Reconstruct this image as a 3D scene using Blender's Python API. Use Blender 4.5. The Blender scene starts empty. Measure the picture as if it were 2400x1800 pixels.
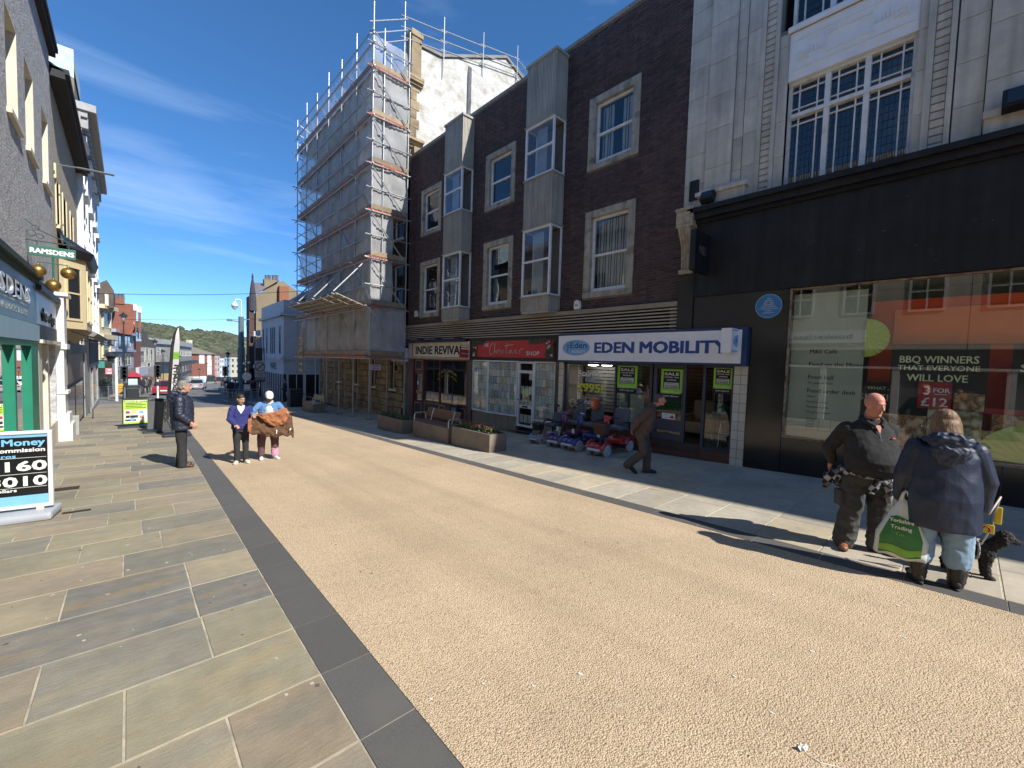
import bpy,bmesh,math,random
from mathutils import Vector,Matrix,noise
rnd=random.Random(7)
scn=bpy.context.scene
COL=scn.collection
# ------------------------------------------------------------------ camera
CAM_H=1.9
FPX=980.0
RM=Matrix(((0.736943,0.011901,-0.675850),(-0.675275,0.057774,-0.735300),(0.030296,0.998259,0.050612)))
cam_d=bpy.data.cameras.new('camera');cam=bpy.data.objects.new('camera',cam_d);COL.objects.link(cam)
cam.matrix_world=Matrix.Translation((0,0,CAM_H))@RM.to_4x4()
cam_d.sensor_width=36.0;cam_d.lens=36.0*FPX/2400.0
cam_d.clip_start=0.05;cam_d.clip_end=9000
scn.camera=cam
# ------------------------------------------------------------------ sky and sun
SUN_EL=math.radians(40.0);SUN_AZ=math.atan2(0.2028,-0.979)
w=bpy.data.worlds.new('World');scn.world=w;w.use_nodes=True
nt=w.node_tree;nt.nodes.clear()
out=nt.nodes.new('ShaderNodeOutputWorld');bg=nt.nodes.new('ShaderNodeBackground')
sky=nt.nodes.new('ShaderNodeTexSky');sky.sky_type='NISHITA';sky.sun_disc=False
sky.sun_elevation=SUN_EL;sky.sun_rotation=SUN_AZ;sky.altitude=50;sky.air_density=0.4;sky.dust_density=0.0;sky.ozone_density=5.0
tc=nt.nodes.new('ShaderNodeTexCoord')
mp=nt.nodes.new('ShaderNodeMapping');mp.inputs['Scale'].default_value=(1.1,3.2,7.5);mp.inputs['Rotation'].default_value=(0.25,0.35,0.5)
nz=nt.nodes.new('ShaderNodeTexNoise');nz.inputs['Scale'].default_value=1.6;nz.inputs['Detail'].default_value=9;nz.inputs['Roughness'].default_value=0.56;nz.inputs['Distortion'].default_value=0.35
rp=nt.nodes.new('ShaderNodeValToRGB');rp.color_ramp.elements[0].position=0.53;rp.color_ramp.elements[1].position=0.85
sep=nt.nodes.new('ShaderNodeSeparateXYZ');low=nt.nodes.new('ShaderNodeMapRange')
low.inputs['From Min'].default_value=0.85;low.inputs['From Max'].default_value=0.05;low.inputs['To Min'].default_value=0.06;low.inputs['To Max'].default_value=0.55
mul=nt.nodes.new('ShaderNodeMath');mul.operation='MULTIPLY'
mixc=nt.nodes.new('ShaderNodeMix');mixc.data_type='RGBA';mixc.inputs[7].default_value=(2.2,2.9,3.8,1)
L=nt.links
hsv=nt.nodes.new('ShaderNodeHueSaturation');hsv.inputs['Saturation'].default_value=1.25;gam=nt.nodes.new('ShaderNodeGamma');gam.inputs[1].default_value=0.78
L.new(tc.outputs['Generated'],mp.inputs[0]);L.new(mp.outputs[0],nz.inputs['Vector']);L.new(nz.outputs['Fac'],rp.inputs[0])
L.new(tc.outputs['Generated'],sep.inputs[0]);L.new(sep.outputs[2],low.inputs['Value'])
L.new(rp.outputs[0],mul.inputs[0]);L.new(low.outputs[0],mul.inputs[1]);L.new(mul.outputs[0],mixc.inputs[0])
L.new(sky.outputs[0],gam.inputs[0]);L.new(gam.outputs[0],hsv.inputs['Color']);L.new(hsv.outputs[0],mixc.inputs[6]);L.new(mixc.outputs[2],bg.inputs[0]);L.new(bg.outputs[0],out.inputs[0])
bg.inputs[1].default_value=0.15
sun_d=bpy.data.lights.new('sun','SUN');sun_d.energy=2.9;sun_d.angle=math.radians(0.53);sun_d.color=(1.0,0.955,0.88)
sun=bpy.data.objects.new('sun',sun_d);COL.objects.link(sun);sun.location=(6,-20,40)
sd=Vector((-0.2028*math.cos(SUN_EL),0.979*math.cos(SUN_EL),-math.sin(SUN_EL)))
sun.rotation_euler=sd.to_track_quat('-Z','Y').to_euler()
scn.view_settings.view_transform='Standard';scn.view_settings.look='None';scn.view_settings.gamma=1
scn.view_settings.use_curve_mapping=False
scn.view_settings.exposure=1.28
scn.render.engine='CYCLES'
scn.cycles.max_bounces=8;scn.cycles.transparent_max_bounces=16
# ------------------------------------------------------------------ ground plane and pixel rays
GS,GC=0.04276,0.01301
def G(x,y):return-GS*y-GC*x
def T(x,y):
 xc=max(-40.0,min(60.0,x))
 yy=y if y<150 else 150+60*math.tanh((y-150)/60.0)
 yy=max(-80.0,yy)
 return-GS*yy-GC*xc
def ray(px,py):return RM@Vector((px-1200.0,900.0-py,-FPX)).normalized()
def onX(px,py,X):d=ray(px,py);v=d*(X/d.x);v.z+=CAM_H;return v
def onY(px,py,Y):d=ray(px,py);v=d*(Y/d.y);v.z+=CAM_H;return v
def onG(px,py):d=ray(px,py);t=-CAM_H/(d.z+GS*d.y+GC*d.x);v=d*t;v.z+=CAM_H;return v
# ------------------------------------------------------------------ materials
def lin(h):
 if not isinstance(h,str):return(h[0],h[1],h[2],1)
 h=h.lstrip('#');o=[]
 for i in(0,2,4):
  c=int(h[i:i+2],16)/255;o.append(c/12.92 if c<=0.04045 else((c+0.055)/1.055)**2.4)
 return(o[0],o[1],o[2],1)
MATS={}
def M(name,c1,c2=None,scale=3.0,rough=0.8,bump=0.0,bscale=60.0,metal=0.0,spec=0.5,vary=0.0,stain=None,stscale=1.5,stretch=(1,1,1),lo=0.35,hi=0.65,bdist=0.01,coat=0.0,rvary=0.0,grain=0.0,streak=0.0):
 if name in MATS:return MATS[name]
 m=bpy.data.materials.new(name);m.use_nodes=True;n=m.node_tree.nodes;l=m.node_tree.links
 p=n['Principled BSDF'];p.inputs['Roughness'].default_value=rough;p.inputs['Metallic'].default_value=metal
 p.inputs['Specular IOR Level'].default_value=spec;p.inputs['Coat Weight'].default_value=coat
 c1=lin(c1);c2=lin(c2)if c2 else tuple(x*0.82 for x in c1[:3])+(1,)
 t=n.new('ShaderNodeTexCoord');oi=n.new('ShaderNodeObjectInfo');mp=n.new('ShaderNodeMapping');mp.inputs['Scale'].default_value=stretch
 ad=n.new('ShaderNodeVectorMath');ad.operation='MULTIPLY_ADD';l.new(oi.outputs['Random'],ad.inputs[0]);ad.inputs[1].default_value=(37.0,51.0,23.0)
 l.new(t.outputs['Object'],mp.inputs[0]);l.new(mp.outputs[0],ad.inputs[2])
 nz=n.new('ShaderNodeTexNoise');nz.inputs['Scale'].default_value=scale;nz.inputs['Detail'].default_value=7;nz.inputs['Roughness'].default_value=0.62
 l.new(ad.outputs[0],nz.inputs['Vector'])
 r=n.new('ShaderNodeMapRange');r.inputs['From Min'].default_value=lo;r.inputs['From Max'].default_value=hi;l.new(nz.outputs['Fac'],r.inputs['Value'])
 mx=n.new('ShaderNodeMix');mx.data_type='RGBA';mx.inputs[6].default_value=c1;mx.inputs[7].default_value=c2;l.new(r.outputs[0],mx.inputs[0]);o=mx.outputs[2]
 if stain:
  n2=n.new('ShaderNodeTexNoise');n2.inputs['Scale'].default_value=stscale;n2.inputs['Detail'].default_value=5;l.new(ad.outputs[0],n2.inputs['Vector'])
  r2=n.new('ShaderNodeMapRange');r2.inputs['From Min'].default_value=0.52;r2.inputs['From Max'].default_value=0.72;l.new(n2.outputs['Fac'],r2.inputs['Value'])
  m2=n.new('ShaderNodeMix');m2.data_type='RGBA';l.new(r2.outputs[0],m2.inputs[0]);l.new(o,m2.inputs[6]);m2.inputs[7].default_value=lin(stain);o=m2.outputs[2]
 if grain:
  gp_=n.new('ShaderNodeNewGeometry')
  for sc_,am,st_ in((190,grain,(1,1,1)),(1.1,grain*.9,(1,1,1)),(9,grain*.6,(1,1,1)))+(((3.5,streak,(2.2,2.2,.12)),)if streak else()):
   mp2=n.new('ShaderNodeMapping');mp2.inputs['Scale'].default_value=st_;l.new(gp_.outputs['Position'],mp2.inputs[0])
   g=n.new('ShaderNodeTexNoise');g.inputs['Scale'].default_value=sc_;g.inputs['Detail'].default_value=5;l.new(mp2.outputs[0],g.inputs['Vector']);gr=n.new('ShaderNodeMapRange');gr.inputs['From Min'].default_value=.3;gr.inputs['From Max'].default_value=.7;gr.inputs['To Min'].default_value=1-am;gr.inputs['To Max'].default_value=1+am*.6;l.new(g.outputs['Fac'],gr.inputs['Value'])
   h=n.new('ShaderNodeHueSaturation');l.new(gr.outputs[0],h.inputs['Value']);l.new(o,h.inputs['Color']);o=h.outputs[0]
 if vary:
  ge=n.new('ShaderNodeNewGeometry');sm=n.new('ShaderNodeMath');sm.operation='ADD';l.new(ge.outputs['Random Per Island'],sm.inputs[0]);l.new(oi.outputs['Random'],sm.inputs[1])
  fr=n.new('ShaderNodeMath');fr.operation='FRACT';l.new(sm.outputs[0],fr.inputs[0])
  vr=n.new('ShaderNodeMapRange');vr.inputs['To Min'].default_value=1-vary;vr.inputs['To Max'].default_value=1+vary;l.new(fr.outputs[0],vr.inputs['Value'])
  hs=n.new('ShaderNodeHueSaturation');l.new(vr.outputs[0],hs.inputs['Value']);l.new(o,hs.inputs['Color']);o=hs.outputs[0]
 l.new(o,p.inputs['Base Color'])
 if rvary:
  rr=n.new('ShaderNodeMapRange');rr.inputs['To Min'].default_value=rough-rvary;rr.inputs['To Max'].default_value=rough+rvary;l.new(nz.outputs['Fac'],rr.inputs['Value']);l.new(rr.outputs[0],p.inputs['Roughness'])
 if bump:
  nb=n.new('ShaderNodeTexNoise');nb.inputs['Scale'].default_value=bscale;nb.inputs['Detail'].default_value=4;l.new(ad.outputs[0],nb.inputs['Vector'])
  b=n.new('ShaderNodeBump');b.inputs['Strength'].default_value=bump;b.inputs['Distance'].default_value=bdist;l.new(nb.outputs['Fac'],b.inputs['Height']);l.new(b.outputs[0],p.inputs['Normal'])
 MATS[name]=m;return m
def glassmat(name,tint=(0.9,0.95,0.93),refl=1.0,rough=0.0,ripple=0.0):
 if name in MATS:return MATS[name]
 m=bpy.data.materials.new(name);m.use_nodes=True;n=m.node_tree.nodes;l=m.node_tree.links;n.clear()
 o=n.new('ShaderNodeOutputMaterial');mx=n.new('ShaderNodeMixShader');tr=n.new('ShaderNodeBsdfTransparent');gl=n.new('ShaderNodeBsdfGlossy');lw=n.new('ShaderNodeLayerWeight');lw.inputs[0].default_value=.5;pw=n.new('ShaderNodeMath');pw.operation='POWER';pw.inputs[1].default_value=5;l.new(lw.outputs['Facing'],pw.inputs[0]);fr=n.new('ShaderNodeMath');fr.operation='MULTIPLY_ADD';fr.inputs[1].default_value=.94;fr.inputs[2].default_value=.06;l.new(pw.outputs[0],fr.inputs[0])
 mu=n.new('ShaderNodeMath');mu.operation='MULTIPLY';mu.use_clamp=True;mu.inputs[1].default_value=refl;l.new(fr.outputs[0],mu.inputs[0])
 tr.inputs[0].default_value=tint+(1,);gl.inputs['Roughness'].default_value=rough;gl.inputs['Color'].default_value=(1,1,1,1)
 if ripple:
  t=n.new('ShaderNodeTexCoord');nb=n.new('ShaderNodeTexNoise');nb.inputs['Scale'].default_value=1.6;nb.inputs['Detail'].default_value=1;l.new(t.outputs['Object'],nb.inputs['Vector'])
  b=n.new('ShaderNodeBump');b.inputs['Strength'].default_value=ripple;b.inputs['Distance'].default_value=0.05;l.new(nb.outputs['Fac'],b.inputs['Height']);l.new(b.outputs[0],gl.inputs['Normal'])
 l.new(mu.outputs[0],mx.inputs[0]);l.new(tr.outputs[0],mx.inputs[1]);l.new(gl.outputs[0],mx.inputs[2]);l.new(mx.outputs[0],o.inputs[0])
 MATS[name]=m;return m
def netmat(name,col,dens,col2=None):
 m=bpy.data.materials.new(name);m.use_nodes=True;n=m.node_tree.nodes;l=m.node_tree.links;n.clear()
 o=n.new('ShaderNodeOutputMaterial');mx=n.new('ShaderNodeMixShader');tr=n.new('ShaderNodeBsdfTransparent');df=n.new('ShaderNodeBsdfDiffuse');tl=n.new('ShaderNodeBsdfTranslucent');m2=n.new('ShaderNodeMixShader')
 t=n.new('ShaderNodeTexCoord');nb=n.new('ShaderNodeTexNoise');nb.inputs['Scale'].default_value=1.3;nb.inputs['Detail'].default_value=6;l.new(t.outputs['Object'],nb.inputs['Vector'])
 r=n.new('ShaderNodeMapRange');r.inputs['From Min'].default_value=0.3;r.inputs['From Max'].default_value=0.7;r.inputs['To Min'].default_value=dens-0.13;r.inputs['To Max'].default_value=dens+0.13;l.new(nb.outputs['Fac'],r.inputs['Value'])
 df.inputs[0].default_value=lin(col);tl.inputs[0].default_value=lin(col);m2.inputs[0].default_value=0.35
 l.new(df.outputs[0],m2.inputs[1]);l.new(tl.outputs[0],m2.inputs[2]);l.new(r.outputs[0],mx.inputs[0]);l.new(tr.outputs[0],mx.inputs[1]);l.new(m2.outputs[0],mx.inputs[2]);l.new(mx.outputs[0],o.inputs[0])
 MATS[name]=m;return m
def emit(name,col,s):
 m=bpy.data.materials.new(name);m.use_nodes=True;p=m.node_tree.nodes['Principled BSDF'];p.inputs['Base Color'].default_value=lin(col);p.inputs['Emission Color'].default_value=lin(col);p.inputs['Emission Strength'].default_value=s;MATS[name]=m;return m
# ------------------------------------------------------------------ mesh builder
class MB:
 def __init__(s):s.v=[];s.f=[];s.fm=[];s.mi=0
 def add(s,vs,fs):
  b=len(s.v);s.v.extend(tuple(x)for x in vs)
  for f in fs:s.f.append(tuple(b+i for i in f));s.fm.append(s.mi)
  return s
 def box(s,a,b):
  x0,x1=sorted((a[0],b[0]));y0,y1=sorted((a[1],b[1]));z0,z1=sorted((a[2],b[2]))
  return s.add([(x0,y0,z0),(x1,y0,z0),(x1,y1,z0),(x0,y1,z0),(x0,y0,z1),(x1,y0,z1),(x1,y1,z1),(x0,y1,z1)],
                     [(0,3,2,1),(4,5,6,7),(0,1,5,4),(1,2,6,5),(2,3,7,6),(3,0,4,7)])
 def rbox(s,a,b,r):
  bm=bmesh.new();x0,x1=sorted((a[0],b[0]));y0,y1=sorted((a[1],b[1]));z0,z1=sorted((a[2],b[2]))
  bmesh.ops.create_cube(bm,size=1.0)
  for v in bm.verts:v.co=Vector(((x0+x1)/2+v.co.x*(x1-x0),(y0+y1)/2+v.co.y*(y1-y0),(z0+z1)/2+v.co.z*(z1-z0)))
  bmesh.ops.bevel(bm,geom=bm.edges[:],offset=r,segments=2,profile=0.6,affect='EDGES')
  bm.verts.index_update();s.add([v.co for v in bm.verts],[[v.index for v in f.verts]for f in bm.faces]);bm.free();return s
 def quad(s,a,b,c,d):return s.add([a,b,c,d],[(0,1,2,3)])
 def hull(s,bot,top):
  n=len(bot);return s.add(list(bot)+list(top),[tuple(reversed(range(n))),tuple(range(n,2*n))]+[(i,(i+1)%n,n+(i+1)%n,n+i)for i in range(n)])
 def tube(s,pts,r,n=8,caps=True,sq=1.0):
  pts=[Vector(p)for p in pts];k=len(pts);rs=r if isinstance(r,(list,tuple))else[r]*k;rings=[]
  up=None
  for i,p in enumerate(pts):
   d=(pts[min(i+1,k-1)]-pts[max(i-1,0)]).normalized()
   if up is None:up=Vector((0,0,1))if abs(d.z)<0.9 else Vector((1,0,0))
   a=d.cross(up).normalized();b=a.cross(d).normalized();up=b
   rings.append([p+a*(math.cos(2*math.pi*j/n)*rs[i])+b*(math.sin(2*math.pi*j/n)*rs[i]*sq)for j in range(n)])
  vs=[v for rg in rings for v in rg];fs=[]
  for i in range(k-1):
   for j in range(n):fs.append((i*n+j,i*n+(j+1)%n,(i+1)*n+(j+1)%n,(i+1)*n+j))
  if caps:fs.append(tuple(reversed(range(n))));fs.append(tuple((k-1)*n+j for j in range(n)))
  return s.add(vs,fs)
 def lathe(s,prof,n=16,o=(0,0,0),axis='Z'):
  vs=[];fs=[];k=len(prof)
  for(r,z)in prof:
   for j in range(n):
    a=2*math.pi*j/n;c,d=math.cos(a)*r,math.sin(a)*r
    p=(c,d,z)if axis=='Z' else((z,c,d)if axis=='X' else(c,z,d))
    vs.append((o[0]+p[0],o[1]+p[1],o[2]+p[2]))
  for i in range(k-1):
   for j in range(n):fs.append((i*n+j,i*n+(j+1)%n,(i+1)*n+(j+1)%n,(i+1)*n+j))
  fs.append(tuple(reversed(range(n))));fs.append(tuple((k-1)*n+j for j in range(n)))
  return s.add(vs,fs)
 def ell(s,c,r,n=14,m=9,rot=None):
  c=Vector(c);r=(r,r,r)if not isinstance(r,(tuple,list))else r;vs=[];fs=[]
  for i in range(m+1):
   t=math.pi*i/m
   for j in range(n):
    a=2*math.pi*j/n;v=Vector((math.sin(t)*math.cos(a)*r[0],math.sin(t)*math.sin(a)*r[1],math.cos(t)*r[2]))
    if rot:v=rot@v
    vs.append(c+v)
  for i in range(m):
   for j in range(n):fs.append((i*n+j,(i+1)*n+j,(i+1)*n+(j+1)%n,i*n+(j+1)%n))
  return s.add(vs,fs)
 def rings(s,rs):
  n=len(rs[0]);k=len(rs);vs=[v for r in rs for v in r];fs=[]
  for i in range(k-1):
   for j in range(n):fs.append((i*n+j,i*n+(j+1)%n,(i+1)*n+(j+1)%n,(i+1)*n+j))
  fs.append(tuple(reversed(range(n))));fs.append(tuple((k-1)*n+j for j in range(n)))
  return s.add(vs,fs)
 def xf(s,mtx,start=0):
  s.v[start:]=[tuple(mtx@Vector(v))for v in s.v[start:]];return s
 def mesh(s,name,mats,smooth=False,off=(0,0,0)):
  me=bpy.data.meshes.new(name);o=off
  me.from_pydata([(v[0]-o[0],v[1]-o[1],v[2]-o[2])for v in s.v],[],s.f)
  for m in(mats if isinstance(mats,(list,tuple))else[mats]):me.materials.append(m)
  if any(s.fm):me.polygons.foreach_set('material_index',s.fm)
  if smooth:me.polygons.foreach_set('use_smooth',[True]*len(s.f))
  me.update();return me
BASE={}
def tag(o,label=None,cat=None,group=None,kind=None):
 if label:o['label']=label
 if cat:o['category']=cat
 if group:o['group']=group
 if kind:o['kind']=kind
 return o
def thing(name,label,cat,loc=(0,0,0),rz=0.0,group=None):
 o=bpy.data.objects.new(name,None);COL.objects.link(o);o.location=loc;o.rotation_euler=(0,0,rz);o.empty_display_size=0.1
 BASE[o.name]=Vector(loc);return tag(o,label,cat,group)
def part(name,mb,mats,parent=None,smooth=False,local=False,kind=None,label=None):
 """mesh part; its vertices are in world coordinates unless local (then in the thing's own frame)"""
 if not mb.f:return None
 off=(0,0,0)
 if parent is not None and not local:off=BASE.get(parent.name,Vector((0,0,0)))
 o=bpy.data.objects.new(name,mb.mesh(name,mats,smooth,off));COL.objects.link(o)
 if parent is not None:o.parent=parent
 BASE[o.name]=Vector(off)if not local else Vector((0,0,0))
 if kind:o['kind']=kind
 if label:o['label']=label
 return o
def solo(name,mb,mats,label,cat,group=None,smooth=False,kind=None):
 """one-mesh top-level thing with its origin at its base"""
 xs=[v[0]for v in mb.v];ys=[v[1]for v in mb.v];zs=[v[2]for v in mb.v]
 off=((min(xs)+max(xs))/2,(min(ys)+max(ys))/2,min(zs))
 o=bpy.data.objects.new(name,mb.mesh(name,mats,smooth,off));o.location=off;COL.objects.link(o);return tag(o,label,cat,group,kind)
def struct(name,mb,mats,smooth=False):
 o=part(name,mb,mats,smooth=smooth);o['kind']='structure';return o
def dup(root,loc=None,rz=None,label=None,scale=None):
 r=root.copy();COL.objects.link(r)
 if loc is not None:r.location=loc
 if rz is not None:r.rotation_euler=(0,0,rz)
 if label:r['label']=label
 if scale:r.scale=scale
 for ch in list(root.children):
  c=ch.copy();COL.objects.link(c);c.parent=r
  for g in list(ch.children):
   d=g.copy();COL.objects.link(d);d.parent=c
 return r
# ------------------------------------------------------------------ text
TXT={}
def text(s,size=1.0,bold=0.0,ext=0.001,width=None,shear=0.0):
 """triangulated glyphs in the XY plane, baseline-centred on x; returns (verts, faces, w, h)"""
 key=(s,bold,ext,shear)
 if key not in TXT:
  cu=bpy.data.curves.new('text','FONT');cu.body=s;cu.size=1.0;cu.offset=bold;cu.extrude=ext;cu.shear=shear;cu.resolution_u=2
  ob=bpy.data.objects.new('text',cu);COL.objects.link(ob)
  dg=bpy.context.evaluated_depsgraph_get();me=bpy.data.meshes.new_from_object(ob.evaluated_get(dg))
  vs=[v.co.copy()for v in me.vertices];fs=[tuple(p.vertices)for p in me.polygons]
  bpy.data.objects.remove(ob);bpy.data.curves.remove(cu);bpy.data.meshes.remove(me)
  TXT[key]=(vs,fs)
 vs,fs=TXT[key]
 if not vs:return[],[],0,0
 x0=min(v.x for v in vs);x1=max(v.x for v in vs);y0=min(v.y for v in vs);y1=max(v.y for v in vs)
 ky=size;kx=size if width is None else width/max(1e-6,x1-x0)
 return[Vector(((v.x-(x0+x1)/2)*kx,v.y*ky,v.z*1.0))for v in vs],fs,(x1-x0)*kx,(y1-y0)*ky
def put_text(mb,s,o,right,up,nrm,size,bold=0.0,width=None,ext=0.001,shear=0.0,arc=None,align=0):
 b0=0.0;extra=bold*size*.8;vs,fs,wd,ht=text(s,size,b0,ext,width,shear);o=Vector(o);right=Vector(right).normalized();up=Vector(up).normalized();nrm=Vector(nrm).normalized();res=[]
 for q,(sx,sy)in enumerate(((0,0),(1,.6),(-1,.6),(1,-.6),(-1,-.6))if extra>1e-4 else((0,0),)):
  res=[]
  for v in vs:
   x,y,z=v.x+align*wd/2+sx*extra,v.y+sy*extra,v.z+q*.0002
   if arc:
    a=x/arc;x,y=math.sin(a)*(arc+y),math.cos(a)*(arc+y)-arc
   res.append(o+right*x+up*y+nrm*z)
  mb.add(res,fs)
 return mb
# ------------------------------------------------------------------ facades
class F:
 """vertical plane from plan point A towards B; n is the outward normal; u along it, v = height, w = outwards"""
 def __init__(s,A,B,side):
  s.A=Vector((A[0],A[1],0));d=Vector((B[0]-A[0],B[1]-A[1],0));s.len=d.length;s.d=d.normalized()
  s.n=Vector((-s.d.y,s.d.x,0))*side
 def p(s,u,v,w=0.0):q=s.A+s.d*u+s.n*w;return(q.x,q.y,v)
 def box(s,mb,u0,u1,v0,v1,w0,w1):
  P=s.p;mb.add([P(u0,v0,w0),P(u1,v0,w0),P(u1,v0,w1),P(u0,v0,w1),P(u0,v1,w0),P(u1,v1,w0),P(u1,v1,w1),P(u0,v1,w1)],
      [(0,3,2,1),(4,5,6,7),(0,1,5,4),(1,2,6,5),(2,3,7,6),(3,0,4,7)]);return mb
 def front(s,mb,u0,u1,v0,v1,w0,w1,ch=0.0):
  P=s.p
  if ch<=0:vs=[P(u0,v0,w0),P(u1,v0,w0),P(u1,v1,w0),P(u0,v1,w0),P(u0,v0,w1),P(u1,v0,w1),P(u1,v1,w1),P(u0,v1,w1)];fs=[(4,5,6,7),(0,1,5,4),(1,2,6,5),(2,3,7,6),(3,0,4,7)]
  else:
   wm=w1-ch;vs=[P(u0,v0,w0),P(u1,v0,w0),P(u1,v1,w0),P(u0,v1,w0),P(u0,v0,wm),P(u1,v0,wm),P(u1,v1,wm),P(u0,v1,wm),P(u0+ch,v0+ch,w1),P(u1-ch,v0+ch,w1),P(u1-ch,v1-ch,w1),P(u0+ch,v1-ch,w1)]
   fs=[(8,9,10,11)]+[(a,(a+1)%4,4+(a+1)%4,4+a)for a in range(4)]+[(4+a,4+(a+1)%4,8+(a+1)%4,8+a)for a in range(4)]
  return mb.add(vs,fs)
 def grid(s,mb,u0,u1,v0,v1,holes,w=0.0,deep=0.2):
  us=sorted({u0,u1}|{min(max(x,u0),u1)for h in holes for x in h[:2]});vs=sorted({v0,v1}|{min(max(x,v0),v1)for h in holes for x in h[2:4]})
  for i in range(len(us)-1):
   for j in range(len(vs)-1):
    cu,cv=(us[i]+us[i+1])/2,(vs[j]+vs[j+1])/2
    if any(h[0]<cu<h[1]and h[2]<cv<h[3]for h in holes):continue
    mb.quad(s.p(us[i],vs[j],w),s.p(us[i+1],vs[j],w),s.p(us[i+1],vs[j+1],w),s.p(us[i],vs[j+1],w))
  for h in holes:
   a,b,c,d=h[:4];k=w-deep
   mb.quad(s.p(a,c,w),s.p(a,d,w),s.p(a,d,k),s.p(a,c,k));mb.quad(s.p(b,c,w),s.p(b,d,w),s.p(b,d,k),s.p(b,c,k))
   mb.quad(s.p(a,c,w),s.p(b,c,w),s.p(b,c,k),s.p(a,c,k));mb.quad(s.p(a,d,w),s.p(b,d,w),s.p(b,d,k),s.p(a,d,k))
  return mb
 def frame(s,mb,u0,u1,v0,v1,t,w0,w1,muls=(),trans=(),mt=None):
  mt=mt or t*0.7;B=s.box
  B(mb,u0,u0+t,v0,v1,w0,w1);B(mb,u1-t,u1,v0,v1,w0,w1);B(mb,u0+t,u1-t,v0,v0+t,w0,w1);B(mb,u0+t,u1-t,v1-t,v1,w0,w1)
  for m in muls:B(mb,m-mt/2,m+mt/2,v0+t,v1-t,w0,w1-0.003)
  for q in trans:B(mb,u0+t,u1-t,q-mt/2,q+mt/2,w0,w1-0.006)
  return mb
 def pane(s,mb,u0,u1,v0,v1,w):return mb.quad(s.p(u0,v0,w),s.p(u1,v0,w),s.p(u1,v1,w),s.p(u0,v1,w))
def ttext(f,mb,s,u,v,w,size,sgn=1,**k):
 """text on a facade; sgn -1 when reading direction runs against u"""
 return put_text(mb,s,f.p(u,v,w),f.d*sgn,(0,0,1),f.n,size,**k)
# ================================================================== SETTING
def sheet(name,xs,ys,zf,mat,smooth=False):
 mb=MB();nx=len(xs);vs=[(x,y,zf(x,y))for y in ys for x in xs]
 fs=[(j*nx+i,j*nx+i+1,(j+1)*nx+i+1,(j+1)*nx+i)for j in range(len(ys)-1)for i in range(nx-1)]
 mb.add(vs,fs);return struct(name,mb,mat,smooth)
m_earth=M('earth','#6f6c5c','#5b5a4a',0.02)
m_asph=M('asphalt',(0.16,0.158,0.155),(0.12,0.118,0.115),0.6,0.9,0.5,180,stain=(0.19,0.185,0.175),vary=0)
m_mortar=M('mortar',(0.50,0.44,0.34),(0.30,0.27,0.21),5,0.95,lo=.4,hi=.6)
m_kerb=M('granite_kerb',(0.080,0.078,0.074),(0.125,0.12,0.112),150,0.75,0.35,260,vary=0.10,stain=(0.115,0.11,0.10),stscale=3,bdist=0.002)
lx=[-3000,-1200,-600,-300,-120,-60,-30,-12,0,12,30,60,120,300,600,1200,3000]
ly=[-3000,-600,-120,-60,-30,-10,0,20,45,80,110,150,180,220,300,420,700,1500,4000]
sheet('ground',lx,ly,lambda x,y:T(x,y)-0.12,m_earth)
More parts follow.
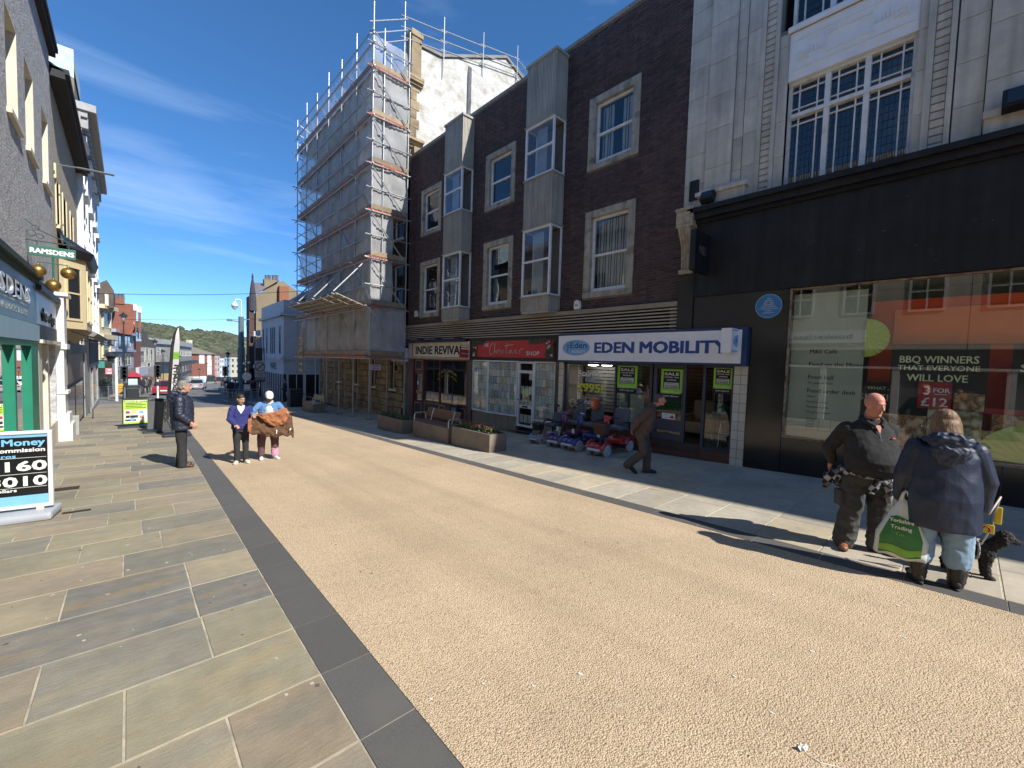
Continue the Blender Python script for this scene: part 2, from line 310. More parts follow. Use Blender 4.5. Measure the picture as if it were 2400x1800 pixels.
def gravelmat():
 m=bpy.data.materials.new('resin_gravel');m.use_nodes=True;n=m.node_tree.nodes;l=m.node_tree.links;p=n['Principled BSDF'];p.inputs['Roughness'].default_value=0.85;p.inputs['Specular IOR Level'].default_value=0.3
 t=n.new('ShaderNodeTexCoord')
 v=n.new('ShaderNodeTexVoronoi');v.inputs['Scale'].default_value=105;v.inputs['Randomness'].default_value=1;l.new(t.outputs['Object'],v.inputs['Vector'])
 cr=n.new('ShaderNodeValToRGB');e=cr.color_ramp.elements;e[0].position=0.0;e[0].color=(0.62,0.435,0.235,1);e[1].position=1.0;e[1].color=(0.46,0.30,0.15,1)
 for ps,c in((0.22,(0.72,0.53,0.31,1)),(0.45,(0.55,0.385,0.21,1)),(0.7,(0.54,0.40,0.245,1)),(0.9,(0.62,0.47,0.28,1))):x=e.new(ps);x.color=c
 sx=n.new('ShaderNodeSeparateColor');l.new(v.outputs['Color'],sx.inputs[0]);l.new(sx.outputs[0],cr.inputs[0])
 gap=n.new('ShaderNodeMapRange');gap.inputs['From Min'].default_value=0.45;gap.inputs['From Max'].default_value=0.85;gap.inputs['To Min'].default_value=0;gap.inputs['To Max'].default_value=0.75;l.new(v.outputs['Distance'],gap.inputs['Value'])
 m1=n.new('ShaderNodeMix');m1.data_type='RGBA';l.new(gap.outputs[0],m1.inputs[0]);l.new(cr.outputs[0],m1.inputs[6]);m1.inputs[7].default_value=(0.27,0.175,0.085,1)
 big=n.new('ShaderNodeTexNoise');big.inputs['Scale'].default_value=0.55;big.inputs['Detail'].default_value=8;big.inputs['Roughness'].default_value=0.65;l.new(t.outputs['Object'],big.inputs['Vector'])
 br=n.new('ShaderNodeMapRange');br.inputs['From Min'].default_value=0.3;br.inputs['From Max'].default_value=0.75;br.inputs['To Min'].default_value=1.10;br.inputs['To Max'].default_value=0.84;l.new(big.outputs['Fac'],br.inputs['Value'])
 hs=n.new('ShaderNodeHueSaturation');hs.inputs['Saturation'].default_value=0.84;l.new(br.outputs[0],hs.inputs['Value']);l.new(m1.outputs[2],hs.inputs['Color'])
 st=n.new('ShaderNodeTexNoise');st.inputs['Scale'].default_value=2.6;st.inputs['Detail'].default_value=3;l.new(t.outputs['Object'],st.inputs['Vector'])
 s2=n.new('ShaderNodeMapRange');s2.inputs['From Min'].default_value=0.68;s2.inputs['From Max'].default_value=0.78;s2.inputs['To Max'].default_value=0.4;l.new(st.outputs['Fac'],s2.inputs['Value'])
 m3=n.new('ShaderNodeMix');m3.data_type='RGBA';l.new(s2.outputs[0],m3.inputs[0]);l.new(hs.outputs[0],m3.inputs[6]);m3.inputs[7].default_value=(0.30,0.22,0.13,1)
 mpt=n.new('ShaderNodeMapping');mpt.inputs['Scale'].default_value=(1.5,.05,1);l.new(t.outputs['Object'],mpt.inputs[0]);tn=n.new('ShaderNodeTexNoise');tn.inputs['Scale'].default_value=1.4;tn.inputs['Detail'].default_value=4;l.new(mpt.outputs[0],tn.inputs['Vector']);tm=n.new('ShaderNodeMapRange');tm.inputs['From Min'].default_value=.5;tm.inputs['From Max'].default_value=.72;tm.inputs['To Max'].default_value=.30;l.new(tn.outputs['Fac'],tm.inputs['Value'])
 m4=n.new('ShaderNodeMix');m4.data_type='RGBA';l.new(tm.outputs[0],m4.inputs[0]);l.new(m3.outputs[2],m4.inputs[6]);m4.inputs[7].default_value=(0.33,0.24,0.15,1);l.new(m4.outputs[2],p.inputs['Base Color'])
 hgt=n.new('ShaderNodeMath');hgt.operation='SUBTRACT';hgt.inputs[0].default_value=1.0;l.new(v.outputs['Distance'],hgt.inputs[1])
 fine=n.new('ShaderNodeTexNoise');fine.inputs['Scale'].default_value=60;fine.inputs['Detail'].default_value=3;l.new(t.outputs['Object'],fine.inputs['Vector'])
 ad=n.new('ShaderNodeMath');ad.operation='ADD';l.new(hgt.outputs[0],ad.inputs[0]);l.new(fine.outputs['Fac'],ad.inputs[1])
 b=n.new('ShaderNodeBump');b.inputs['Strength'].default_value=0.75;b.inputs['Distance'].default_value=0.008;l.new(ad.outputs[0],b.inputs['Height']);l.new(b.outputs[0],p.inputs['Normal'])
 return m
m_grav=gravelmat()
KL=lambda y:0.83+0.0204*y
KR=lambda y:5.42+0.0204*y
ys=[-14+1.5*i for i in range(31)];ys[-1]=31.3
mb=MB();
for a,b in zip(ys[:-1],ys[1:]):
 for i in range(4):
  xa=[KL(a)+0.325+(KR(a)-KL(a)-0.325)*k/4 for k in(i,i+1)];xb=[KL(b)+0.325+(KR(b)-KL(b)-0.325)*k/4 for k in(i,i+1)]
  mb.quad((xa[0],a,G(xa[0],a)),(xa[1],a,G(xa[1],a)),(xb[1],b,G(xb[1],b)),(xb[0],b,G(xb[0],b)))
road=struct('road',mb,m_grav)
sheet('asphalt_road',[-60,-30,-10,-1.6,3,8,14,30,60],[31.3,34,38,45,52,60,75,90,110,130,150,170,200,240],lambda x,y:T(x,y)-0.008,m_asph)
sheet('pavement_bed',[-9,-1.6,5.4,16],[-14,0,15,31.3],lambda x,y:G(x,y)-0.005,m_mortar)
mb=MB()
def strip(pts,w0,w1,z=0.0):
 for(a,b)in zip(pts[:-1],pts[1:]):
  va,vb=Vector(a),Vector(b);d=(vb-va).normalized();nn=Vector((-d.y,d.x))
  q=[va+nn*w0,va+nn*w1,vb+nn*w1,vb+nn*w0]
  top=[(p.x,p.y,T(p.x,p.y)+0.09+z)for p in q];bot=[(p.x,p.y,T(p.x,p.y)-0.1)for p in q];mb.hull(bot,top)
m_farpave=M('far_paving','#8b8272','#a39a88',1.2,0.9,vary=0.1)
strip([(0.3,52),(1.6,66),(4.5,82),(8.5,100),(15,130),(26,180)],0,5)
struct('far_pavement',mb,m_farpave)
SL=[M('slab_buff',(0.345,0.29,0.195),(0.29,0.25,0.175),1.6,0.82,0.5,16,vary=0.08,grain=.16,stain=(0.26,0.235,0.18),stscale=1.4,stretch=(1,2.6,1),bdist=0.006),
      M('slab_olive',(0.315,0.28,0.19),(0.265,0.24,0.17),1.8,0.82,0.5,16,vary=0.08,grain=.16,stain=(0.33,0.27,0.165),stscale=1.3,stretch=(1,2.8,1),bdist=0.006),
      M('slab_grey',(0.255,0.235,0.18),(0.21,0.2,0.165),2.0,0.8,0.6,14,vary=0.08,grain=.16,stain=(0.30,0.255,0.17),stscale=1.1,stretch=(1,3.6,1),bdist=0.006),
      M('slab_slate',(0.19,0.185,0.165),(0.235,0.215,0.175),1.7,0.78,0.7,14,vary=0.08,grain=.18,stain=(0.29,0.225,0.135),stscale=.9,stretch=(1,4.5,1),lo=0.42,hi=0.6,bdist=0.006),
      M('slab_tan',(0.33,0.265,0.18),(0.275,0.235,0.175),1.5,0.82,0.5,16,vary=0.08,grain=.16,stain=(0.235,0.215,0.17),stscale=1.0,stretch=(1,3,1),bdist=0.006)]
SLR=[M('slab_pale',(0.48,0.425,0.33),(0.42,0.375,0.295),1.8,0.82,0.4,14,vary=0.05,grain=.16,stain=(0.40,0.37,0.30),stscale=2.2,bdist=0.006),
       M('slab_ochre',(0.50,0.42,0.29),(0.44,0.375,0.275),1.8,0.82,0.4,14,vary=0.05,grain=.16,stain=(0.52,0.46,0.36),stscale=1.7,bdist=0.006),M('slab_mid',(0.43,0.385,0.305),(0.37,0.335,0.27),1.8,.82,.4,14,vary=.05,grain=.16,stain=(0.44,0.38,0.28),stscale=1.4,bdist=.006),M('slab_pale','#0')]
def slab_mb(x0,x1,y0,y1,top=0.0,th=0.04,ch=0.004,skx=0.0):
 mb=MB();j=0.006
 def ring(e,z):return[(x+skx*0,y,G(x,y)+z)for x,y in((x0+j+e,y0+j+e),(x1-j-e,y0+j+e),(x1-j-e,y1-j-e),(x0+j+e,y1-j-e))]
 a,b,c=ring(0,top-th),ring(0,top-ch),ring(ch,top)
 mb.add(a+b+c,[(8,9,10,11)]+[(i,(i+1)%4,4+(i+1)%4,4+i)for i in range(4)]+[(4+i,4+(i+1)%4,8+(i+1)%4,8+i)for i in range(4)]);return mb
def kerb_side_slab(x0,x1,y0,y1,edge,left):
 mb=MB();j=0.006;th=0.04;ch=0.004
 def ring(e,z):
  q=[]
  for x,y,s in((x0,y0,0),(x1,y0,1),(x1,y1,1),(x0,y1,0)):
   xx=edge(y)if(s==1)==left else x
   sx=1 if s==0 else-1;sy=1 if y==y0 else-1
   xx+=sx*(j+e);yy=y+sy*(j+e);q.append((xx,yy,G(xx,yy)+z))
  return q
 a,b,c=ring(0,-th),ring(0,-ch),ring(ch,0)
 mb.add(a+b+c,[(8,9,10,11)]+[(i,(i+1)%4,4+(i+1)%4,4+i)for i in range(4)]+[(4+i,4+(i+1)%4,8+(i+1)%4,8+i)for i in range(4)]);return mb
PITCH=0.645
pave_l=tag(bpy.data.objects.new('left_pavement',None),kind='structure');COL.objects.link(pave_l)
pave_r=tag(bpy.data.objects.new('right_pavement',None),kind='structure');COL.objects.link(pave_r)
kerb_l=tag(bpy.data.objects.new('left_kerb',None),kind='structure');COL.objects.link(kerb_l)
kerb_r=tag(bpy.data.objects.new('right_kerb',None),kind='structure');COL.objects.link(kerb_r)
row_cuts={0:[-.42,.38],1:[-.04],2:[-.44,.40],3:[.39],4:[-.42,.395],5:[-.06],6:[-.40,.26],7:[-.68,.1]}
row_mats={0:[4,0,4],1:[1,1],2:[4,2,1],3:[3,3],4:[0,3,0],5:[4,2],6:[1,1,0],7:[2,1,2]}
rs=random.Random(11);prev=[]
for k in range(-5,56):
 y0=2.04+PITCH*k;y1=y0+PITCH;kk=k-0
 cuts=row_cuts.get(kk)
 if cuts is None:
  while True:
   cuts=[];x=-1.5+rs.uniform(0.35,1.0)
   while x<KL(y0)-0.35:cuts.append(x);x+=rs.uniform(0.65,1.1)
   if all(abs(c-q)>0.12 for c in cuts for q in prev):break
 prev=cuts;ed=[-1.52]+list(cuts)+[None];ms=row_mats.get(kk)
 for i in range(len(ed)-1):
  m=SL[ms[i]]if ms and i<len(ms)else SL[rs.choices(range(5),(3,3,3,2,3))[0]]
  mb=kerb_side_slab(ed[i],0,y0,y1,KL,True)if ed[i+1]is None else slab_mb(ed[i],ed[i+1],y0,y1)
  part('paving_slab',mb,m,pave_l)
prev=[];nslab=0;rest=MB()
for k in range(-7,52):
 y0=1.7+PITCH*1.05*k;y1=y0+PITCH*1.05
 cuts=[];x=KR(y0)+0.28+rs.uniform(0.5,1.2)
 while x<9.8:cuts.append(x);x+=rs.uniform(0.75,1.35)
 ed=[None]+cuts+[10.22]
 for i in range(len(ed)-1):
  xm=(ed[i+1]+(ed[i]or 5.7))/2;m=SLR[rs.choices(range(4),(3,3,2,2))[0]]
  mb=kerb_side_slab(0,ed[1],y0,y1,lambda y:KR(y)+0.275,False)if ed[i]is None else slab_mb(ed[i],ed[i+1],y0,y1)
  if nslab<290:part('paving_slab',mb,m,pave_r);nslab+=1
  else:rest.add(mb.v,mb.f)
part('paving_slab_rest',rest,SLR[2],pave_r,kind='stuff')
for k in range(-5,46):
 y0=2.04+PITCH*k;y1=y0+PITCH;mb=MB();j=0.005
 for(nm,e0,e1,par)in(('kerb_stone',KL,lambda y:KL(y)+0.325,kerb_l),('kerb_stone',KR,lambda y:KR(y)+0.275,kerb_r)):
  a0,a1=y0+j,y1-j;q=[(e0(a0)+j,a0),(e1(a0)-j,a0),(e1(a1)-j,a1),(e0(a1)+j,a1)]
  if par is kerb_r:
   yy0=2.3+0.92*k*0.72;yy1=yy0+0.92*0.72;a0,a1=yy0+j,yy1-j;q=[(e0(a0)+j,a0),(e1(a0)-j,a0),(e1(a1)-j,a1),(e0(a1)+j,a1)]
  if q[2][1]>33:continue
  mb=MB();c=0.003
  mb.add([(x,y,G(x,y)-0.05)for x,y in q]+[(x,y,G(x,y)+0.001)for x,y in q],[(4,5,6,7),(0,1,5,4),(1,2,6,5),(2,3,7,6),(3,0,4,7)])
  part(nm,mb,m_kerb,par)
m_white=M('white_scrap',(0.75,0.74,0.7),None,3,0.8)
mb=MB()
for(px,py)in[(710,1305),(1145,1398),(1250,1608),(1133,1603),(2105,1420),(1812,1395),(1902,1527),(1850,1345),(1810,1672),(1720,1585),(1010,1640),(1360,1580),(1605,1247),(1005,1340),(2100,1470),(2120,1495)]:
 p=onG(px,py);a=rnd.uniform(0,6);r=rnd.uniform(0.006,0.013)
 ring=[(p.x+math.cos(t+a)*r*rnd.uniform(0.6,1.3),p.y+math.sin(t+a)*r*rnd.uniform(0.7,1.8))for t in[i*math.pi/4 for i in range(8)]]
 mb.add([(x,y,G(x,y)+0.004)for x,y in ring],[tuple(range(8))])
o=part('gum_spots',mb,m_white);tag(o,'small white gum and paint spots scattered over the gravel roadway','gum spots',kind='stuff')
mb=MB();mb2=MB();rq=random.Random(31)
for q in range(230):
 y=rq.uniform(1.6,16)if q%3 else rq.uniform(1.6,7);x=rq.uniform(-1.4,.85)if q%2 else rq.uniform(5.8,9.5);a=rq.uniform(0,6);r=rq.uniform(.005,.016)
 ring=[(x+math.cos(t_+a)*r*rq.uniform(.6,1.3),y+math.sin(t_+a)*r*rq.uniform(.7,1.5))for t_ in[i*math.pi/4 for i in range(8)]]
 (mb if q%3==0 else mb2).add([(u,v,G(u,v)+.0015)for u,v in ring],[tuple(range(8))])
for q in range(60):
 y=rq.uniform(2.2,20);x=rq.uniform(1.6,5.2);r=rq.uniform(.005,.012);ring=[(x+math.cos(t_)*r*rq.uniform(.5,1.3),y+math.sin(t_)*r*rq.uniform(.6,1.6))for t_ in[i*math.pi/4 for i in range(8)]]
 mb2.add([(u,v,G(u,v)+.003)for u,v in ring],[tuple(range(8))])
o=part('pale_gum_spots',mb,M('gum_pale',(0.5,0.48,0.42),None,9));tag(o,'pale trodden gum spots scattered over both pavements','gum spots',kind='stuff')
o=part('dark_gum_spots',mb2,M('gum_dark',(0.13,0.115,0.095),None,9));tag(o,'dark gum spots and oil marks scattered over the paving and gravel','gum spots',kind='stuff')
mb=MB();p=onG(1888,1770);
vs=[]
for i in range(5):
 for j in range(4):vs.append((p.x+i*0.012+rnd.uniform(-.002,.002),p.y+j*0.011+rnd.uniform(-.002,.002),G(p.x,p.y)+0.006+rnd.uniform(0,.016)))
mb.add(vs,[(i*4+j,i*4+j+1,i*4+j+5,i*4+j+4)for i in range(4)for j in range(3)])
mb.tube([(p.x+0.01,p.y,p.z+0.008),(p.x-0.0,p.y-0.06,p.z+0.006),(p.x+0.04,p.y-0.12,p.z+0.006),(p.x+0.05,p.y-0.16,p.z+0.005)],0.0022,5)
solo('paper_scrap',mb,m_white,'crumpled white paper scrap with a thin tail lying on the near gravel','litter')
for(px,py,nm,lab)in((168,1199,'drain_cover','long narrow rusty drain cover in the slabs beside the money board'),(140,1146,'drain_cover','square dark drain cover beyond the money board')):
 c=onG(px+12,py);mb=MB();m=M('rust_iron','#4c332a','#2e2522',20,0.7,0.4,80);w_,h_=(0.28,0.10)if py>1180 else(0.34,0.26)
 mb.add([(c.x+a*w_/2,c.y+b*h_/2,G(c.x+a*w_/2,c.y+b*h_/2)+0.004)for a,b in((-1,-1),(1,-1),(1,1),(-1,1))],[(0,1,2,3)])
 for i in range(7):
  xx=c.x-w_/2+w_*(i+0.5)/7;mb.add([(xx+a*w_/40,c.y+b*h_*0.42,G(xx,c.y+b*h_*.42)+0.008)for a,b in((-1,-1),(1,-1),(1,1),(-1,1))],[(0,1,2,3)])
 solo(nm,mb,m,lab,'drain cover')
# ------------------------------------------------------------------ the wooded hill
m_hill=M('hill_earth',(0.16,0.17,0.08),(0.24,0.22,0.12),0.01,0.95)
m_wood=M('wood_canopy',(0.050,0.060,0.030),(0.080,0.085,0.045),0.05,0.9,vary=0.5)
ridge=[(150,752),(250,754),(332,757),(383,763),(445,770),(486,775),(537,781),(556,787),(600,800),(660,815),(760,822)]
RD=1150.0;FB=330.0
rx=[(onY(a,b+5,RD).x,onY(a,b+5,RD).z)for a,b in ridge]
rx=[(-900,rx[0][1]-10)]+rx+[(1500,-4)]
def ridge_z(x):
 for(a,za),(b,zb)in zip(rx[:-1],rx[1:]):
  if a<=x<=b:return za+(zb-za)*(x-a)/(b-a)
 return-6
def hz(x,y):
 t=min(1,max(0,(y-FB)/(RD-FB)));xx=x*RD/max(y,1.0);z=-9+(ridge_z(xx)+9)*(t**0.8)*(y/RD if y<RD else 1)
 return z+(4*noise.noise(Vector((x*0.008,y*0.008,0)))if 0<t<1 else 0)
hx=[-900+40*i for i in range(61)];hy=[FB+41*i for i in range(21)]+[RD+300,RD+900]
sheet('hill',hx,hy,lambda x,y:hz(x*(y/RD)if y<RD else x,y),m_hill,True)
mb=MB();rh=random.Random(5)
ico=bmesh.new();bmesh.ops.create_icosphere(ico,subdivisions=1,radius=1.0);icov=[v.co.copy()for v in ico.verts];icof=[tuple(v.index for v in f.verts)for f in ico.faces];ico.free()
for i in range(5200):
 y=FB+20+(RD-FB)*(rh.random()**0.9);px=rh.uniform(290,640);d=ray(px,830);x=d.x/d.y*y
 z=hz(x*1.0,y);r=rh.uniform(3.0,6.5)*(0.45+0.55*y/RD);b=len(mb.v)
 if y>RD-60 and 395<px<500 and rh.random()<0.75:continue
 s=(r*rh.uniform(.8,1.3),r*rh.uniform(.8,1.2),r*rh.uniform(.7,1.1))
 mb.add([(x+v.x*s[0]*(1+.3*rh.random()),y+v.y*s[1],z+v.z*s[2]+r*0.4)for v in icov],icof)
o=part('hillside_wood',mb,m_wood);tag(o,'dense green wood covering the hill behind the town','wood',kind='stuff')
# ================================================================== RIGHT SIDE
FR=F((10.2,0),(10.2,1),1)
m_black=M('black_paint',(0.011,0.011,0.013),(0.020,0.020,0.021),2,0.5,rvary=0.12,spec=0.35,grain=.2,streak=.35)
m_blackgl=M('black_tile',(0.010,0.010,0.011),(0.016,0.015,0.014),1.5,0.16,spec=0.6,rvary=0.06)
m_stone=M('portland_stone',(0.60,0.565,0.49),(0.50,0.47,0.41),1.4,0.85,0.3,40,vary=0.07,grain=.10,streak=.22,stain=(0.42,0.40,0.35),stscale=1.2)
m_stonej=M('stone_joint',(0.22,0.21,0.18),None,5,0.9)
m_whitep=M('white_paint',(0.74,0.74,0.72),(0.66,0.66,0.64),4,0.5,stain=(0.55,0.54,0.5),stscale=5)
m_whitewall=M('white_stucco',(0.80,0.80,0.80),(0.72,0.72,0.72),3,0.7,0.3,60)
m_lead=M('leading',(0.03,0.03,0.03),None,3,0.6)
m_glassdk=glassmat('window_glass',(0.80,0.84,0.84),1.5,0.0,0.03)
m_shopgl=glassmat('shop_glass',(0.93,0.96,0.94),1.15)
m_displaygl=glassmat('display_glass',(0.95,0.97,0.95),2.0)
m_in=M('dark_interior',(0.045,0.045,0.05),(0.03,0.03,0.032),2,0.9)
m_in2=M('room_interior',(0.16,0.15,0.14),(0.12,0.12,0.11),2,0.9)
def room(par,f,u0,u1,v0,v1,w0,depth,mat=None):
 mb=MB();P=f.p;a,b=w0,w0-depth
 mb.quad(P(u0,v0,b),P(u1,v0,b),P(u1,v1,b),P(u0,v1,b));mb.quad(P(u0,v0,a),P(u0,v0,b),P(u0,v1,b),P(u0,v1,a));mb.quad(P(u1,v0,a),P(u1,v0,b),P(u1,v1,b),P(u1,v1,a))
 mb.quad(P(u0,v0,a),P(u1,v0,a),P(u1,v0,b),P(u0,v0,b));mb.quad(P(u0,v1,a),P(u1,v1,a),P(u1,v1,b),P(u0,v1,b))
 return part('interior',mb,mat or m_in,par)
# ---------------------------------------------------------------- department store
ms=thing('department_store','pale stone department store with long black fascia and tall white leaded windows','building',(10.2,0,G(10.2,0)))
B=FR.box
mb=MB();FR.grid(mb,-6.9,4.985,5.3,15.4,[(0.80,3.08,5.72,8.90),(0.80,3.08,9.0,12.2),(-3.6,-1.32,5.72,8.90),(-3.6,-1.32,9.0,12.2)],-0.03,0.30)
FR.box(mb,-6.9,4.985,15.4,15.62,-8,0.25);FR.box(mb,4.80,4.985,2.9,15.4,-9,-0.04);FR.box(mb,-6.9,-6.7,5.3,15.4,-9,-0.04)
part('wall',mb,m_stonej,ms)
blocks=[]
def courses(u0,u1,v0,v1,w,h=0.66,widths=None,seed=1):
 r=random.Random(seed);v=v0;k=0
 while v<v1-0.05:
  hh=min(h*r.uniform(0.92,1.1),v1-v);
  if v1-v-hh<0.2:hh=v1-v
  blocks.append((u0,u1,v,v+hh,w))if widths is None or u1-u0<widths else[blocks.append(q)for q in split(u0,u1,v,v+hh,w,widths,r)]
  v+=hh
def split(u0,u1,va,vb,w,wd,r):
 o=[];u=u0+(0 if r.random()<0.5 else-wd/2)
 while u<u1-0.02:
  e=min(u1,u+wd*r.uniform(0.85,1.15));
  if u1-e<0.15:e=u1
  o.append((max(u,u0),e,va,vb,w));u=e
 return o
for off in(0.0,-4.4):
 courses(4.48+off,4.985+off if off==0 else 4.83+off,5.70,15.4,0.05,seed=1);courses(3.90+off,4.475+off,5.70,15.4,0.12,0.80,seed=2);courses(3.70+off,3.895+off,5.70,15.4,0.07,0.7,seed=3)
 courses(3.43+off,3.695+off,5.70,15.4,0.05,0.75,seed=4);courses(2.90+off,3.08+off,5.70,8.92,-0.02,0.7,seed=5)
 courses(0.80+off,0.93+off,5.70,8.92,-0.02,0.7,seed=6)
for k,q in enumerate(blocks):
 mb=MB();FR.front(mb,q[0]+.003,q[1]-.003,q[2]+.003,q[3]-.003,-0.05,q[4]+(k%3)*0.001,0.005);part('stone_block',mb,m_stone,ms)
mb=MB()
for(a,b)in((3.08,3.43),(0.45,0.80),(-1.32,-0.97),(-3.95,-3.60)):
 B(mb,a,a+0.07,5.7,15.4,-0.05,0.05);B(mb,b-0.09,b,5.7,15.4,-0.05,0.05)
part('panel_edge',mb,m_stone,ms)
for(a,b)in((3.08,3.43),(0.45,0.80)):
 v=5.72
 while v<11.5:
  mb=MB();FR.front(mb,a+0.072,b-0.092,v+0.008,v+0.125,-0.05,0.02,0.012);part('reed',mb,m_stone,ms);v+=0.135
mb=MB();B(mb,3.55,4.55,5.70,5.95,-0.03,0.19);B(mb,3.50,4.62,5.95,6.04,-0.03,0.25);B(mb,3.56,4.54,6.04,6.12,-0.03,0.16)
B(mb,-0.95,0.06,5.70,5.95,-0.03,0.19);B(mb,-1.0,0.08,5.95,6.06,-0.03,0.25)
part('pier_base',mb,m_stone,ms)
def store_window(f,par,u0,u1,v0,v1,trans_v,third=True):
 t=0.045;mb=MB();W0,W1=-0.27,-0.16
 f.box(mb,u0,u1,v0,v0+.03,W0,W1+.03);f.box(mb,u0,u1,v1-.05,v1,W0,W1+.02);f.box(mb,u0,u0+.06,v0,v1,W0,W1);f.box(mb,u1-.06,u1,v0,v1,W0,W1)
 wd=(u1-u0-0.12)/3;L_=[]
 for i in range(3):
  a=u0+.06+i*wd;b=a+wd
  if i:f.box(mb,a-.045,a+.045,v0+.03,v1-.05,W0,W1+.015)
  L_.append((a+(.045 if i else 0),b-(.045 if i<2 else 0)))
 f.box(mb,u0+.06,u1-.06,trans_v-.04,trans_v+.035,W0,W1+.03)
 wnd=part('window',mb,m_whitep,par);bars=MB();lead=MB();gl=MB()
 for(a,b)in L_:
  for(c,d)in((v0+.03,trans_v-.04),(trans_v+.035,v1-.05)):
   gl.quad(f.p(a,c,-.235),f.p(b,c,-.235),f.p(b,d,-.235),f.p(a,d,-.235));q=0.024;du=(b-a)*.23
   for x in(a+du,b-du):f.box(bars,x-q/2,x+q/2,c,d,-.232,-.195)
   for z in(c+.12,d-.13):f.box(bars,a,a+du-q/2,z-q/2,z+q/2,-.232,-.195);f.box(bars,a+du+q/2,b-du-q/2,z-q/2,z+q/2,-.232,-.197);f.box(bars,b-du+q/2,b,z-q/2,z+q/2,-.232,-.195)
   n=4
   for i in range(1,n):
    x=a+du+(b-a-2*du)*i/n;f.box(lead,x-.004,x+.004,c+.13,d-.14,-.233,-.226)
   for s in(0,1):
    x=(a+du/2)if s==0 else(b-du/2);f.box(lead,x-.004,x+.004,c+.13,d-.14,-.233,-.226)
   z=c+.13;
   while z<d-.16:f.box(lead,a,b,z-.0035,z+.0035,-.2335,-.2275);z+=.145
   for z in(c+.05,d-.06):f.box(lead,a+du,b-du,z-.0035,z+.0035,-.2332,-.227)
 part('glazing_bar',bars,m_whitep,wnd);part('leading',lead,m_lead,wnd);part('pane',gl,m_glassdk,wnd)
store_window(FR,ms,0.93,2.90,5.72,7.92,7.24);store_window(FR,ms,0.93,2.90,9.0,12.1,11.2)
store_window(FR,ms,-3.47,-1.5,5.72,7.92,7.24)
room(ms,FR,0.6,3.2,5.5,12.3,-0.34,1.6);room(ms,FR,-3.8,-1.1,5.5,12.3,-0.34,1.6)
mb=MB();B(mb,.90,2.93,8.90,9.0,-.26,.02);part('spandrel_ledge',mb,m_whitewall,ms)
mb=MB();B(mb,-3.47,-1.5,7.95,9.0,-.26,-.05);part('spandrel_panel',mb,m_whitewall,ms)
mb=MB();B(mb,.93,2.90,7.925,8.898,-.26,-.05)
sp=part('spandrel_panel',mb,m_whitewall,ms);mb=MB()
def key(u,v,s,sg):
 for(a,b,c,d)in((0,7,0,.6),(0,.6,.6,5),(.6,6,4.4,5),(5.4,6,1.6,4.4),(2,5.4,1.6,2.2),(2,2.6,2.2,3.4)):B(mb,u+sg*a*s,u+sg*b*s,v+c*s,v+d*s,-.05,-.03)
B(mb,1.55,2.28,8.24,8.27,-.05,-.028);B(mb,1.55,2.28,8.58,8.61,-.05,-.028);B(mb,1.55,1.58,8.27,8.58,-.05,-.028);B(mb,2.25,2.28,8.27,8.58,-.05,-.028)
key(2.76,8.28,.03,-1);key(1.07,8.28,.03,1)
for i in range(5):B(mb,2.34+i*.05,2.36+i*.05,8.36,8.36+.05+.03*i,-.05,-.03);B(mb,1.30+i*.05,1.32+i*.05,8.36,8.36+.17-.03*i,-.05,-.03)
for(a,b)in((1.0,2.83),):B(mb,a,b,8.12,8.135,-.05,-.032);B(mb,a,b,8.70,8.715,-.05,-.032)
part('relief',mb,m_whitewall,sp)
mb=MB();B(mb,-6.9,4.60,3.62,5.34,-.3,.10);part('fascia',mb,m_black,ms)
for u in(-5.8,-3.4,-1.0,1.4,3.8):part('fascia_seam',B(MB(),u,u+.006,3.63,5.335,.099,.1012),M('seam_black',(0.003,0.003,0.003),None,2),ms)
for q in range(26):u,v=rnd.uniform(-1,4.5),rnd.uniform(3.64,5.3);part('scuff',FR.pane(MB(),u,u+rnd.uniform(.01,.05),v,v+rnd.uniform(.004,.012),.1025),M('scuff_grey',(0.10,0.10,0.10),None,2),ms)
mb=MB();B(mb,-6.9,4.66,5.34,5.42,-.3,.16);B(mb,-6.9,4.70,5.42,5.56,-.3,.27);B(mb,-6.9,4.74,5.56,5.67,-.3,.36);part('cornice',mb,m_black,ms)
mb=MB();B(mb,2.66,4.60,2.78,3.616,-.3,.055);B(mb,4.605,4.98,2.86,4.18,-.3,.10);part('black_panel',mb,m_blackgl,ms)
mb=MB();B(mb,2.60,3.29,G(10.2,3)-.05,3.616,-.3,.06);part('black_pilaster',mb,m_blackgl,ms)
for u in(3.30,):
 mb=MB();B(mb,u-.005,u+.005,2.80,3.6,.05,.0575);B(mb,3.305,4.6,3.02,3.028,.05,.0575);part('panel_joint',mb,M('joint_grey',(0.05,0.05,0.05),None,3),ms)
for i,(a,b)in enumerate(((1.66,2.595),(0.6,1.655),(-.45,.595),(-1.6,-.455),(-2.8,-1.605),(-4,-2.805),(-5.3,-4.005),(-6.9,-5.305))):
 mb=MB();FR.front(mb,a+.002,b-.002,G(10.2,b)-.15,.50,-.3,.05,.002);part('riser_panel',mb,m_blackgl,ms)
mb=MB();FR.frame(mb,-6.9,2.595,.50,3.61,.035,-.08,.04);part('window_frame',mb,M('rusty_trim',(0.30,0.25,0.18),(0.16,0.085,0.045),5,0.7,lo=.45,hi=.6),ms)
for(a,b)in((.04,2.56),(-2.6,.035),(-5.2,-2.605),(-6.86,-5.205)):
 mb=MB();FR.pane(mb,a+.003,b-.003,.535,3.575,0.0);part('pane',mb,m_displaygl,ms)
def flat(name,col,u0,u1,v0,v1,w,par,rough=.7):
 mb=MB();B(mb,u0,u1,v0,v1,w-.01,w);return part(name,mb,M('c_'+col.strip('#'),col,None,3,rough)if isinstance(col,str)else col,par)
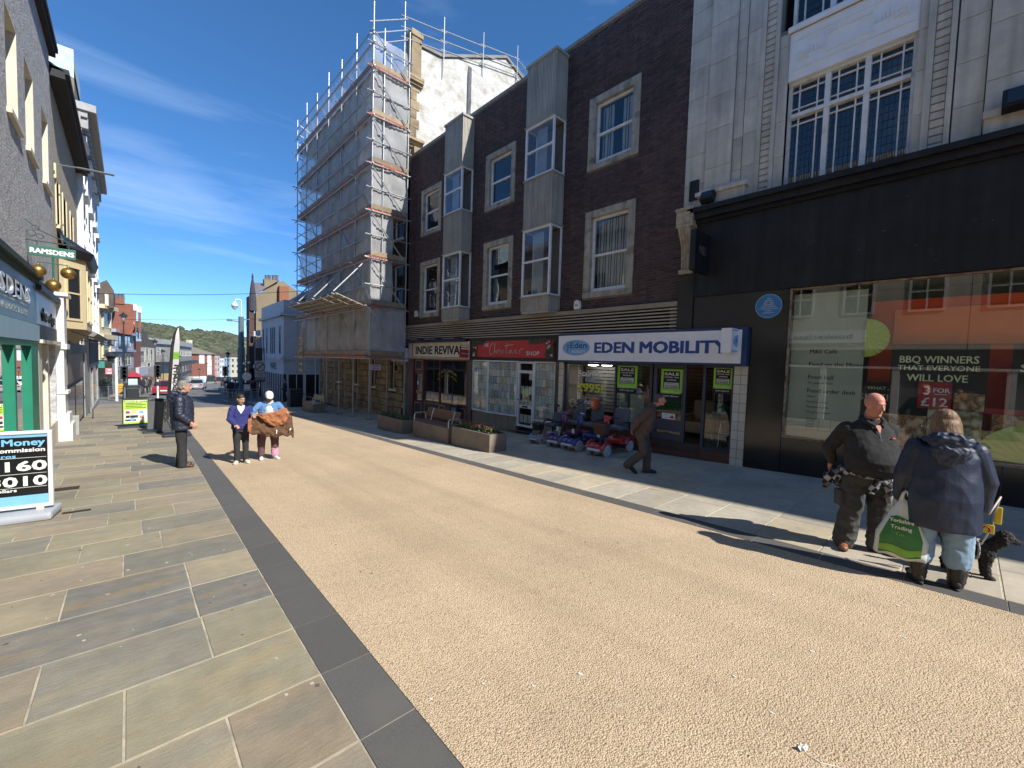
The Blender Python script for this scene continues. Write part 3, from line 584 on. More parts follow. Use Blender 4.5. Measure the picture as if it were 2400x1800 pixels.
disp=thing('window_display','large shop window display with orange backdrop and barbecue posters behind the glass','display',(10.6,0,.5))
mb=MB();B(mb,-6.8,2.58,.45,.52,-1.2,-.06);part('display_shelf',mb,M('shelf_dark',(0.05,0.05,0.04),None,2),disp)
room(disp,FR,-6.8,2.58,.45,3.6,-.1,1.15,M('display_room',(0.30,0.32,0.24),(0.25,0.27,0.2),1))
m_pan=M('grey_panel',(0.42,0.45,0.34),(0.37,0.40,0.30),1.5,0.8)
pn=flat('info_panel',m_pan,1.36,2.55,.55,3.5,-.12,disp)
red=flat('orange_backdrop',M('orange_red',(0.80,0.13,0.03),(0.60,0.06,0.03),0.9,0.75),-6.0,1.34,.55,3.30,-.55,disp)
flat('orange_band',M('orange_band',(0.85,0.17,0.04),(0.9,0.22,0.06),1.2,0.8),-6.0,1.0,2.47,3.12,-.50,disp)
m_txtb=M('black_ink',(0.02,0.02,0.018),None,3,.8);m_txtg=M('pale_green_ink',(0.8,0.85,0.5),None,3,.8);m_txtw=M('white_ink',(0.8,0.8,0.76),None,3,.8)
mb=MB()
for s,u,v,sz in(('M&S Café',2.22,2.28,.115),('Food on the Move',2.22,2.02,.115),('Food hall',2.22,1.76,.115),('Food order desk',2.22,1.48,.115)):ttext(FR,mb,s,u,v,-.117,sz,-1,bold=.012,align=1)
for s,u,v in(('On ground floor',2.22,1.66),('Wine',2.22,1.38),('Food to order',2.22,1.27),('Flowers & gifts',2.22,1.17),('On ground floor',2.22,1.06)):ttext(FR,mb,s,u,v,-.117,.062,-1,align=1)
for i,s in enumerate(('shop','your','way')):ttext(FR,mb,s,2.18,.88-i*.06,-.117,.06,-1,align=1)
for(a,b,c,d)in((2.2,1.62,.71,.715),(2.2,1.62,.95,.955),(2.2,2.195,.715,.95),(1.62,1.615,.715,.95),(2.0,1.995,.715,.95),(1.8,1.795,.715,.95)):B(mb,a,b,c,d,-.12,-.116)
part('lettering',mb,m_txtb,pn)
po=flat('barbecue_poster',M('poster_black',(0.022,0.022,0.016),None,3,.7),-.22,.97,.6,2.43,-.10,disp)
mb=MB();
ttext(FR,mb,'BBQ WINNERS',.37,2.12,-.097,.17,-1,bold=.02,width=.96);ttext(FR,mb,'THAT EVERYONE',.37,1.99,-.097,.12,-1,bold=.018,width=1.0);ttext(FR,mb,'WILL LOVE',.37,1.80,-.097,.17,-1,bold=.02,width=.74)
part('lettering',mb,m_txtg,po)
flat('price_square',M('price_red',(0.40,0.03,0.03),None,2,.6),.17,.58,1.33,1.79,-.075,disp)
mb=MB();ttext(FR,mb,'3',.47,1.57,-.068,.2,-1,bold=.02);ttext(FR,mb,'FOR',.29,1.61,-.068,.11,-1,bold=.02);B(mb,.22,.38,1.575,1.583,-.07,-.067);ttext(FR,mb,'£12',.37,1.37,-.068,.21,-1,bold=.02,width=.32);part('price_lettering',mb,m_txtw,disp)
mb=MB();ttext(FR,mb,'WHAT A',1.12,1.60,-.30,.09,-1,bold=.01);ttext(FR,mb,'SIZZLER',1.06,1.40,-.30,.17,-1,bold=.02,width=.72);ttext(FR,mb,'SUMMER',-1.0,2.0,-.097,.17,-1,bold=.02,width=.9);part('poster_lettering',mb,m_txtg,disp)
flat('summer_poster',M('poster_black','#000000'),-1.9,-.46,.6,2.43,-.11,disp)
flat('dark_poster',M('poster_black','#000000'),.99,1.33,.6,1.75,-.32,disp)
def foodmat(name,cs,sc):
 m=bpy.data.materials.new(name);m.use_nodes=True;n=m.node_tree.nodes;l=m.node_tree.links;p=n['Principled BSDF'];p.inputs['Roughness'].default_value=.5;t=n.new('ShaderNodeTexCoord');v=n.new('ShaderNodeTexVoronoi');v.inputs['Scale'].default_value=sc;v.feature='SMOOTH_F1';z=n.new('ShaderNodeTexNoise');z.inputs['Scale'].default_value=sc*1.6;z.inputs['Detail'].default_value=8
 l.new(t.outputs['Object'],v.inputs['Vector']);l.new(t.outputs['Object'],z.inputs['Vector']);s_=n.new('ShaderNodeMath');s_.operation='MULTIPLY_ADD';s_.inputs[1].default_value=.7;l.new(z.outputs['Fac'],s_.inputs[0]);l.new(v.outputs['Distance'],s_.inputs[2]);r=n.new('ShaderNodeValToRGB');r.color_ramp.elements[0].position=.32;r.color_ramp.elements[0].color=lin(cs[0]);r.color_ramp.elements[1].position=1.0;r.color_ramp.elements[1].color=lin(cs[-1])
 for i,c in enumerate(cs[1:-1]):e=r.color_ramp.elements.new(.45+.4*i/max(1,len(cs)-2));e.color=lin(c)
 l.new(s_.outputs[0],r.inputs[0]);l.new(r.outputs[0],p.inputs['Base Color']);return m
fm1=foodmat('food_print_brown',((.03,.012,.006),(.25,.09,.03),(.5,.26,.08),(.12,.05,.02),(.6,.45,.25)),9);fm2=foodmat('food_print_red',((.05,.01,.008),(.4,.04,.03),(.15,.2,.04),(.6,.5,.35)),11);fm3=foodmat('food_print_green',((.02,.04,.01),(.25,.36,.08),(.5,.45,.3),(.3,.05,.04)),10)
flat('food_picture',fm1,.45,1.2,.62,1.18,-.085,disp);flat('food_picture',fm2,-.2,.44,.62,1.32,-.083,disp);flat('food_picture',fm1,-.95,-.30,.62,1.30,-.087,disp);flat('food_picture',fm3,.62,.95,.62,.98,-.070,disp);flat('food_picture',fm1,-.21,.14,1.33,1.62,-.084,disp);flat('red_stripe',M('price_red','#0'),-2.0,-.22,1.31,1.40,-.082,disp)
def fan(cu,cv,R_,a0,a1,w,name):
 mb=MB();n=26;c=FR.p(cu,cv,w)
 pts=[(math.radians(a0+(a1-a0)*i/n))for i in range(n+1)]
 for i in range(n):
  wa=w+(.03 if i%2 else-.005);wb=w+(.03 if(i+1)%2 else-.005)
  p,q=FR.p(cu-math.cos(pts[i])*R_,cv+math.sin(pts[i])*R_,wa),FR.p(cu-math.cos(pts[i+1])*R_,cv+math.sin(pts[i+1])*R_,wb)
  mb.add([c,p,q],[(0,1,2)])
 return part(name,mb,M('lime_paper',(0.55,0.66,0.14),(0.47,0.56,0.12),3,.8),disp)
fan(1.36,2.57,.36,-88,88,-.07,'paper_fan');fan(-.75,.56,.62,2,178,-.07,'paper_fan')
cb=MB();B(cb,4.60,5.0,5.28,5.68,-.0,.36);B(cb,4.58,5.02,5.66,5.72,-.0,.39);B(cb,4.66,4.94,5.35,5.61,.36,.375);B(cb,4.62,4.98,4.20,4.30,.0,.16)
sec=[(5.28,.34),(5.2,.33),(5.08,.27),(4.95,.18),(4.8,.13),(4.6,.11),(4.4,.10),(4.3,.10)]
for i in range(len(sec)-1):
 (va,wa),(vb,wb)=sec[i],sec[i+1];P=FR.p
 cb.add([P(4.66,va,0.0),P(4.95,va,0.0),P(4.95,va,wa),P(4.66,va,wa),P(4.66,vb,0.0),P(4.95,vb,0.0),P(4.95,vb,wb),P(4.66,vb,wb)],[(3,2,6,7),(0,3,7,4),(1,5,6,2)])
 for k in range(4):
  a=4.675+k*.068;cb.add([P(a,va,wa),P(a+.04,va,wa),P(a+.02,va,wa+.022),P(a,vb,wb),P(a+.04,vb,wb),P(a+.02,vb,wb+.022)],[(0,2,5,3),(1,4,5,2)])
part('console_bracket',cb,M('carved_stone',(0.46,0.40,0.30),(0.30,0.24,0.17),9,.85,.4,60),ms)
sg=thing('projecting_sign','black box sign projecting from the wall beside the carved console','sign',FR.p(4.2,3.9,0))
y_s=4.28;xo=onY(1629,600,y_s).x
mb=MB();mb.rbox((xo,y_s,4.12),(10.10,y_s+.13,5.02),.008);part('sign_box',mb,m_black,sg)
mb=MB();put_text(mb,'M&S',((xo+10.1)/2,y_s-.004,4.50),(1,0,0),(0,0,1),(0,-1,0),.30,bold=0.0,width=.36);part('lettering',mb,M('dim_ink',(0.13,0.12,0.10),None,3),sg)
mb=MB();mb.tube([(10.12,y_s+.06,4.95),(10.25,y_s+.06,4.95)],.02,6);mb.tube([(10.12,y_s+.06,4.2),(10.25,y_s+.06,4.2)],.02,6);part('mounting_arm',mb,m_black,sg)
pq=thing('blue_plaque','round blue plaque with white lettering on the black pilaster','plaque',FR.p(2.97,3.02,.06))
def disc(f,u,v,w,ru,rv,t,n=40):
 mb=MB();a=[f.p(u+math.cos(2*math.pi*i/n)*ru,v+math.sin(2*math.pi*i/n)*rv,w)for i in range(n)];b=[f.p(u+math.cos(2*math.pi*i/n)*ru,v+math.sin(2*math.pi*i/n)*rv,w+t)for i in range(n)]
 return mb.hull(a,b)
part('plaque_plate',disc(FR,2.97,3.28,.06,.26,.26,.02),M('plaque_blue',(0.03,0.17,0.38),(0.035,0.2,0.42),4,.45),pq)
mb=MB()
for i in range(40):
 a,b=2*math.pi*i/40,2*math.pi*(i+1)/40;P=FR.p;c=(2.97,3.28)
 mb.quad(P(c[0]+math.cos(a)*.245,c[1]+math.sin(a)*.245,.0825),P(c[0]+math.cos(b)*.245,c[1]+math.sin(b)*.245,.0825),P(c[0]+math.cos(b)*.25,c[1]+math.sin(b)*.25,.0825),P(c[0]+math.cos(a)*.25,c[1]+math.sin(a)*.25,.0825))
part('rim',mb,m_txtw,pq)
mb=MB()
for i,(s,k)in enumerate((('THE',.045),('ADELPHI',.04),('1841 - 1866',.04),('BYELAWS',.046),('HOTEL ASSEMBLY',.036),('ROOMS STOOD HERE',.036),('SOCIETY',.034),('SCARBOROUGH',.03))):ttext(FR,mb,s,2.97,3.42-i*.042,.0822,k,-1,bold=.005)
part('lettering',mb,m_txtw,pq)
def floodlight(u,v,w,wd,hh,lab,tilt=.5):
 t=thing('floodlight',lab,'floodlight',FR.p(u,v,w));mb=MB();mb.rbox((-.08,-wd/2,-hh/2),(.08,wd/2,hh/2),.012);mb.xf(Matrix.Rotation(tilt,4,'Y'))
 part('lamp_body',mb,m_black,t,local=True);mb=MB();mb.box((-.088,-wd*.42,-hh*.4),(-.082,wd*.42,hh*.4));mb.xf(Matrix.Rotation(tilt,4,'Y'));part('lamp_glass',mb,M('lamp_glass',(0.03,0.03,0.035),None,3,.08),t,local=True)
 mb=MB();mb.tube([(0.0,0,-hh/2+.02),(.06,0,-hh/2-.05),(.3,0,-hh/2-.06)],.013,6);part('bracket',mb,m_black,t,local=True)
floodlight(4.30,5.86,.28,.30,.24,'black floodlight on the cornice above the projecting sign');floodlight(-.42,6.10,.28,.62,.36,'large black floodlight on the stone pier at the right edge')
mb=MB();B(mb,4.62,4.84,5.95,6.42,.05,.09);solo('black_vent_plate',mb,m_black,'peeling black rectangular plate on the stone near the brick corner','plate')
mb=MB();u=-1.0
while u<3.6:
 mb.tube([FR.p(u,5.66,.30),FR.p(u+rnd.uniform(-.01,.01),5.79,.30+rnd.uniform(-.02,.05))],.0022,3);u+=.035
o=part('bird_spikes',mb,M('spike_steel',(0.5,0.5,0.5),None,2,.4,metal=.6),ms,kind='stuff')
# ---------------------------------------------------------------- neighbouring block behind the camera (only casts the street's shade)
mb=MB();f2=F((10.2,-6.95),(10.2,-60),-1);f2.box(mb,0,50,-1,13.15+.0,-10,0);
nb=thing('corner_block','plain stone block beyond the department store, behind the camera','building',(10.2,-30,1))
part('wall',mb,m_stone,nb)
for k in range(8):
 mb=MB();f2.frame(mb,2+k*5,4.2+k*5,6,8.6,.08,-.02,.03,[3.1+k*5]);part('window_frame',mb,m_whitep,nb)
# ---------------------------------------------------------------- brick building
bb=thing('brick_building','dark brown brick block with stone framed windows and two ribbed metal oriels','building',(10.2,12,G(10.2,12)))
m_brick=M('brown_brick',(0.068,0.043,0.042),(0.095,0.057,0.052),8,0.85,.35,70,vary=.3,grain=.15,streak=.18,stain=(0.05,0.043,0.042),stscale=.5)
m_bmort=M('brick_mortar',(0.21,0.18,0.16),(0.17,0.145,0.13),3,.95)
m_surr=M('window_stone',(0.42,0.38,0.30),(0.33,0.30,0.24),2.5,.85,.3,50,grain=.12,streak=.25,stain=(0.15,0.14,0.11),stscale=3)
m_cop=M('coping_stone',(0.26,0.25,0.22),(0.19,0.18,0.16),2,.85,vary=.08)
WU=((6.34,8.03),(11.24,12.91),(15.99,17.68));WV=((7.64,9.73),(3.90,6.45))
holes=[(a,b,c,d)for a,b in WU for c,d in WV]
B0,B1,BZ0,BZ1=4.99,18.86,3.55,11.62
mb=MB();FR.grid(mb,B0,B1,BZ0,BZ1,holes,-.010,.35);FR.box(mb,B0,B1,BZ1,BZ1+.01,-7,-.01);FR.box(mb,B0+.001,B0+.25,2.9,BZ1,-8,-.02);FR.box(mb,B1-.25,B1,2.9,BZ1,-8,-.02);FR.box(mb,B0,B1,BZ0-.3,BZ0,-6,-.06)
part('wall',mb,m_bmort,bb)
BL,BH=.2310,.0765;allb=[]
j=0;v=BZ0+.004
excl=holes+[(8.95,10.2,3.56,11.5),(13.74,14.98,3.56,11.5)]
rb=random.Random(4)
while v<BZ1-.04:
 u=B0-(BL/2 if j%2 else 0)+.002
 while u<B1:
  a,b=max(u,B0),min(u+BL-.011,B1);u+=BL
  if b-a<.02:continue
  segs=[(a,b)]
  for h in excl:
   if v+BH>h[2]and v<h[3]:
    ns=[]
    for(p,q)in segs:
     if q<=h[0]or p>=h[1]:ns.append((p,q));continue
     if p<h[0]:ns.append((p,h[0]))
     if q>h[1]:ns.append((h[1],q))
    segs=ns
  for(p,q)in segs:
   if q-p>.015:allb.append((p,q,v,v+BH-.011))
 v+=BH;j+=1
allb.sort(key=lambda q:(q[0]+q[1])/2*1.0+abs((q[2]+q[3])/2-5.0)*.25)
restb=MB();bm_cache={}
for k,(p,q,a,b)in enumerate(allb):
 w=.001+rb.random()*.0035
 if k<300:
  key=round(q-p,3)
  if key not in bm_cache:
   mb=MB();f0=F((0,0),(0,1),1);f0.front(mb,0,q-p,0,b-a,-.012,0);bm_cache[key]=mb.mesh('brick',m_brick)
  o=bpy.data.objects.new('brick',bm_cache[key]);COL.objects.link(o);o.parent=bb;o.location=Vector(FR.p(p,a,w))-BASE[bb.name]
 else:FR.front(restb,p,q,a,b,-.011,w)
part('brick_rest',restb,m_brick,bb,kind='stuff')
u=B0
while u<B1-.01:
 e=min(u+.9,B1);mb=MB();FR.front(mb,u+.003,e-.003,11.62,11.74,-.35,.04,.006);part('coping_stone',mb,m_cop,bb);u=e
m_blind=M('pale_blind',(0.42,0.42,0.39),(0.36,0.36,0.34),3,.9);m_curt=M('curtain',(0.42,0.43,0.44),(0.34,0.35,0.37),4,.95)
for ui,(a,b)in enumerate(WU):
 for vi,(c,d)in enumerate(WV):
  s=.22;
  mb=MB();w1=.035
  surr=MB();B(surr,a,b,c,c+.16,-.2,w1+.01);part('window_sill',surr,m_surr,bb)
  hm=c+.16+(d-c)*(.45+.05*ui);[part('window_jamb',B(MB(),p_,p_+s,q_,r_,-.2,w1+(p_>a)*.001),m_surr,bb)for p_ in(a,b-s)for q_,r_ in((c+.16,hm-.002),(hm+.002,d-.2))]
  surr=MB();B(surr,a,b,d-.198,d,-.2,w1+.002);part('window_lintel',surr,m_surr,bb)
  i0,i1,j0,j1=a+s,b-s,c+.16,d-.2;mid=(j0+j1)/2
  FR.box(mb,i0,i1,j0,j0+.06,-.16,-.06);FR.frame(mb,i0,i1,j0+.06,j1,.065,-.16,-.08,(),(mid,),.06);wo=part('window',mb,m_whitep,bb)
  mb=MB();FR.pane(mb,i0+.06,i1-.06,j0+.11,mid-.03,-.13);part('pane',mb,m_glassdk,wo);mb=MB();FR.pane(mb,i0+.06,i1-.06,mid+.03,j1-.06,-.115);part('pane',mb,m_glassdk,wo)
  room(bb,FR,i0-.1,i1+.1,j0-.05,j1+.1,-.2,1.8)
  if ui==0:
   mb=MB();n=11
   for k in range(n):
    if vi==0 and 3<k<7:continue
    x0=i0+.08+(i1-i0-.16)*k/n;x1=x0+.082;mb.quad(FR.p(x0,j0+.1,-.21-.03*(k%2)),FR.p(x1,j0+.1,-.25+.02*(k%2)),FR.p(x1,j1-.08,-.25+.02*(k%2)),FR.p(x0,j1-.08,-.21-.03*(k%2)))
   part('blind',mb,m_blind,wo)
  elif vi==1:
   mb=MB();mb.quad(FR.p(i0+.1,j0+.2,-.5),FR.p(i0+.45,j0+.2,-.5),FR.p(i0+.45,j0+1.0,-.5),FR.p(i0+.1,j0+1.0,-.5));part('curtain',mb,m_curt,wo)
m_rib=M('ribbed_metal',(0.42,0.385,0.32),(0.35,0.32,0.27),1.2,.55,grain=.08,streak=.2,stain=(0.32,0.30,0.26),stscale=2)
def bay(u0,u1,lab):
 pj=.55
 for(v0,v1)in((9.53,11.40),(6.27,7.80),(3.60,4.03)):
  mb=MB();n=int((u1-u0)/.062)
  pts=[]
  for k in range(n+1):
   x=u0+(u1-u0)*k/n;pts.append((x,pj));
   if k<n:dx=(u1-u0)/n;pts+=[(x+dx*.45,pj),(x+dx*.5,pj-.018),(x+dx*.95,pj-.018)]
  m=int(pj/.062);side=[]
  for k in range(m):
   y=pj*(1-k/m);dy=pj/m;side+=[(0,y),(0,y-dy*.45),(.018,y-dy*.5),(.018,y-dy*.95)]
  side.append((0,0))
  P=FR.p
  for(p,q)in zip(pts[:-1],pts[1:]):mb.quad(P(p[0],v0,p[1]),P(q[0],v0,q[1]),P(q[0],v1,q[1]),P(p[0],v1,p[1]))
  for sgn,ue in((1,u0),(-1,u1)):
   for(p,q)in zip(side[:-1],side[1:]):mb.quad(P(ue+sgn*p[0],v0,p[1]),P(ue+sgn*q[0],v0,q[1]),P(ue+sgn*q[0],v1,q[1]),P(ue+sgn*p[0],v1,p[1]))
  mb.quad(P(u0,v0+.003,0),P(u1,v0+.003,0),P(u1,v0+.003,pj-.02),P(u0,v0+.003,pj-.02));mb.quad(P(u0,v1-.003,0),P(u1,v1-.003,0),P(u1,v1-.003,pj-.02),P(u0,v1-.003,pj-.02))
  part('ribbed_panel',mb,m_rib,bb)
 for v,h_,e_ in((11.40,.08,.04),(3.52,.08,-.02),(9.50,.035,.035),(7.80,.035,.035),(6.24,.035,.035),(4.03,.035,.035)):part('oriel_cap',FR.box(MB(),u0-e_,u1+e_,v,v+h_,0,pj+e_),M('oriel_trim',(0.36,0.34,0.30),None,3,.6),bb)
 for(v0,v1)in((7.835,9.50),(4.065,6.24)):
  mid=v0+(v1-v0)*.52;mb=MB();t=.055
  FR.frame(mb,u0,u1,v0,v1,t+.01,pj-.07,pj-.005,(),(mid,),.06)
  for ue in(u0,u1-.05):FR.box(mb,ue,ue+.05,v0,v1,.0,.06);FR.box(mb,ue,ue+.05,v0,v0+.05,.06,pj-.07);FR.box(mb,ue,ue+.05,v1-.05,v1,.06,pj-.07)
  wo=part('oriel_window',mb,m_whitep,bb)
  mb=MB();FR.pane(mb,u0+.06,u1-.06,v0+.06,mid-.03,pj-.035);part('pane',mb,m_glassdk,wo);mb=MB();FR.pane(mb,u0+.06,u1-.06,mid+.03,v1-.06,pj-.045);part('pane',mb,m_glassdk,wo)
  for ue in(u0+.025,u1-.025):
   mb=MB();mb.quad(FR.p(ue,v0+.05,.06),FR.p(ue,v0+.05,pj-.07),FR.p(ue,v1-.05,pj-.07),FR.p(ue,v1-.05,.06));part('pane',mb,m_glassdk,wo)
  room(bb,FR,u0+.06,u1-.06,v0+.04,v1-.04,.05,1.2,m_in2)
  mb=MB()
  for k in range(9):
   a=u0+.45+k*.045;mb.quad(FR.p(a,v0+.1,.36+.03*(k%2)),FR.p(a+.045,v0+.1,.39-.03*(k%2)),FR.p(a+.045,v1-.12,.39-.03*(k%2)),FR.p(a,v1-.12,.36+.03*(k%2)))
  part('curtain',mb,m_curt,wo)
bay(8.95,10.2,'');bay(13.74,14.98,'')
m_louv=M('louvre_metal',(0.46,0.39,0.31),(0.36,0.31,0.25),2,.5)
mb=MB();FR.box(mb,4.99,18.86,3.44,3.56,-.1,.12);part('stone_band',mb,M('band_stone',(0.33,0.28,0.20),(0.26,0.22,0.16),2),bb)
mb=MB();FR.box(mb,4.99,18.86,2.80,3.44,-.3,-.05);part('louvre_back',mb,M('louvre_dark',(0.015,0.013,0.012),None,2),bb)
for k in range(7):
 v=2.84+k*.087;mb=MB();P=FR.p
 mb.add([P(4.995,v,.10),P(18.85,v,.10),P(18.85,v+.034,.10),P(4.995,v+.034,.10),P(4.995,v+.034,.07),P(18.85,v+.034,.07),P(4.995,v,.07),P(18.85,v,.07)],[(0,1,2,3),(3,2,5,4),(0,6,7,1)])
 part('louvre',mb,m_louv,bb)
def alarm_box(u,v,lab):
 t=thing('alarm_box',lab,'alarm',FR.p(u,v,0));mb=MB();P=FR.p
 a=[(-.1,0),(.1,0),(.12,.12),(.1,.26),(0,.3),(-.1,.26),(-.12,.12)]
 mb.hull([P(u+x,v+y,.0)for x,y in a],[P(u+x*.9,v+y*.95+.01,.09)for x,y in a]);part('alarm_case',mb,m_whitep,t)
 mb=MB();B(mb,u-.05,u+.06,v+.12,v+.15,.09,.093);part('alarm_label',mb,m_txtb,t)
alarm_box(8.20,3.58,'white alarm box on the louvre ledge under the right-hand brick windows');alarm_box(10.42,3.60,'white alarm box at the foot of the nearer ribbed oriel')
alarm_box(17.95,3.95,'white alarm box at the far left end of the brick wall')
# ---------------------------------------------------------------- shops in the ground floor
m_tile=M('cream_tile',(0.62,0.56,0.46),(0.55,0.50,0.41),3,.35,vary=.06)
m_navy=M('navy_paint',(0.018,0.045,0.13),None,3,.45);m_navyf=M('grey_blue_frame',(0.055,0.062,0.085),None,3,.45)
m_sign=M('sign_face',(0.84,0.84,0.85),(0.78,0.78,0.80),1,.4)
m_redtile=M('quarry_tile',(0.13,0.055,0.035),(0.085,0.035,0.025),7,.6,vary=.15)
gx=lambda y:G(10.2,y)
sh=thing('mobility_shop','mobility shop with a long white and blue sign and green sale posters','shop',(10.2,6,G(10.2,6)))
mb=MB();B(mb,3.31,8.79,1.985,2.845,-.3,.20);part('sign_frame',mb,m_navy,sh)
mb=MB();B(mb,3.42,8.75,2.035,2.785,.20,.215);fs=part('sign_face',mb,m_sign,sh)
mb=MB();B(mb,6.065,6.07,2.04,2.78,.215,.2155);part('seam',mb,M('seam_grey',(0.35,0.35,0.37),None,2),fs)
mb=MB();ttext(FR,mb,'EDEN',6.73,2.27,.217,.41,-1,bold=.06,width=1.26,ext=.002);ttext(FR,mb,'MOBILITY',4.80,2.27,.217,.41,-1,bold=.06,width=2.20,ext=.002);part('lettering',mb,M('sign_blue',(0.02,0.075,0.30),None,2,.4),fs)
part('logo_oval',disc(FR,8.06,2.415,.215,.52,.235,.003),M('logo_blue',(0.17,0.36,0.62),(0.22,0.43,0.68),3,.5),fs)
mb=MB();ttext(FR,mb,'Eden',7.96,2.40,.2195,.26,-1,bold=.01,width=.62)
tr=[(8.38,2.30),(8.36,2.42),(8.33,2.5)]
mb.tube([FR.p(a,b,.2195)for a,b in tr],.012,4);mb.tube([FR.p(8.36,2.42,.2195),FR.p(8.42,2.5,.2195)],.009,4)
for q in range(7):a=q*.9;mb.tube([FR.p(8.37+.07*math.cos(a),2.55+.05*math.sin(a),.2195),FR.p(8.37+.07*math.cos(a+.9),2.55+.05*math.sin(a+.9),.2195)],.006,4)
part('logo_lettering',mb,M('logo_navy',(0.02,0.06,0.2),None,2),fs)
mb=MB();ttext(FR,mb,'MOBILITY',7.95,2.255,.2195,.11,-1,bold=.012,width=.52);part('logo_subtitle',mb,m_txtw,fs)
bx=thing('projecting_sign','white projecting box sign with a small blue oval above the tiled column','sign',FR.p(3.5,2.23,.2))
yb=3.50;xa=onY(1714,800,yb).x;xb=onY(1753,800,yb).x
mb=MB();mb.rbox((xa,yb,2.26),(xb,yb+.22,2.80),.01);part('sign_box',mb,m_sign,bx)
mb=MB();c_=((xa+xb)/2,yb,2.53);n=24
for r0,mt_,off in((1.0,M('logo_blue','#000000'),.003),):
 mb.hull([(c_[0]+math.cos(2*math.pi*i/n)*(xb-xa)*.40,yb-off+.002,c_[2]+math.sin(2*math.pi*i/n)*.15)for i in range(n)],[(c_[0]+math.cos(2*math.pi*i/n)*(xb-xa)*.40,yb-off,c_[2]+math.sin(2*math.pi*i/n)*.15)for i in range(n)])
part('logo_oval',mb,MATS['logo_blue'],bx);mb=MB();put_text(mb,'Eden',(c_[0],yb-.005,2.50),(1,0,0),(0,0,1),(0,-1,0),.11,width=(xb-xa)*.5);part('lettering',mb,MATS['logo_navy'],bx)
mb=MB()
for(a,b)in((.2,0),(.2,0)):mb.box((xa+.02,yb-.003,2.30),(xb-.02,yb-.001,2.312));mb.box((xa+.02,yb-.003,2.75),(xb-.02,yb-.001,2.762))
part('border',mb,m_navy,bx)
for(a,b)in((3.305,3.60),(8.66,8.86)):
 mb=MB();B(mb,a,b,gx(a)-.1,1.98,-.25,.035);part('column_bed',mb,M('grout',(0.16,0.13,0.10),None,2),sh)
 nu=2 if b-a>.25 else 1;v=gx(a)-.05
 while v<1.95:
  for k in range(nu):
   du=(b-a)/nu;mb=MB();FR.front(mb,a+k*du+.004,a+(k+1)*du-.004,v+.004,min(v+.205,1.975),.03,.046,.003);part('wall_tile',mb,m_tile,sh)
  v+=.21
z0s=gx(6)+.10
mb=MB();FR.box(mb,3.605,8.655,gx(3.6)-.3,.02,-3.6,-.05-.05);part('shop_floor',mb,M('shop_floor',(0.07,0.045,0.035),(0.05,0.035,0.03),4,.5),sh)
room(sh,FR,3.61,8.65,-.3,2.1,-.14,3.4,M('shop_back',(0.085,0.062,0.05),(0.06,0.045,0.04),2,.9))
mb=MB()
for v in[0.1+.12*k for k in range(16)]:FR.box(mb,3.7,8.6,v,v+.095,-3.5,-3.42)
part('slat_wall',mb,M('slat_brown',(0.26,0.17,0.11),(0.2,0.13,0.09),2,.8),sh)
mb=MB()
for v in[0.45+.11*k for k in range(13)]:FR.box(mb,6.95,8.5,v,v+.085,-.95,-.90)
part('slat_display',mb,M('slat_grey',(0.11,0.115,0.125),(0.09,0.09,0.1),2,.8),sh)
mb=MB();FR.box(mb,6.75,6.92,.3,1.95,-.7,-.5);part('partition',mb,M('pale_teal',(0.36,0.45,0.43),None,2),sh)
mb=MB();FR.box(mb,6.15,6.6,.1,1.1,-.9,-.55);part('display_cabinet',mb,M('pale_teal','#000000'),sh)
for uu in(7.95,7.45):
 mb=MB();mb.ell(FR.p(uu,1.93,-.55),(.16,.20,.05),16,6);part('ceiling_lamp',mb,emit('shop_lamp',(1,.93,.8),7.0),sh,True)
mb=MB();FR.frame(mb,5.66,8.655,.05,1.98,.07,-.14,-.05,(6.80,),());part('window_frame',mb,m_navyf,sh)
for(a,b)in((5.72,6.78),(6.82,8.6)):
 mb=MB();FR.pane(mb,a,b,.11,1.92,-.10);part('pane',mb,m_shopgl,sh)
mb=MB();B(mb,5.66,8.655,gx(6)-.3,.048,-.2,-.04);part('stall_riser',mb,m_redtile,sh)
mb=MB();B(mb,3.605,5.66,gx(4)-.2,gx(4)+.10,-.9,-.03);part('door_step',mb,m_redtile,sh)
dr=MB();FR.frame(dr,4.74,5.62,.02,1.98,.095,-.13,-.06,(),(.32,),.12);FR.box(dr,4.83,5.53,.115,.20,-.12,-.07);FR.box(dr,4.83,5.53,.36,.56,-.12,-.07);door=part('door',dr,m_navyf,sh)
mb=MB();FR.pane(mb,4.83,5.53,.56,1.89,-.10);FR.pane(mb,4.83,5.53,.20,.28,-.10);part('pane',mb,m_shopgl,door)
mb=MB();mb.tube([FR.p(4.84,.95,-.06),FR.p(4.84,.95,.0),FR.p(4.84,1.25,.0),FR.p(4.84,1.25,-.06)],.014,6);part('handle',mb,m_black,door)
mb=MB();B(mb,4.98,5.34,.57,.72,-.062,-.058);part('door_sticker',mb,m_txtw,door)
mb=MB();mb.tube([FR.p(5.24+.05*math.cos(a),.645+.05*math.sin(a),-.057)for a in[i*.6 for i in range(9)]],.007,4);part('sticker_ring',mb,M('logo_blue','#000000'),door)
mb=MB();P=FR.p;mb.add([P(5.16,.60,-.057),P(5.0,.60,-.057),P(5.06,.69,-.057),P(5.10,.64,-.057)],[(0,1,2,3)]);part('sticker_arrow',mb,M('price_red','#000000'),door)
hx_=FR.p(4.33,0,-.1);leaf=F((hx_[0],hx_[1]),(hx_[0]+.62,hx_[1]-.05),1)
ld=MB();leaf.frame(ld,0,.62,-.14,1.96,.07,-.03,.02);door2=part('open_door',ld,m_navyf,sh)
mb=MB();leaf.pane(mb,.06,.56,-.05,1.9,0);part('pane',mb,m_shopgl,door2)
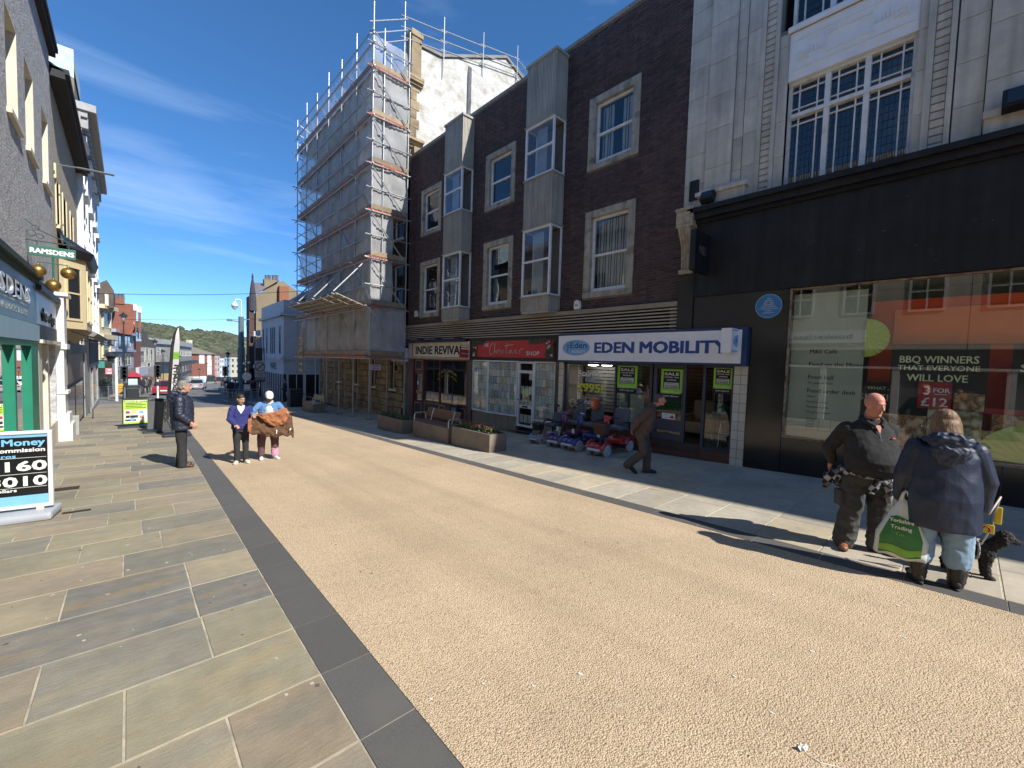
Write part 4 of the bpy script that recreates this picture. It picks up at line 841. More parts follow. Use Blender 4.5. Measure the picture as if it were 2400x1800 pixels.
mb=MB();FR.frame(mb,3.605,4.31,-.06,1.98,.055,-.12,-.03);part('window_frame',mb,m_navyf,sh);mb=MB();FR.pane(mb,3.655,4.26,-.0,1.93,-.08);part('pane',mb,m_shopgl,sh)
mb=MB();FR.box(mb,3.605,4.31,gx(4)-.1,-.062,-.2,.0);part('stall_riser',mb,m_redtile,sh)
m_green=M('poster_green',(0.34,0.66,0.06),(0.30,0.6,0.06),3,.6)
def sale(u0,u1,v0,v1,w,lab):
 t=thing('sale_poster',lab,'poster',FR.p((u0+u1)/2,v0,w),group='green sale posters');wd=u1-u0;h=v1-v0;uc=(u0+u1)/2
 mb=MB();B(mb,u0,u1,v0,v1,w-.004,w);part('poster_sheet',mb,m_green,t)
 mb=MB();B(mb,u0+wd*.12,u1-wd*.12,v0+h*.20,v1-h*.08,w,w+.0015);B(mb,u0+wd*.02,u1-wd*.02,v0-h*.24,v0-h*.02,w-.003,w+.001);part('black_field',mb,m_txtb,t)
 mb=MB();B(mb,u0+wd*.16,u1-wd*.16,v0+h*.22,v0+h*.46,w+.0016,w+.003);part('price_field',mb,M('price_grey',(0.55,0.58,0.52),None,2),t)
 mb=MB();ttext(FR,mb,'SALE',uc,v0+h*.75,w+.003,h*.16,-1,bold=.05,width=wd*.66);ttext(FR,mb,'LIMITED TIME',uc,v0+h*.64,w+.003,h*.08,-1,bold=.02,width=wd*.64);ttext(FR,mb,'SAVINGS',uc,v0+h*.53,w+.003,h*.08,-1,bold=.03,width=wd*.44)
 ttext(FR,mb,'LIMITED TIME ONLY',uc,v0+h*.05,w+.003,h*.06,-1,bold=.02,width=wd*.8);ttext(FR,mb,"DON'T MISS OUT",uc,v0-h*.13,w+.003,h*.08,-1,bold=.02,width=wd*.7);part('poster_lettering',mb,m_txtw,t)
 mb=MB();ttext(FR,mb,'£1000',uc,v0+h*.24,w+.0035,h*.15,-1,bold=.01,width=wd*.56);ttext(FR,mb,'SAVE UP TO',uc,v0+h*.40,w+.0035,h*.06,-1,width=wd*.4);part('price_lettering',mb,m_txtb,t)
sale(6.13,6.76,1.29,1.93,-.094,'green and black sale poster in the big window, beside the stairlift lettering');sale(4.85,5.43,1.23,1.86,-.094,'green and black sale poster on the closed shop door');sale(3.66,4.09,1.44,1.95,-.074,'small green and black sale poster right of the open door')
mb=MB();ttext(FR,mb,'Stairlifts',7.71,1.56,-.093,.26,-1,bold=.03,width=.90);ttext(FR,mb,'Motability',7.72,.72,-.093,.20,-1,bold=.02,width=.80);ttext(FR,mb,'Scheme',7.76,.56,-.093,.16,-1,bold=.02,width=.60)
for q in range(12):
 a=q*math.pi/6;mb.tube([FR.p(8.35+math.cos(a)*.09,.70+math.sin(a)*.09,-.093),FR.p(8.35+math.cos(a)*.14,.70+math.sin(a)*.14,-.093)],.01,4)
part('window_lettering',mb,m_txtw,sh)
mb=MB();ttext(FR,mb,'from',7.72,1.40,-.093,.17,-1,bold=.02,width=.36);part('window_lettering',mb,M('logo_blue','#000000'),sh)
mb=MB();ttext(FR,mb,'£995!',7.71,1.10,-.093,.34,-1,bold=.04,width=.96);part('window_lettering',mb,M('bright_yellow',(0.72,0.72,0.04),None,2,.6),sh)
ar=thing('armchair','beige armchair standing inside the open mobility shop door','armchair',(11.9,4.9,.02));m_bg=M('beige_cloth',(0.42,0.34,0.25),None,4,.95)
mb=MB();mb.rbox((11.5,4.6,.1),(12.2,5.3,.42),.06);part('seat',mb,m_bg,ar);mb=MB();mb.rbox((12.0,4.6,.3),(12.25,5.3,1.0),.08);part('backrest',mb,m_bg,ar)
for y in(4.5,5.26):mb=MB();mb.rbox((11.5,y,.1),(12.2,y+.14,.62),.05);part('armrest',mb,m_bg,ar)
jk=thing('hanging_coat','dark coat hanging on the slatted wall inside the mobility shop','coat',(12.2,4.45,1.0));mb=MB();mb.rbox((12.0,4.3,.9),(12.2,4.75,1.7),.07);mb.ell((12.1,4.53,1.72),(.09,.12,.1));part('coat_body',mb,M('black_cloth',(0.02,0.02,0.022),None,3,.95),jk,True)
mn=thing('mannequin','black trousered mannequin legs standing in the narrow right window','mannequin',(10.7,4.0,-.05));mb=MB()
for s in(-.09,.09):mb.tube([(10.7,4.0+s,1.0),(10.68,4.0+s*1.2,.5),(10.7,4.0+s*1.3,.03)],[.11,.075,.05],10)
mb.ell((10.7,4.0,1.02),(.13,.19,.16));mb.ell((10.7,4.0,1.3),(.12,.18,.3));part('trousers',mb,M('black_cloth','#000'),mn,True)
wk=thing('walking_frame','silver wheeled walking frame beside the mannequin in the window','walking frame',(10.55,3.8,-.05));mb=MB()
for y in(3.72,3.98):mb.tube([(10.45,y,.0),(10.5,y,.35),(10.6,y,.62),(10.72,y,.66)],.012,6);mb.tube([(10.75,y,0),(10.62,y,.5)],.011,6)
mb.tube([(10.5,3.72,.35),(10.5,3.98,.35)],.01,6);part('tube_frame',mb,M('chrome',(0.7,0.7,0.72),None,2,.25,metal=.9),wk)
# ---- christmas shop
cs=thing('christmas_shop','shop with a red festive sign and windows papered with small leaflets','shop',(10.2,11,G(10.2,11)))
m_dk=M('dark_frame',(0.02,0.018,0.017),None,3,.5);m_marble=M('dark_marble',(0.05,0.045,0.038),(0.12,0.11,0.09),9,.3,lo=.45,hi=.62)
mb=MB();B(mb,8.88,13.62,1.97,2.84,-.3,.05);part('fascia_board',mb,m_dk,cs)
mb=MB();B(mb,9.08,13.38,2.09,2.70,.05,.075);part('sign_panel',mb,M('sign_red',(0.58,0.035,0.035),(0.50,0.03,0.03),1.5,.5),cs)
mb=MB();ttext(FR,mb,'THE',12.55,2.48,.078,.20,-1,width=.30,bold=.004);ttext(FR,mb,'SHOP',10.02,2.17,.078,.20,-1,width=.62,bold=.004);part('lettering',mb,m_txtw,cs)
mb=MB();m_cream=M('script_cream',(0.62,0.50,0.36),None,2,.6)
def stroke(mb,pts,r=.014):mb.tube([FR.p(12.32-x*1.0,2.25+y,.082)for x,y in pts],r,5)
S_=[[(.22,.30),(.16,.36),(.06,.28),(0,.05),(.06,-.08),(.18,-.02)],[(.30,.36),(.26,.1),(.24,-.02),(.30,.1),(.36,.08),(.36,-.02)],[(.42,-.02),(.46,.12),(.54,.1),(.56,.06)],[(.62,.1),(.62,-.02),(.68,0)],[(.62,.17),(.625,.18)],[(.76,.12),(.71,.08),(.78,.02),(.71,-.02)],[(.96,.36),(.90,.1),(.90,-.02),(.98,0)],[(.80,.25),(1.25,.30)],[(1.04,-.02),(1.06,.1),(1.12,.1),(1.12,-.02)],[(1.12,.08),(1.18,.11),(1.2,0),(1.24,-.02)],[(1.42,.1),(1.34,.1),(1.32,.0),(1.40,.0),(1.43,.1),(1.44,-.02),(1.48,0)],[(1.62,.12),(1.56,.08),(1.62,.02),(1.55,-.03)],[(1.62,.13),(1.76,.15)]]
for st_ in S_:stroke(mb,[(x*1.05,y)for x,y in st_])
part('script_lettering',mb,m_cream,cs)
rg=random.Random(9)
for(u0,u1,v0,v1,n)in((9.08,9.42,2.12,2.70,260),(9.42,10.2,2.60,2.72,170),(13.10,13.40,2.12,2.70,240),(12.6,13.1,2.60,2.72,130)):
 mb=MB()
 for k in range(n):
  u,v=rg.uniform(u0,u1),rg.uniform(v0,v1);a=rg.uniform(0,6.28);l_=.05;P=FR.p
  l_=.085;mb.add([P(u-.012,v,.085),P(u+.012,v+.01,.085),P(u+math.cos(a)*l_+.01,v+math.sin(a)*l_,.095),P(u+math.cos(a)*l_-.012,v+math.sin(a)*l_,.10)],[(0,1,2,3)])
 part('fir_garland',mb,M('fir_green',(0.03,0.07,0.04),(0.09,0.14,0.09),40,.8),cs,kind='stuff')
for k in range(18):
 u,v=(rg.uniform(9.1,9.4),rg.uniform(2.14,2.68))if k%2 else(rg.uniform(13.1,13.38),rg.uniform(2.14,2.68));mb=MB();mb.ell(FR.p(u,v,.1),.034+.018*rg.random(),8,6)
 part('bauble',mb,[M('bauble_red',(0.4,0.03,0.03),None,2,.2),M('bauble_gold',(0.55,0.42,0.2),None,2,.3),M('bauble_white',(0.6,0.6,0.58),None,2,.3)][k%3],cs,True)
mb=MB();B(mb,8.865,8.99,gx(9)-.1,1.965,-.2,.06);B(mb,13.44,13.62,gx(13)-.1,1.965,-.2,.06);part('marble_pilaster',mb,m_marble,cs)
bay_=F((10.2+.0,12.25),(10.2,13.43),1)
base_t=M('beige_wall_tile',(0.26,0.215,0.15),(0.22,0.18,0.13),3,.6,vary=.08)
m_leaf=[M('leaflet_a',(0.62,0.61,0.54),(0.20,0.20,0.18),26,.8,vary=.25,lo=.48,hi=.72),M('leaflet_b',(0.52,0.58,0.54),(0.20,0.20,0.20),22,.8,vary=.3,lo=.46,hi=.7),M('leaflet_c',(0.62,0.54,0.42),(0.3,0.2,0.14),20,.8,vary=.25,lo=.46,hi=.7)]
segs=[((10.2,13.43),(10.02,12.25),-.30,1.97),((10.02,12.25),(10.2,10.80),-.30,1.97),((10.2,9.98),(10.2,9.0),-.33,1.97)]
for si,(A,B_,v0,v1)in enumerate(segs):
 f=F(A,B_,-1);L0=f.len;mb=MB();f.frame(mb,0,L0,v0+.30,v1,.05,-.03,.03,(),());part('window_frame',mb,m_whitep,cs)
 mb=MB();f.pane(mb,.05,L0-.05,v0+.35,v1-.05,0.0);part('pane',mb,m_shopgl,cs)
 n=max(2,int(L0/.10));
 u=0
 while u<L0-.02:mb=MB();f.front(mb,u+.002,min(u+.098,L0)-.002,gx(12)-.35,v0+.295,-.15,.0,.002);part('riser_tile',mb,base_t,cs);u+=.1
 mb=MB();f.box(mb,0,L0,v0+.285,v0+.30,-.1,.045);part('sill',mb,m_whitep,cs)
 nc=max(3,int(L0/.20));nr=7
 for r_ in range(nr):
  u=.06
  while u<L0-.12:
   wdt=rg.choice([.13,.15,.21]);e=min(u+wdt,L0-.055);a,b=v0+.36+(v1-v0-.42)*r_/nr,v0+.36+(v1-v0-.42)*(r_+1)/nr
   mb=MB();mb.quad(f.p(u+.004,a+.004,-.02),f.p(e-.004,a+.004,-.02),f.p(e-.004,b-.006,-.02),f.p(u+.004,b-.006,-.02));part('leaflet',mb,m_leaf[rg.choices((0,1,2),(4,4,2))[0]],cs);u=e
for(x0,x1,y0,y1)in((10.26,11.6,8.95,13.5),):
 mb=MB();mb.quad((x1,y0,-.8),(x1,y1,-.8),(x1,y1,2),(x1,y0,2));mb.quad((10.3,y0,1.96),(x1,y0,1.96),(x1,y1,1.96),(10.3,y1,1.96));mb.quad((10.1,y0,gx(11)+.12),(x1,y0,gx(11)+.12),(x1,y1,gx(11)+.08),(10.1,y1,gx(11)+.06));part('interior',mb,m_in2,cs)
dr=MB();f=FR;f.frame(dr,9.99,10.78,-.33,1.96,.07,-.06,.02,(),(.38,1.60),.10);dd=part('door',dr,m_whitep,cs);mb=MB();f.pane(mb,10.06,10.71,-.26,1.90,-.02);part('pane',mb,m_shopgl,dd)
mb=MB();f.box(mb,10.25,10.52,.36,.41,.02,.03);part('letter_slot',mb,m_txtb,dd);mb=MB();mb.ell(f.p(10.70,.62,.05),.03,8,6);part('handle',mb,MATS['chrome'],dd)
for k in range(10):
 u,v=10.09+(k%3)*.2,-.18+(k//3)*.5;mb=MB();mb.quad(f.p(u,v,-.03),f.p(u+.17,v,-.03),f.p(u+.17,v+.28,-.03),f.p(u,v+.28,-.03));part('leaflet',mb,m_leaf[k%3],cs)
# ---- record shop
rs_=thing('record_shop','maroon shopfront with a cream sign reading Indie Revival','shop',(10.2,16,G(10.2,16)))
m_mar=M('maroon_paint',(0.13,0.033,0.033),(0.10,0.027,0.027),3,.5);m_cr=M('cream_paint',(0.74,0.65,0.50),(0.66,0.58,0.44),3,.6);m_nav2=M('dark_navy',(0.018,0.02,0.045),None,3,.5);m_line=M('pale_line',(0.5,0.42,0.33),None,3)
mb=MB();B(mb,13.63,18.6,1.95,2.72,-.3,.06);part('fascia_board',mb,m_cr,rs_)
mb=MB();B(mb,13.7,18.15,2.04,2.06,.06,.09);B(mb,18.15,18.2,2.04,2.70,.06,.09);B(mb,13.63,18.6,1.95,2.0,.06,.1);part('fascia_moulding',mb,M('tan_paint',(0.45,0.31,0.18),None,2),rs_)
mb=MB();B(mb,13.75,18.9,2.70,2.80,-.1,.22)
for u in(14.1,15.6,17.1,18.4):B(mb,u,u+.35,2.80,2.86,-.1,.24)
part('awning_box',mb,m_nav2,rs_)
mb=MB();ttext(FR,mb,'INDIE REVIVAL',15.95,2.19,.064,.50,-1,bold=.05,width=3.85);part('lettering',mb,m_txtb,rs_)
mb=MB();B(mb,17.22,17.34,gx(17)-.1,1.95,-.2,.03);B(mb,18.12,18.40,gx(18)-.1,1.95,-.2,.05);B(mb,13.63,13.80,gx(14)-.1,1.95,-.2,.05);B(mb,13.8,17.22,gx(15)-.2,.0,-.2,.0);B(mb,17.34,18.12,1.30,1.40,-.2,.0);B(mb,17.34,18.12,1.40,1.95,-.2,-.03);B(mb,17.34,18.12,gx(18)-.1,-.1,-.2,-.02);part('shopfront_timber',mb,m_mar,rs_)
mb=MB();B(mb,18.40,18.9,gx(18)-.2,2.70,-.2,.0);part('grey_pier',mb,M('grey_render',(0.12,0.12,0.125),(0.09,0.09,0.095),3),rs_)
for(a,b,c,d,w)in((17.46,18.02,1.47,1.87,-.028),(17.46,18.02,-.62,-.15,-.018),(15.9,17.1,-.48,-.07,.002),(15.45,15.8,-.48,-.1,.002),(13.95,14.7,-.52,-.08,.002)):
 mb=MB();B(mb,a,b,c,d,w,w+.006);q=part('panel',mb,m_nav2,rs_);mb=MB();FR.frame(mb,a-.02,b+.02,c-.02,d+.02,.018,w,w+.012);part('panel_line',mb,m_line,q)
mb=MB();B(mb,13.80,17.22,1.90,1.95,-.1,.02);B(mb,13.80,17.22,-.0,.03,-.1,.03);B(mb,15.85,15.9,.03,1.9,-.08,.0);part('window_frame',mb,m_mar,rs_)
mb=MB();FR.pane(mb,13.8,17.22,.03,1.9,-.05);part('pane',mb,m_displaygl,rs_);mb=MB();FR.pane(mb,17.40,18.06,.0,1.28,-.06);part('pane',mb,m_displaygl,rs_)
mb=MB();FR.frame(mb,17.36,18.1,-.08,1.30,.06,-.08,-.03);part('door_frame',mb,m_mar,rs_)
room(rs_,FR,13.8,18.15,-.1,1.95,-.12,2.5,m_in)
mb=MB();B(mb,13.85,17.2,.03,.40,-.6,-.25);part('display_ledge',mb,M('tan_board',(0.25,0.2,0.13),(0.2,0.16,0.1),2),rs_)
for k in range(9):
 u=14.0+k*.36;mb=MB();mb.box((10.36,u,.12),(10.37,u+.27,.39));part('record_sleeve',mb,[m_leaf[1],M('price_red','#0'),m_curt,M('sleeve_blue',(0.1,0.2,0.4),None,5),M('sleeve_tan',(0.4,0.3,0.18),(0.1,0.08,0.06),9)][k%5],rs_)
mb=MB()
for i,ch in enumerate('INDEPENDENT'):a=math.radians(150-i*12);put_text(mb,ch,FR.p(15.35-math.cos(a)*.8*-1*-1,1.0+math.sin(a)*.40,-.045),-FR.d,(0,0,1),FR.n,.17,bold=.02)
for i,ch in enumerate('MUSIC & VINTAGE'):a=math.radians(150-i*8.6);put_text(mb,ch,FR.p(15.35-math.cos(a)*.8,.84+math.sin(a)*.38,-.045),-FR.d,(0,0,1),FR.n,.12,bold=.01)
part('window_lettering',mb,M('dull_yellow',(0.40,0.32,0.08),None,2),rs_)
for(u,v,c)in((17.75,.72,m_cr),(17.85,.30,M('parcel_orange',(0.5,0.25,0.1),None,2)),(17.6,.33,M('parcel_orange','#0'))):
 mb=MB();B(mb,u,u+.14,v,v+.16,-.055,-.05);part('notice',mb,c,rs_)
def hang(name,lab,y,x0,x1,z0,z1,board,armz):
 t=thing(name,lab,'sign',(x1,y,z0));mb=MB();mb.rbox((x0,y-.02,z0),(x1,y+.02,z1),.004);part('sign_board',mb,board,t)
 mb=MB();mb.tube([(10.2,y,armz),(x0-.03,y,armz)],.014,6);mb.tube([(x0+.05,y,armz),(x0+.05,y,z1)],.008,5);mb.tube([(x1-.05,y,armz),(x1-.05,y,z1)],.008,5);part('bracket',mb,m_black,t);return t
y_=18.75;xa,xb=onY(918,800,y_).x,onY(959,800,y_).x;zt=onY(940,815,y_).z;zb_=onY(940,847,y_).z
t=hang('hanging_sign','pale hanging shop sign with a small building drawing beside the scaffold',y_,xa,xb,zb_,zt,m_sign,zt+.12)
mb=MB();mb.rbox((xa-.05,y_-.1,zt+.02),(10.25,y_+.05,zt+.12),.01);part('light_trough',mb,m_nav2,t)
mb=MB();put_text(mb,'INDIE REVIVAL',((xa+xb)/2,y_-.023,zt-.14),(1,0,0),(0,0,1),(0,-1,0),.10,bold=.01,width=(xb-xa)*.72,arc=.5);cx_,cz_=(xa+xb)/2,(zb_+zt)/2-.06
mb.add([(cx_+a,y_-.023,cz_+b)for a,b in((-.17,-.12),(.17,-.12),(.17,.06),(.06,.12),(-.10,.12),(-.17,.04))],[(0,1,2,3,4,5)]);part('sign_print',mb,m_nav2,t)
mb=MB()
for k in range(4):mb.box((cx_-.13+k*.07,y_-.0245,cz_-.08),(cx_-.10+k*.07,y_-.0235,cz_+.0))
part('sign_windows',mb,m_sign,t)
y_=13.7;xa,xb=onY(1077,830,y_).x,onY(1101,830,y_).x;zt=onY(1090,819,y_).z;zb_=onY(1090,838,y_).z
t=hang('hanging_sign','small red hanging shop sign between the cream and the red fascias',y_,xa,xb,zb_,zt,M('sign_red','#0'),zt+.07)
mb=MB();put_text(mb,'Christmas',((xa+xb)/2,y_-.023,(zt+zb_)/2-.03),(1,0,0),(0,0,1),(0,-1,0),.10,width=(xb-xa)*.7,shear=.3);part('lettering',mb,m_txtw,t)
mb=MB();mb.tube([(10.15,y_,zt+.08),(xb-.1,y_,zt+.2),(xa+.2,y_,zt+.14),(xa,y_,zt+.22)],.01,5);part('scroll_bracket',mb,m_black,t)
# ---------------------------------------------------------------- scaffolded stone corner building
sb=thing('stone_building','tall sandstone corner building with a whitewashed gable, wrapped in scaffolding','building',(10.2,25,G(10.2,25)))
m_sand=M('sandstone',(0.34,0.26,0.15),(0.24,0.18,0.11),2.2,.88,.4,30,vary=.16,stain=(0.13,0.105,0.075),stscale=1.1)
m_sandj=M('sandstone_joint',(0.07,0.055,0.04),None,3,.95)
m_gab=M('whitewash',(0.56,0.55,0.51),(0.42,0.40,0.355),1.7,.85,.7,9,stain=(0.33,0.30,0.24),stscale=1.8,lo=.4,hi=.68,bdist=.05)
S0,S1=18.88,31.2
wins=[(19.95,20.55),(22.3,22.9),(24.6,25.2),(27.4,28.0)]
h_=[(a,b,.35,2.15)for a,b in wins]
ups=[]
for q in range(5):
 uc=20.0+q*2.35
 for(c,d)in((4.3,6.7),(8.0,10.2),(11.4,13.4)):ups.append((uc-.5,uc+.5,c,d))
mb=MB();FR.grid(mb,S0,S1,-2.0,16.3,h_+ups,-.04,.3);part('wall',mb,m_sandj,sb)
mb=MB();Yg=18.87
gp=[(10.24,-1.5),(10.24,16.2),(10.55,17.0),(11.8,17.12),(16.1,19.2),(17.6,18.6),(21.5,16.3),(21.5,-1.5)]
mb.hull([(x,Yg,z)for x,z in gp],[(x,Yg+.35,z)for x,z in gp]);part('gable_wall',mb,m_gab,sb)
mb=MB();mb.hull([(13.5,Yg-.32,10.5),(15.4,Yg-.32,10.5),(15.4,Yg-.32,17.0),(13.5,Yg-.32,17.3)],[(13.5,Yg,10.5),(15.4,Yg,10.5),(15.4,Yg,17.3),(13.5,Yg,17.6)]);part('chimney_breast',mb,m_gab,sb)
for(a,b)in(((10.55,17.05),(11.8,17.15)),((11.82,17.16),(13.9,18.16)),((13.92,18.17),(16.1,19.22)),((16.12,19.22),(17.6,18.62)),((17.62,18.6),(21.5,16.3))):
 mb=MB();mb.hull([(a[0],Yg-.1,a[1]),(b[0],Yg-.1,b[1]),(b[0],Yg-.1,b[1]+.14),(a[0],Yg-.1,a[1]+.14)],[(a[0],Yg+.45,a[1]),(b[0],Yg+.45,b[1]),(b[0],Yg+.45,b[1]+.14),(a[0],Yg+.45,a[1]+.14)]);part('coping_stone',mb,m_cop,sb)
mb=MB();mb.hull([(10.3,Yg+.36,16.3),(16.1,Yg+.36,19.0),(21.5,Yg+.36,16.2)],[(10.3,S1,16.3),(16.1,S1,19.0),(21.5,S1,16.2)]);part('roof',mb,M('slate',(0.10,0.10,0.115),(0.14,0.135,0.14),3,.7,vary=.1),sb)
mb=MB();mb.box((10.1,S1-.02,-2),(21.5,S1,16.3));part('rear_wall',mb,m_sand,sb)
mb=MB();v=11.0;k=0
while v<16.2:
 mb=MB();xq=10.62 if k%2 else 10.48;mb.rbox((10.14,Yg-.035,v+.006),(xq,Yg+.4,v+.42),.012);part('quoin',mb,m_sand,sb);v+=.43;k+=1
for(z,pr,nm)in((12.15,.55,'cornice'),(15.1,.35,'cornice')):
 mb=MB();
 for i,(dz,e)in enumerate(((0,.15),(.12,.32),(.24,pr))):mb.box((10.14-e,Yg-.05-e*.6,z+dz),(10.75,Yg+.5,z+dz+.125))
 FR.box(mb,S0+.5,S1,z,z+.36,-.02,pr);part(nm,mb,m_sand,sb)
mb=MB();mb.rbox((10.12,Yg-.10,15.5),(10.66,Yg+.45,17.35),.03);mb.rbox((10.06,Yg-.16,17.35),(10.72,Yg+.51,17.55),.03);mb.rbox((10.14,Yg-.06,17.55),(10.64,Yg+.42,17.72),.05);part('pinnacle',mb,m_sand,sb)
mb=MB();mb.box((10.24,Yg-.30,11.2),(11.4,Yg-.0,12.15));part('stone_return',mb,m_sand,sb)
rr=random.Random(21);v=G(10.2,19)-.35;j=0;nblk=0
while v<3.2:
 hh=.36;u=S0+.02-(0.3 if j%2 else 0)
 while u<S1:
  L0=rr.uniform(.5,.78);a,b=max(u,S0+.02),min(u+L0,S1);u+=L0
  if b-a<.12 or any(b>w_[0]-.06 and a<w_[1]+.06 and v+hh>w_[2]-.05 and v<w_[3]+.05 for w_ in h_):
   done=False
   for w_ in h_:
    if v+hh>w_[2]and v<w_[3]:
     if a<w_[0]-.15<b:b=w_[0]-.01;done=b-a>.12
     elif a<w_[1]+.15<b:a=w_[1]+.01;done=b-a>.12
   if not done:continue
  if v+hh<G(10.2,a):continue
  mb=MB();FR.front(mb,a+.01,b-.01,v+.01,v+hh-.01,-.04,.035+rr.random()*.05,.035);part('stone_block',mb,m_sand,sb);nblk+=1
 v+=hh;j+=1
mb=MB();FR.box(mb,S0,S1,3.2,3.5,-.04,.14);part('string_course',mb,m_sand,sb)
for(a,b,c,d)in h_+ups:
 mb=MB();FR.frame(mb,a,b,c,d,.06,-.22,-.12,(),((c+d)/2,));FR.box(mb,a-.06,b+.06,c-.1,c,-.04,.09);wo=part('window',mb,m_whitep,sb);mb=MB();FR.pane(mb,a+.05,b-.05,c+.05,d-.05,-.18);part('pane',mb,M('dark_pane',(0.025,0.028,0.034),None,2,.12,spec=.3),wo)
room(sb,FR,S0+.5,S1-.3,-1,16,-.35,.8)
mb=MB();FR.box(mb,19.0,19.25,G(10.2,19)-.3,3.2,.0,.07);part('downpipe',mb,M('rust_brown',(0.06,0.03,0.02),None,5,.7),sb)
# ---------------------------------------------------------------- scaffolding
sc=thing('scaffolding','steel tube scaffolding with grey debris netting and red edged lifts around the stone building','scaffolding',(8.9,23.5,G(8.9,23.5)))
m_tube=M('galv_tube',(0.42,0.43,0.44),(0.33,0.34,0.35),6,.45,metal=.55);m_board=M('scaffold_board',(0.33,0.26,0.17),(0.22,0.17,0.11),6,.9,vary=.2,stretch=(1,.3,1))
m_net=netmat('debris_net',(0.72,0.72,0.71),.60);m_netl=netmat('top_net',(0.78,0.80,0.82),.42);m_redn=M('net_red_edge',(0.42,0.10,0.07),(0.30,0.10,0.08),3,.8)
X0,X1_,Y0s,Y1s=8.0,9.72,18.2,29.25
lif=sorted(onX(870,y,X0).z for y in(838,718,603,494,385,274,163))
lif[0]=max(lif[0],1.55)
top=onX(875,70,X0).z
posts=[Y0s+(Y1s-Y0s)*i/6 for i in range(7)]
tr_=.028
def tp(name,a,b,r=tr_):mb=MB();mb.tube([a,b],r,7);return part(name,mb,m_tube,sc)
for i,y in enumerate(posts):
 tp('standard',(X0,y,G(X0,y)),(X0,y,top+(1.15 if i==0 else .55+.25*(i%2))));tp('standard',(X1_,y+(.0),G(X1_,y)),(X1_,y,16.9))
 mb=MB();mb.rbox((X0-.11,y-.11,G(X0,y)),(X0+.11,y+.11,G(X0,y)+.035),.005);part('sole_plate',mb,m_board,sc)
 mb=MB();mb.rbox((X1_-.11,y-.11,G(X1_,y)),(X1_+.11,y+.11,G(X1_,y)+.035),.005);part('sole_plate',mb,m_board,sc)
tp('standard',((X0+X1_)/2-.35,Y0s,lif[0]),((X0+X1_)/2-.35,Y0s,top+.3))
for k,z in enumerate(lif):
 for dz in(0,1.0):
  if dz and k==0:continue
  tp('ledger',(X0-.05,Y0s-.25,z+dz-.05),(X0-.05,Y1s+.35,z+dz-.05));tp('ledger',(X0-.3,Y0s-.05,z+dz-.02),(X1_+.15,Y0s-.05,z+dz-.02))
 tp('ledger',(X1_,Y0s-.1,z-.05),(X1_,Y1s+.3,z-.05))
 for y in posts:tp('transom',(X0-.28,y+.06,z+.03),(X1_+.1,y+.06,z+.03))
 for b_ in range(4):
  for s_ in range(3):
   x=X0+.12+b_*.40;ya=Y0s+(Y1s-Y0s)*s_/3;yb2=Y0s+(Y1s-Y0s)*(s_+1)/3-.02
   mb=MB();mb.box((x,ya,z+.065),(x+.225+.14,yb2,z+.105));part('board',mb,m_board,sc)
zz=[G(X0,20)]+lif+[top]
for k in range(1,len(zz)-1):
 a,b=(Y0s,X0),(Y0s,X1_)
 tp('brace',(X0-.1,Y0s-.09,zz[k+1]-.05),(X1_-.2,Y0s-.09,zz[k]+.15));
 for q in range(0,6,2):
  q2=q+(k%2)
  if q2<6:tp('brace',(X0+.06,posts[q2],zz[k]+.1),(X0+.06,posts[q2+1],zz[k+1]-.1))
 for q in range(3):tp('brace',(X1_-.1,Y1s+.1,zz[k]+.1+q*.6),(X0+.1,Y1s+.1,zz[k]+.7+q*.6))
rn=random.Random(8)
def netsheet(name,A,B_,z0,z1,mat,out,nx=26,nz=12,scallop=.0,bulge=.05,parent=sc):
 A,B_=Vector(A),Vector(B_);mb=MB();vs=[]
 for j in range(nz+1):
  for i in range(nx+1):
   t,s=i/nx,j/nz;p=A.lerp(B_,t);z=z0+(z1-z0)*s
   if s<.5:z+=scallop*abs(math.sin(t*math.pi*6))*(1-2*s)
   d=bulge*math.sin(math.pi*s)*(.6+.6*noise.noise(Vector((t*9,z,3))))+.06*noise.noise(Vector((p.x*2.1,p.y*2.1+z*.4,z*1.3)))+.025*math.sin(t*60+4*noise.noise(Vector((z,t,0))))
   vs.append((p.x+out[0]*d,p.y+out[1]*d,z))
 mb.add(vs,[(j*(nx+1)+i,j*(nx+1)+i+1,(j+1)*(nx+1)+i+1,(j+1)*(nx+1)+i)for j in range(nz)for i in range(nx)])
 return part(name,mb,mat,parent,True),vs[:nx+1]
for k in range(len(lif)):
 z0=lif[k]-.05;z1=(lif[k+1]if k+1<len(lif)else top)-.03
 last=k==len(lif)-1
 o,e1=netsheet('net',(X0+.10,Y0s+.05,0),(X0+.10,Y1s-(.3+rn.random()*1.6),0),z0,z1,m_netl if last else m_net,(-1,0),60,12,.0,.12)
 xr=X0+(X1_-X0)*(1.0 if k in(0,3,4,5,6)else .62)
 o,e2=netsheet('net',(X0-.02,Y0s+.10,0),(xr,Y0s+.10,0),z0,z1-(.0 if not last else .1),m_netl if last else m_net,(0,-1),18,12,0,.10)
 for e in(e1,e2):
  mb=MB();pts=[(x-.16,y-.16,z+.02+.05*noise.noise(Vector((x*3+k,y*1.7,0))))for x,y,z in e]
  for p,q in zip(pts[:-1],pts[1:]):mb.quad(p,q,(q[0],q[1],q[2]+.10),(p[0],p[1],p[2]+.10))
  part('red_edge',mb,m_redn,sc)
 for a,b in(((X0-.02,Y0s,z0+.15),(X0+.01,Y1s,z0+.36)),((X0,Y0s-.03,z0+.15),(X1_,Y0s,z0+.36))):mb=MB();mb.box(a,b);part('toe_board',mb,m_board,sc)
zf=lif[1]+.05
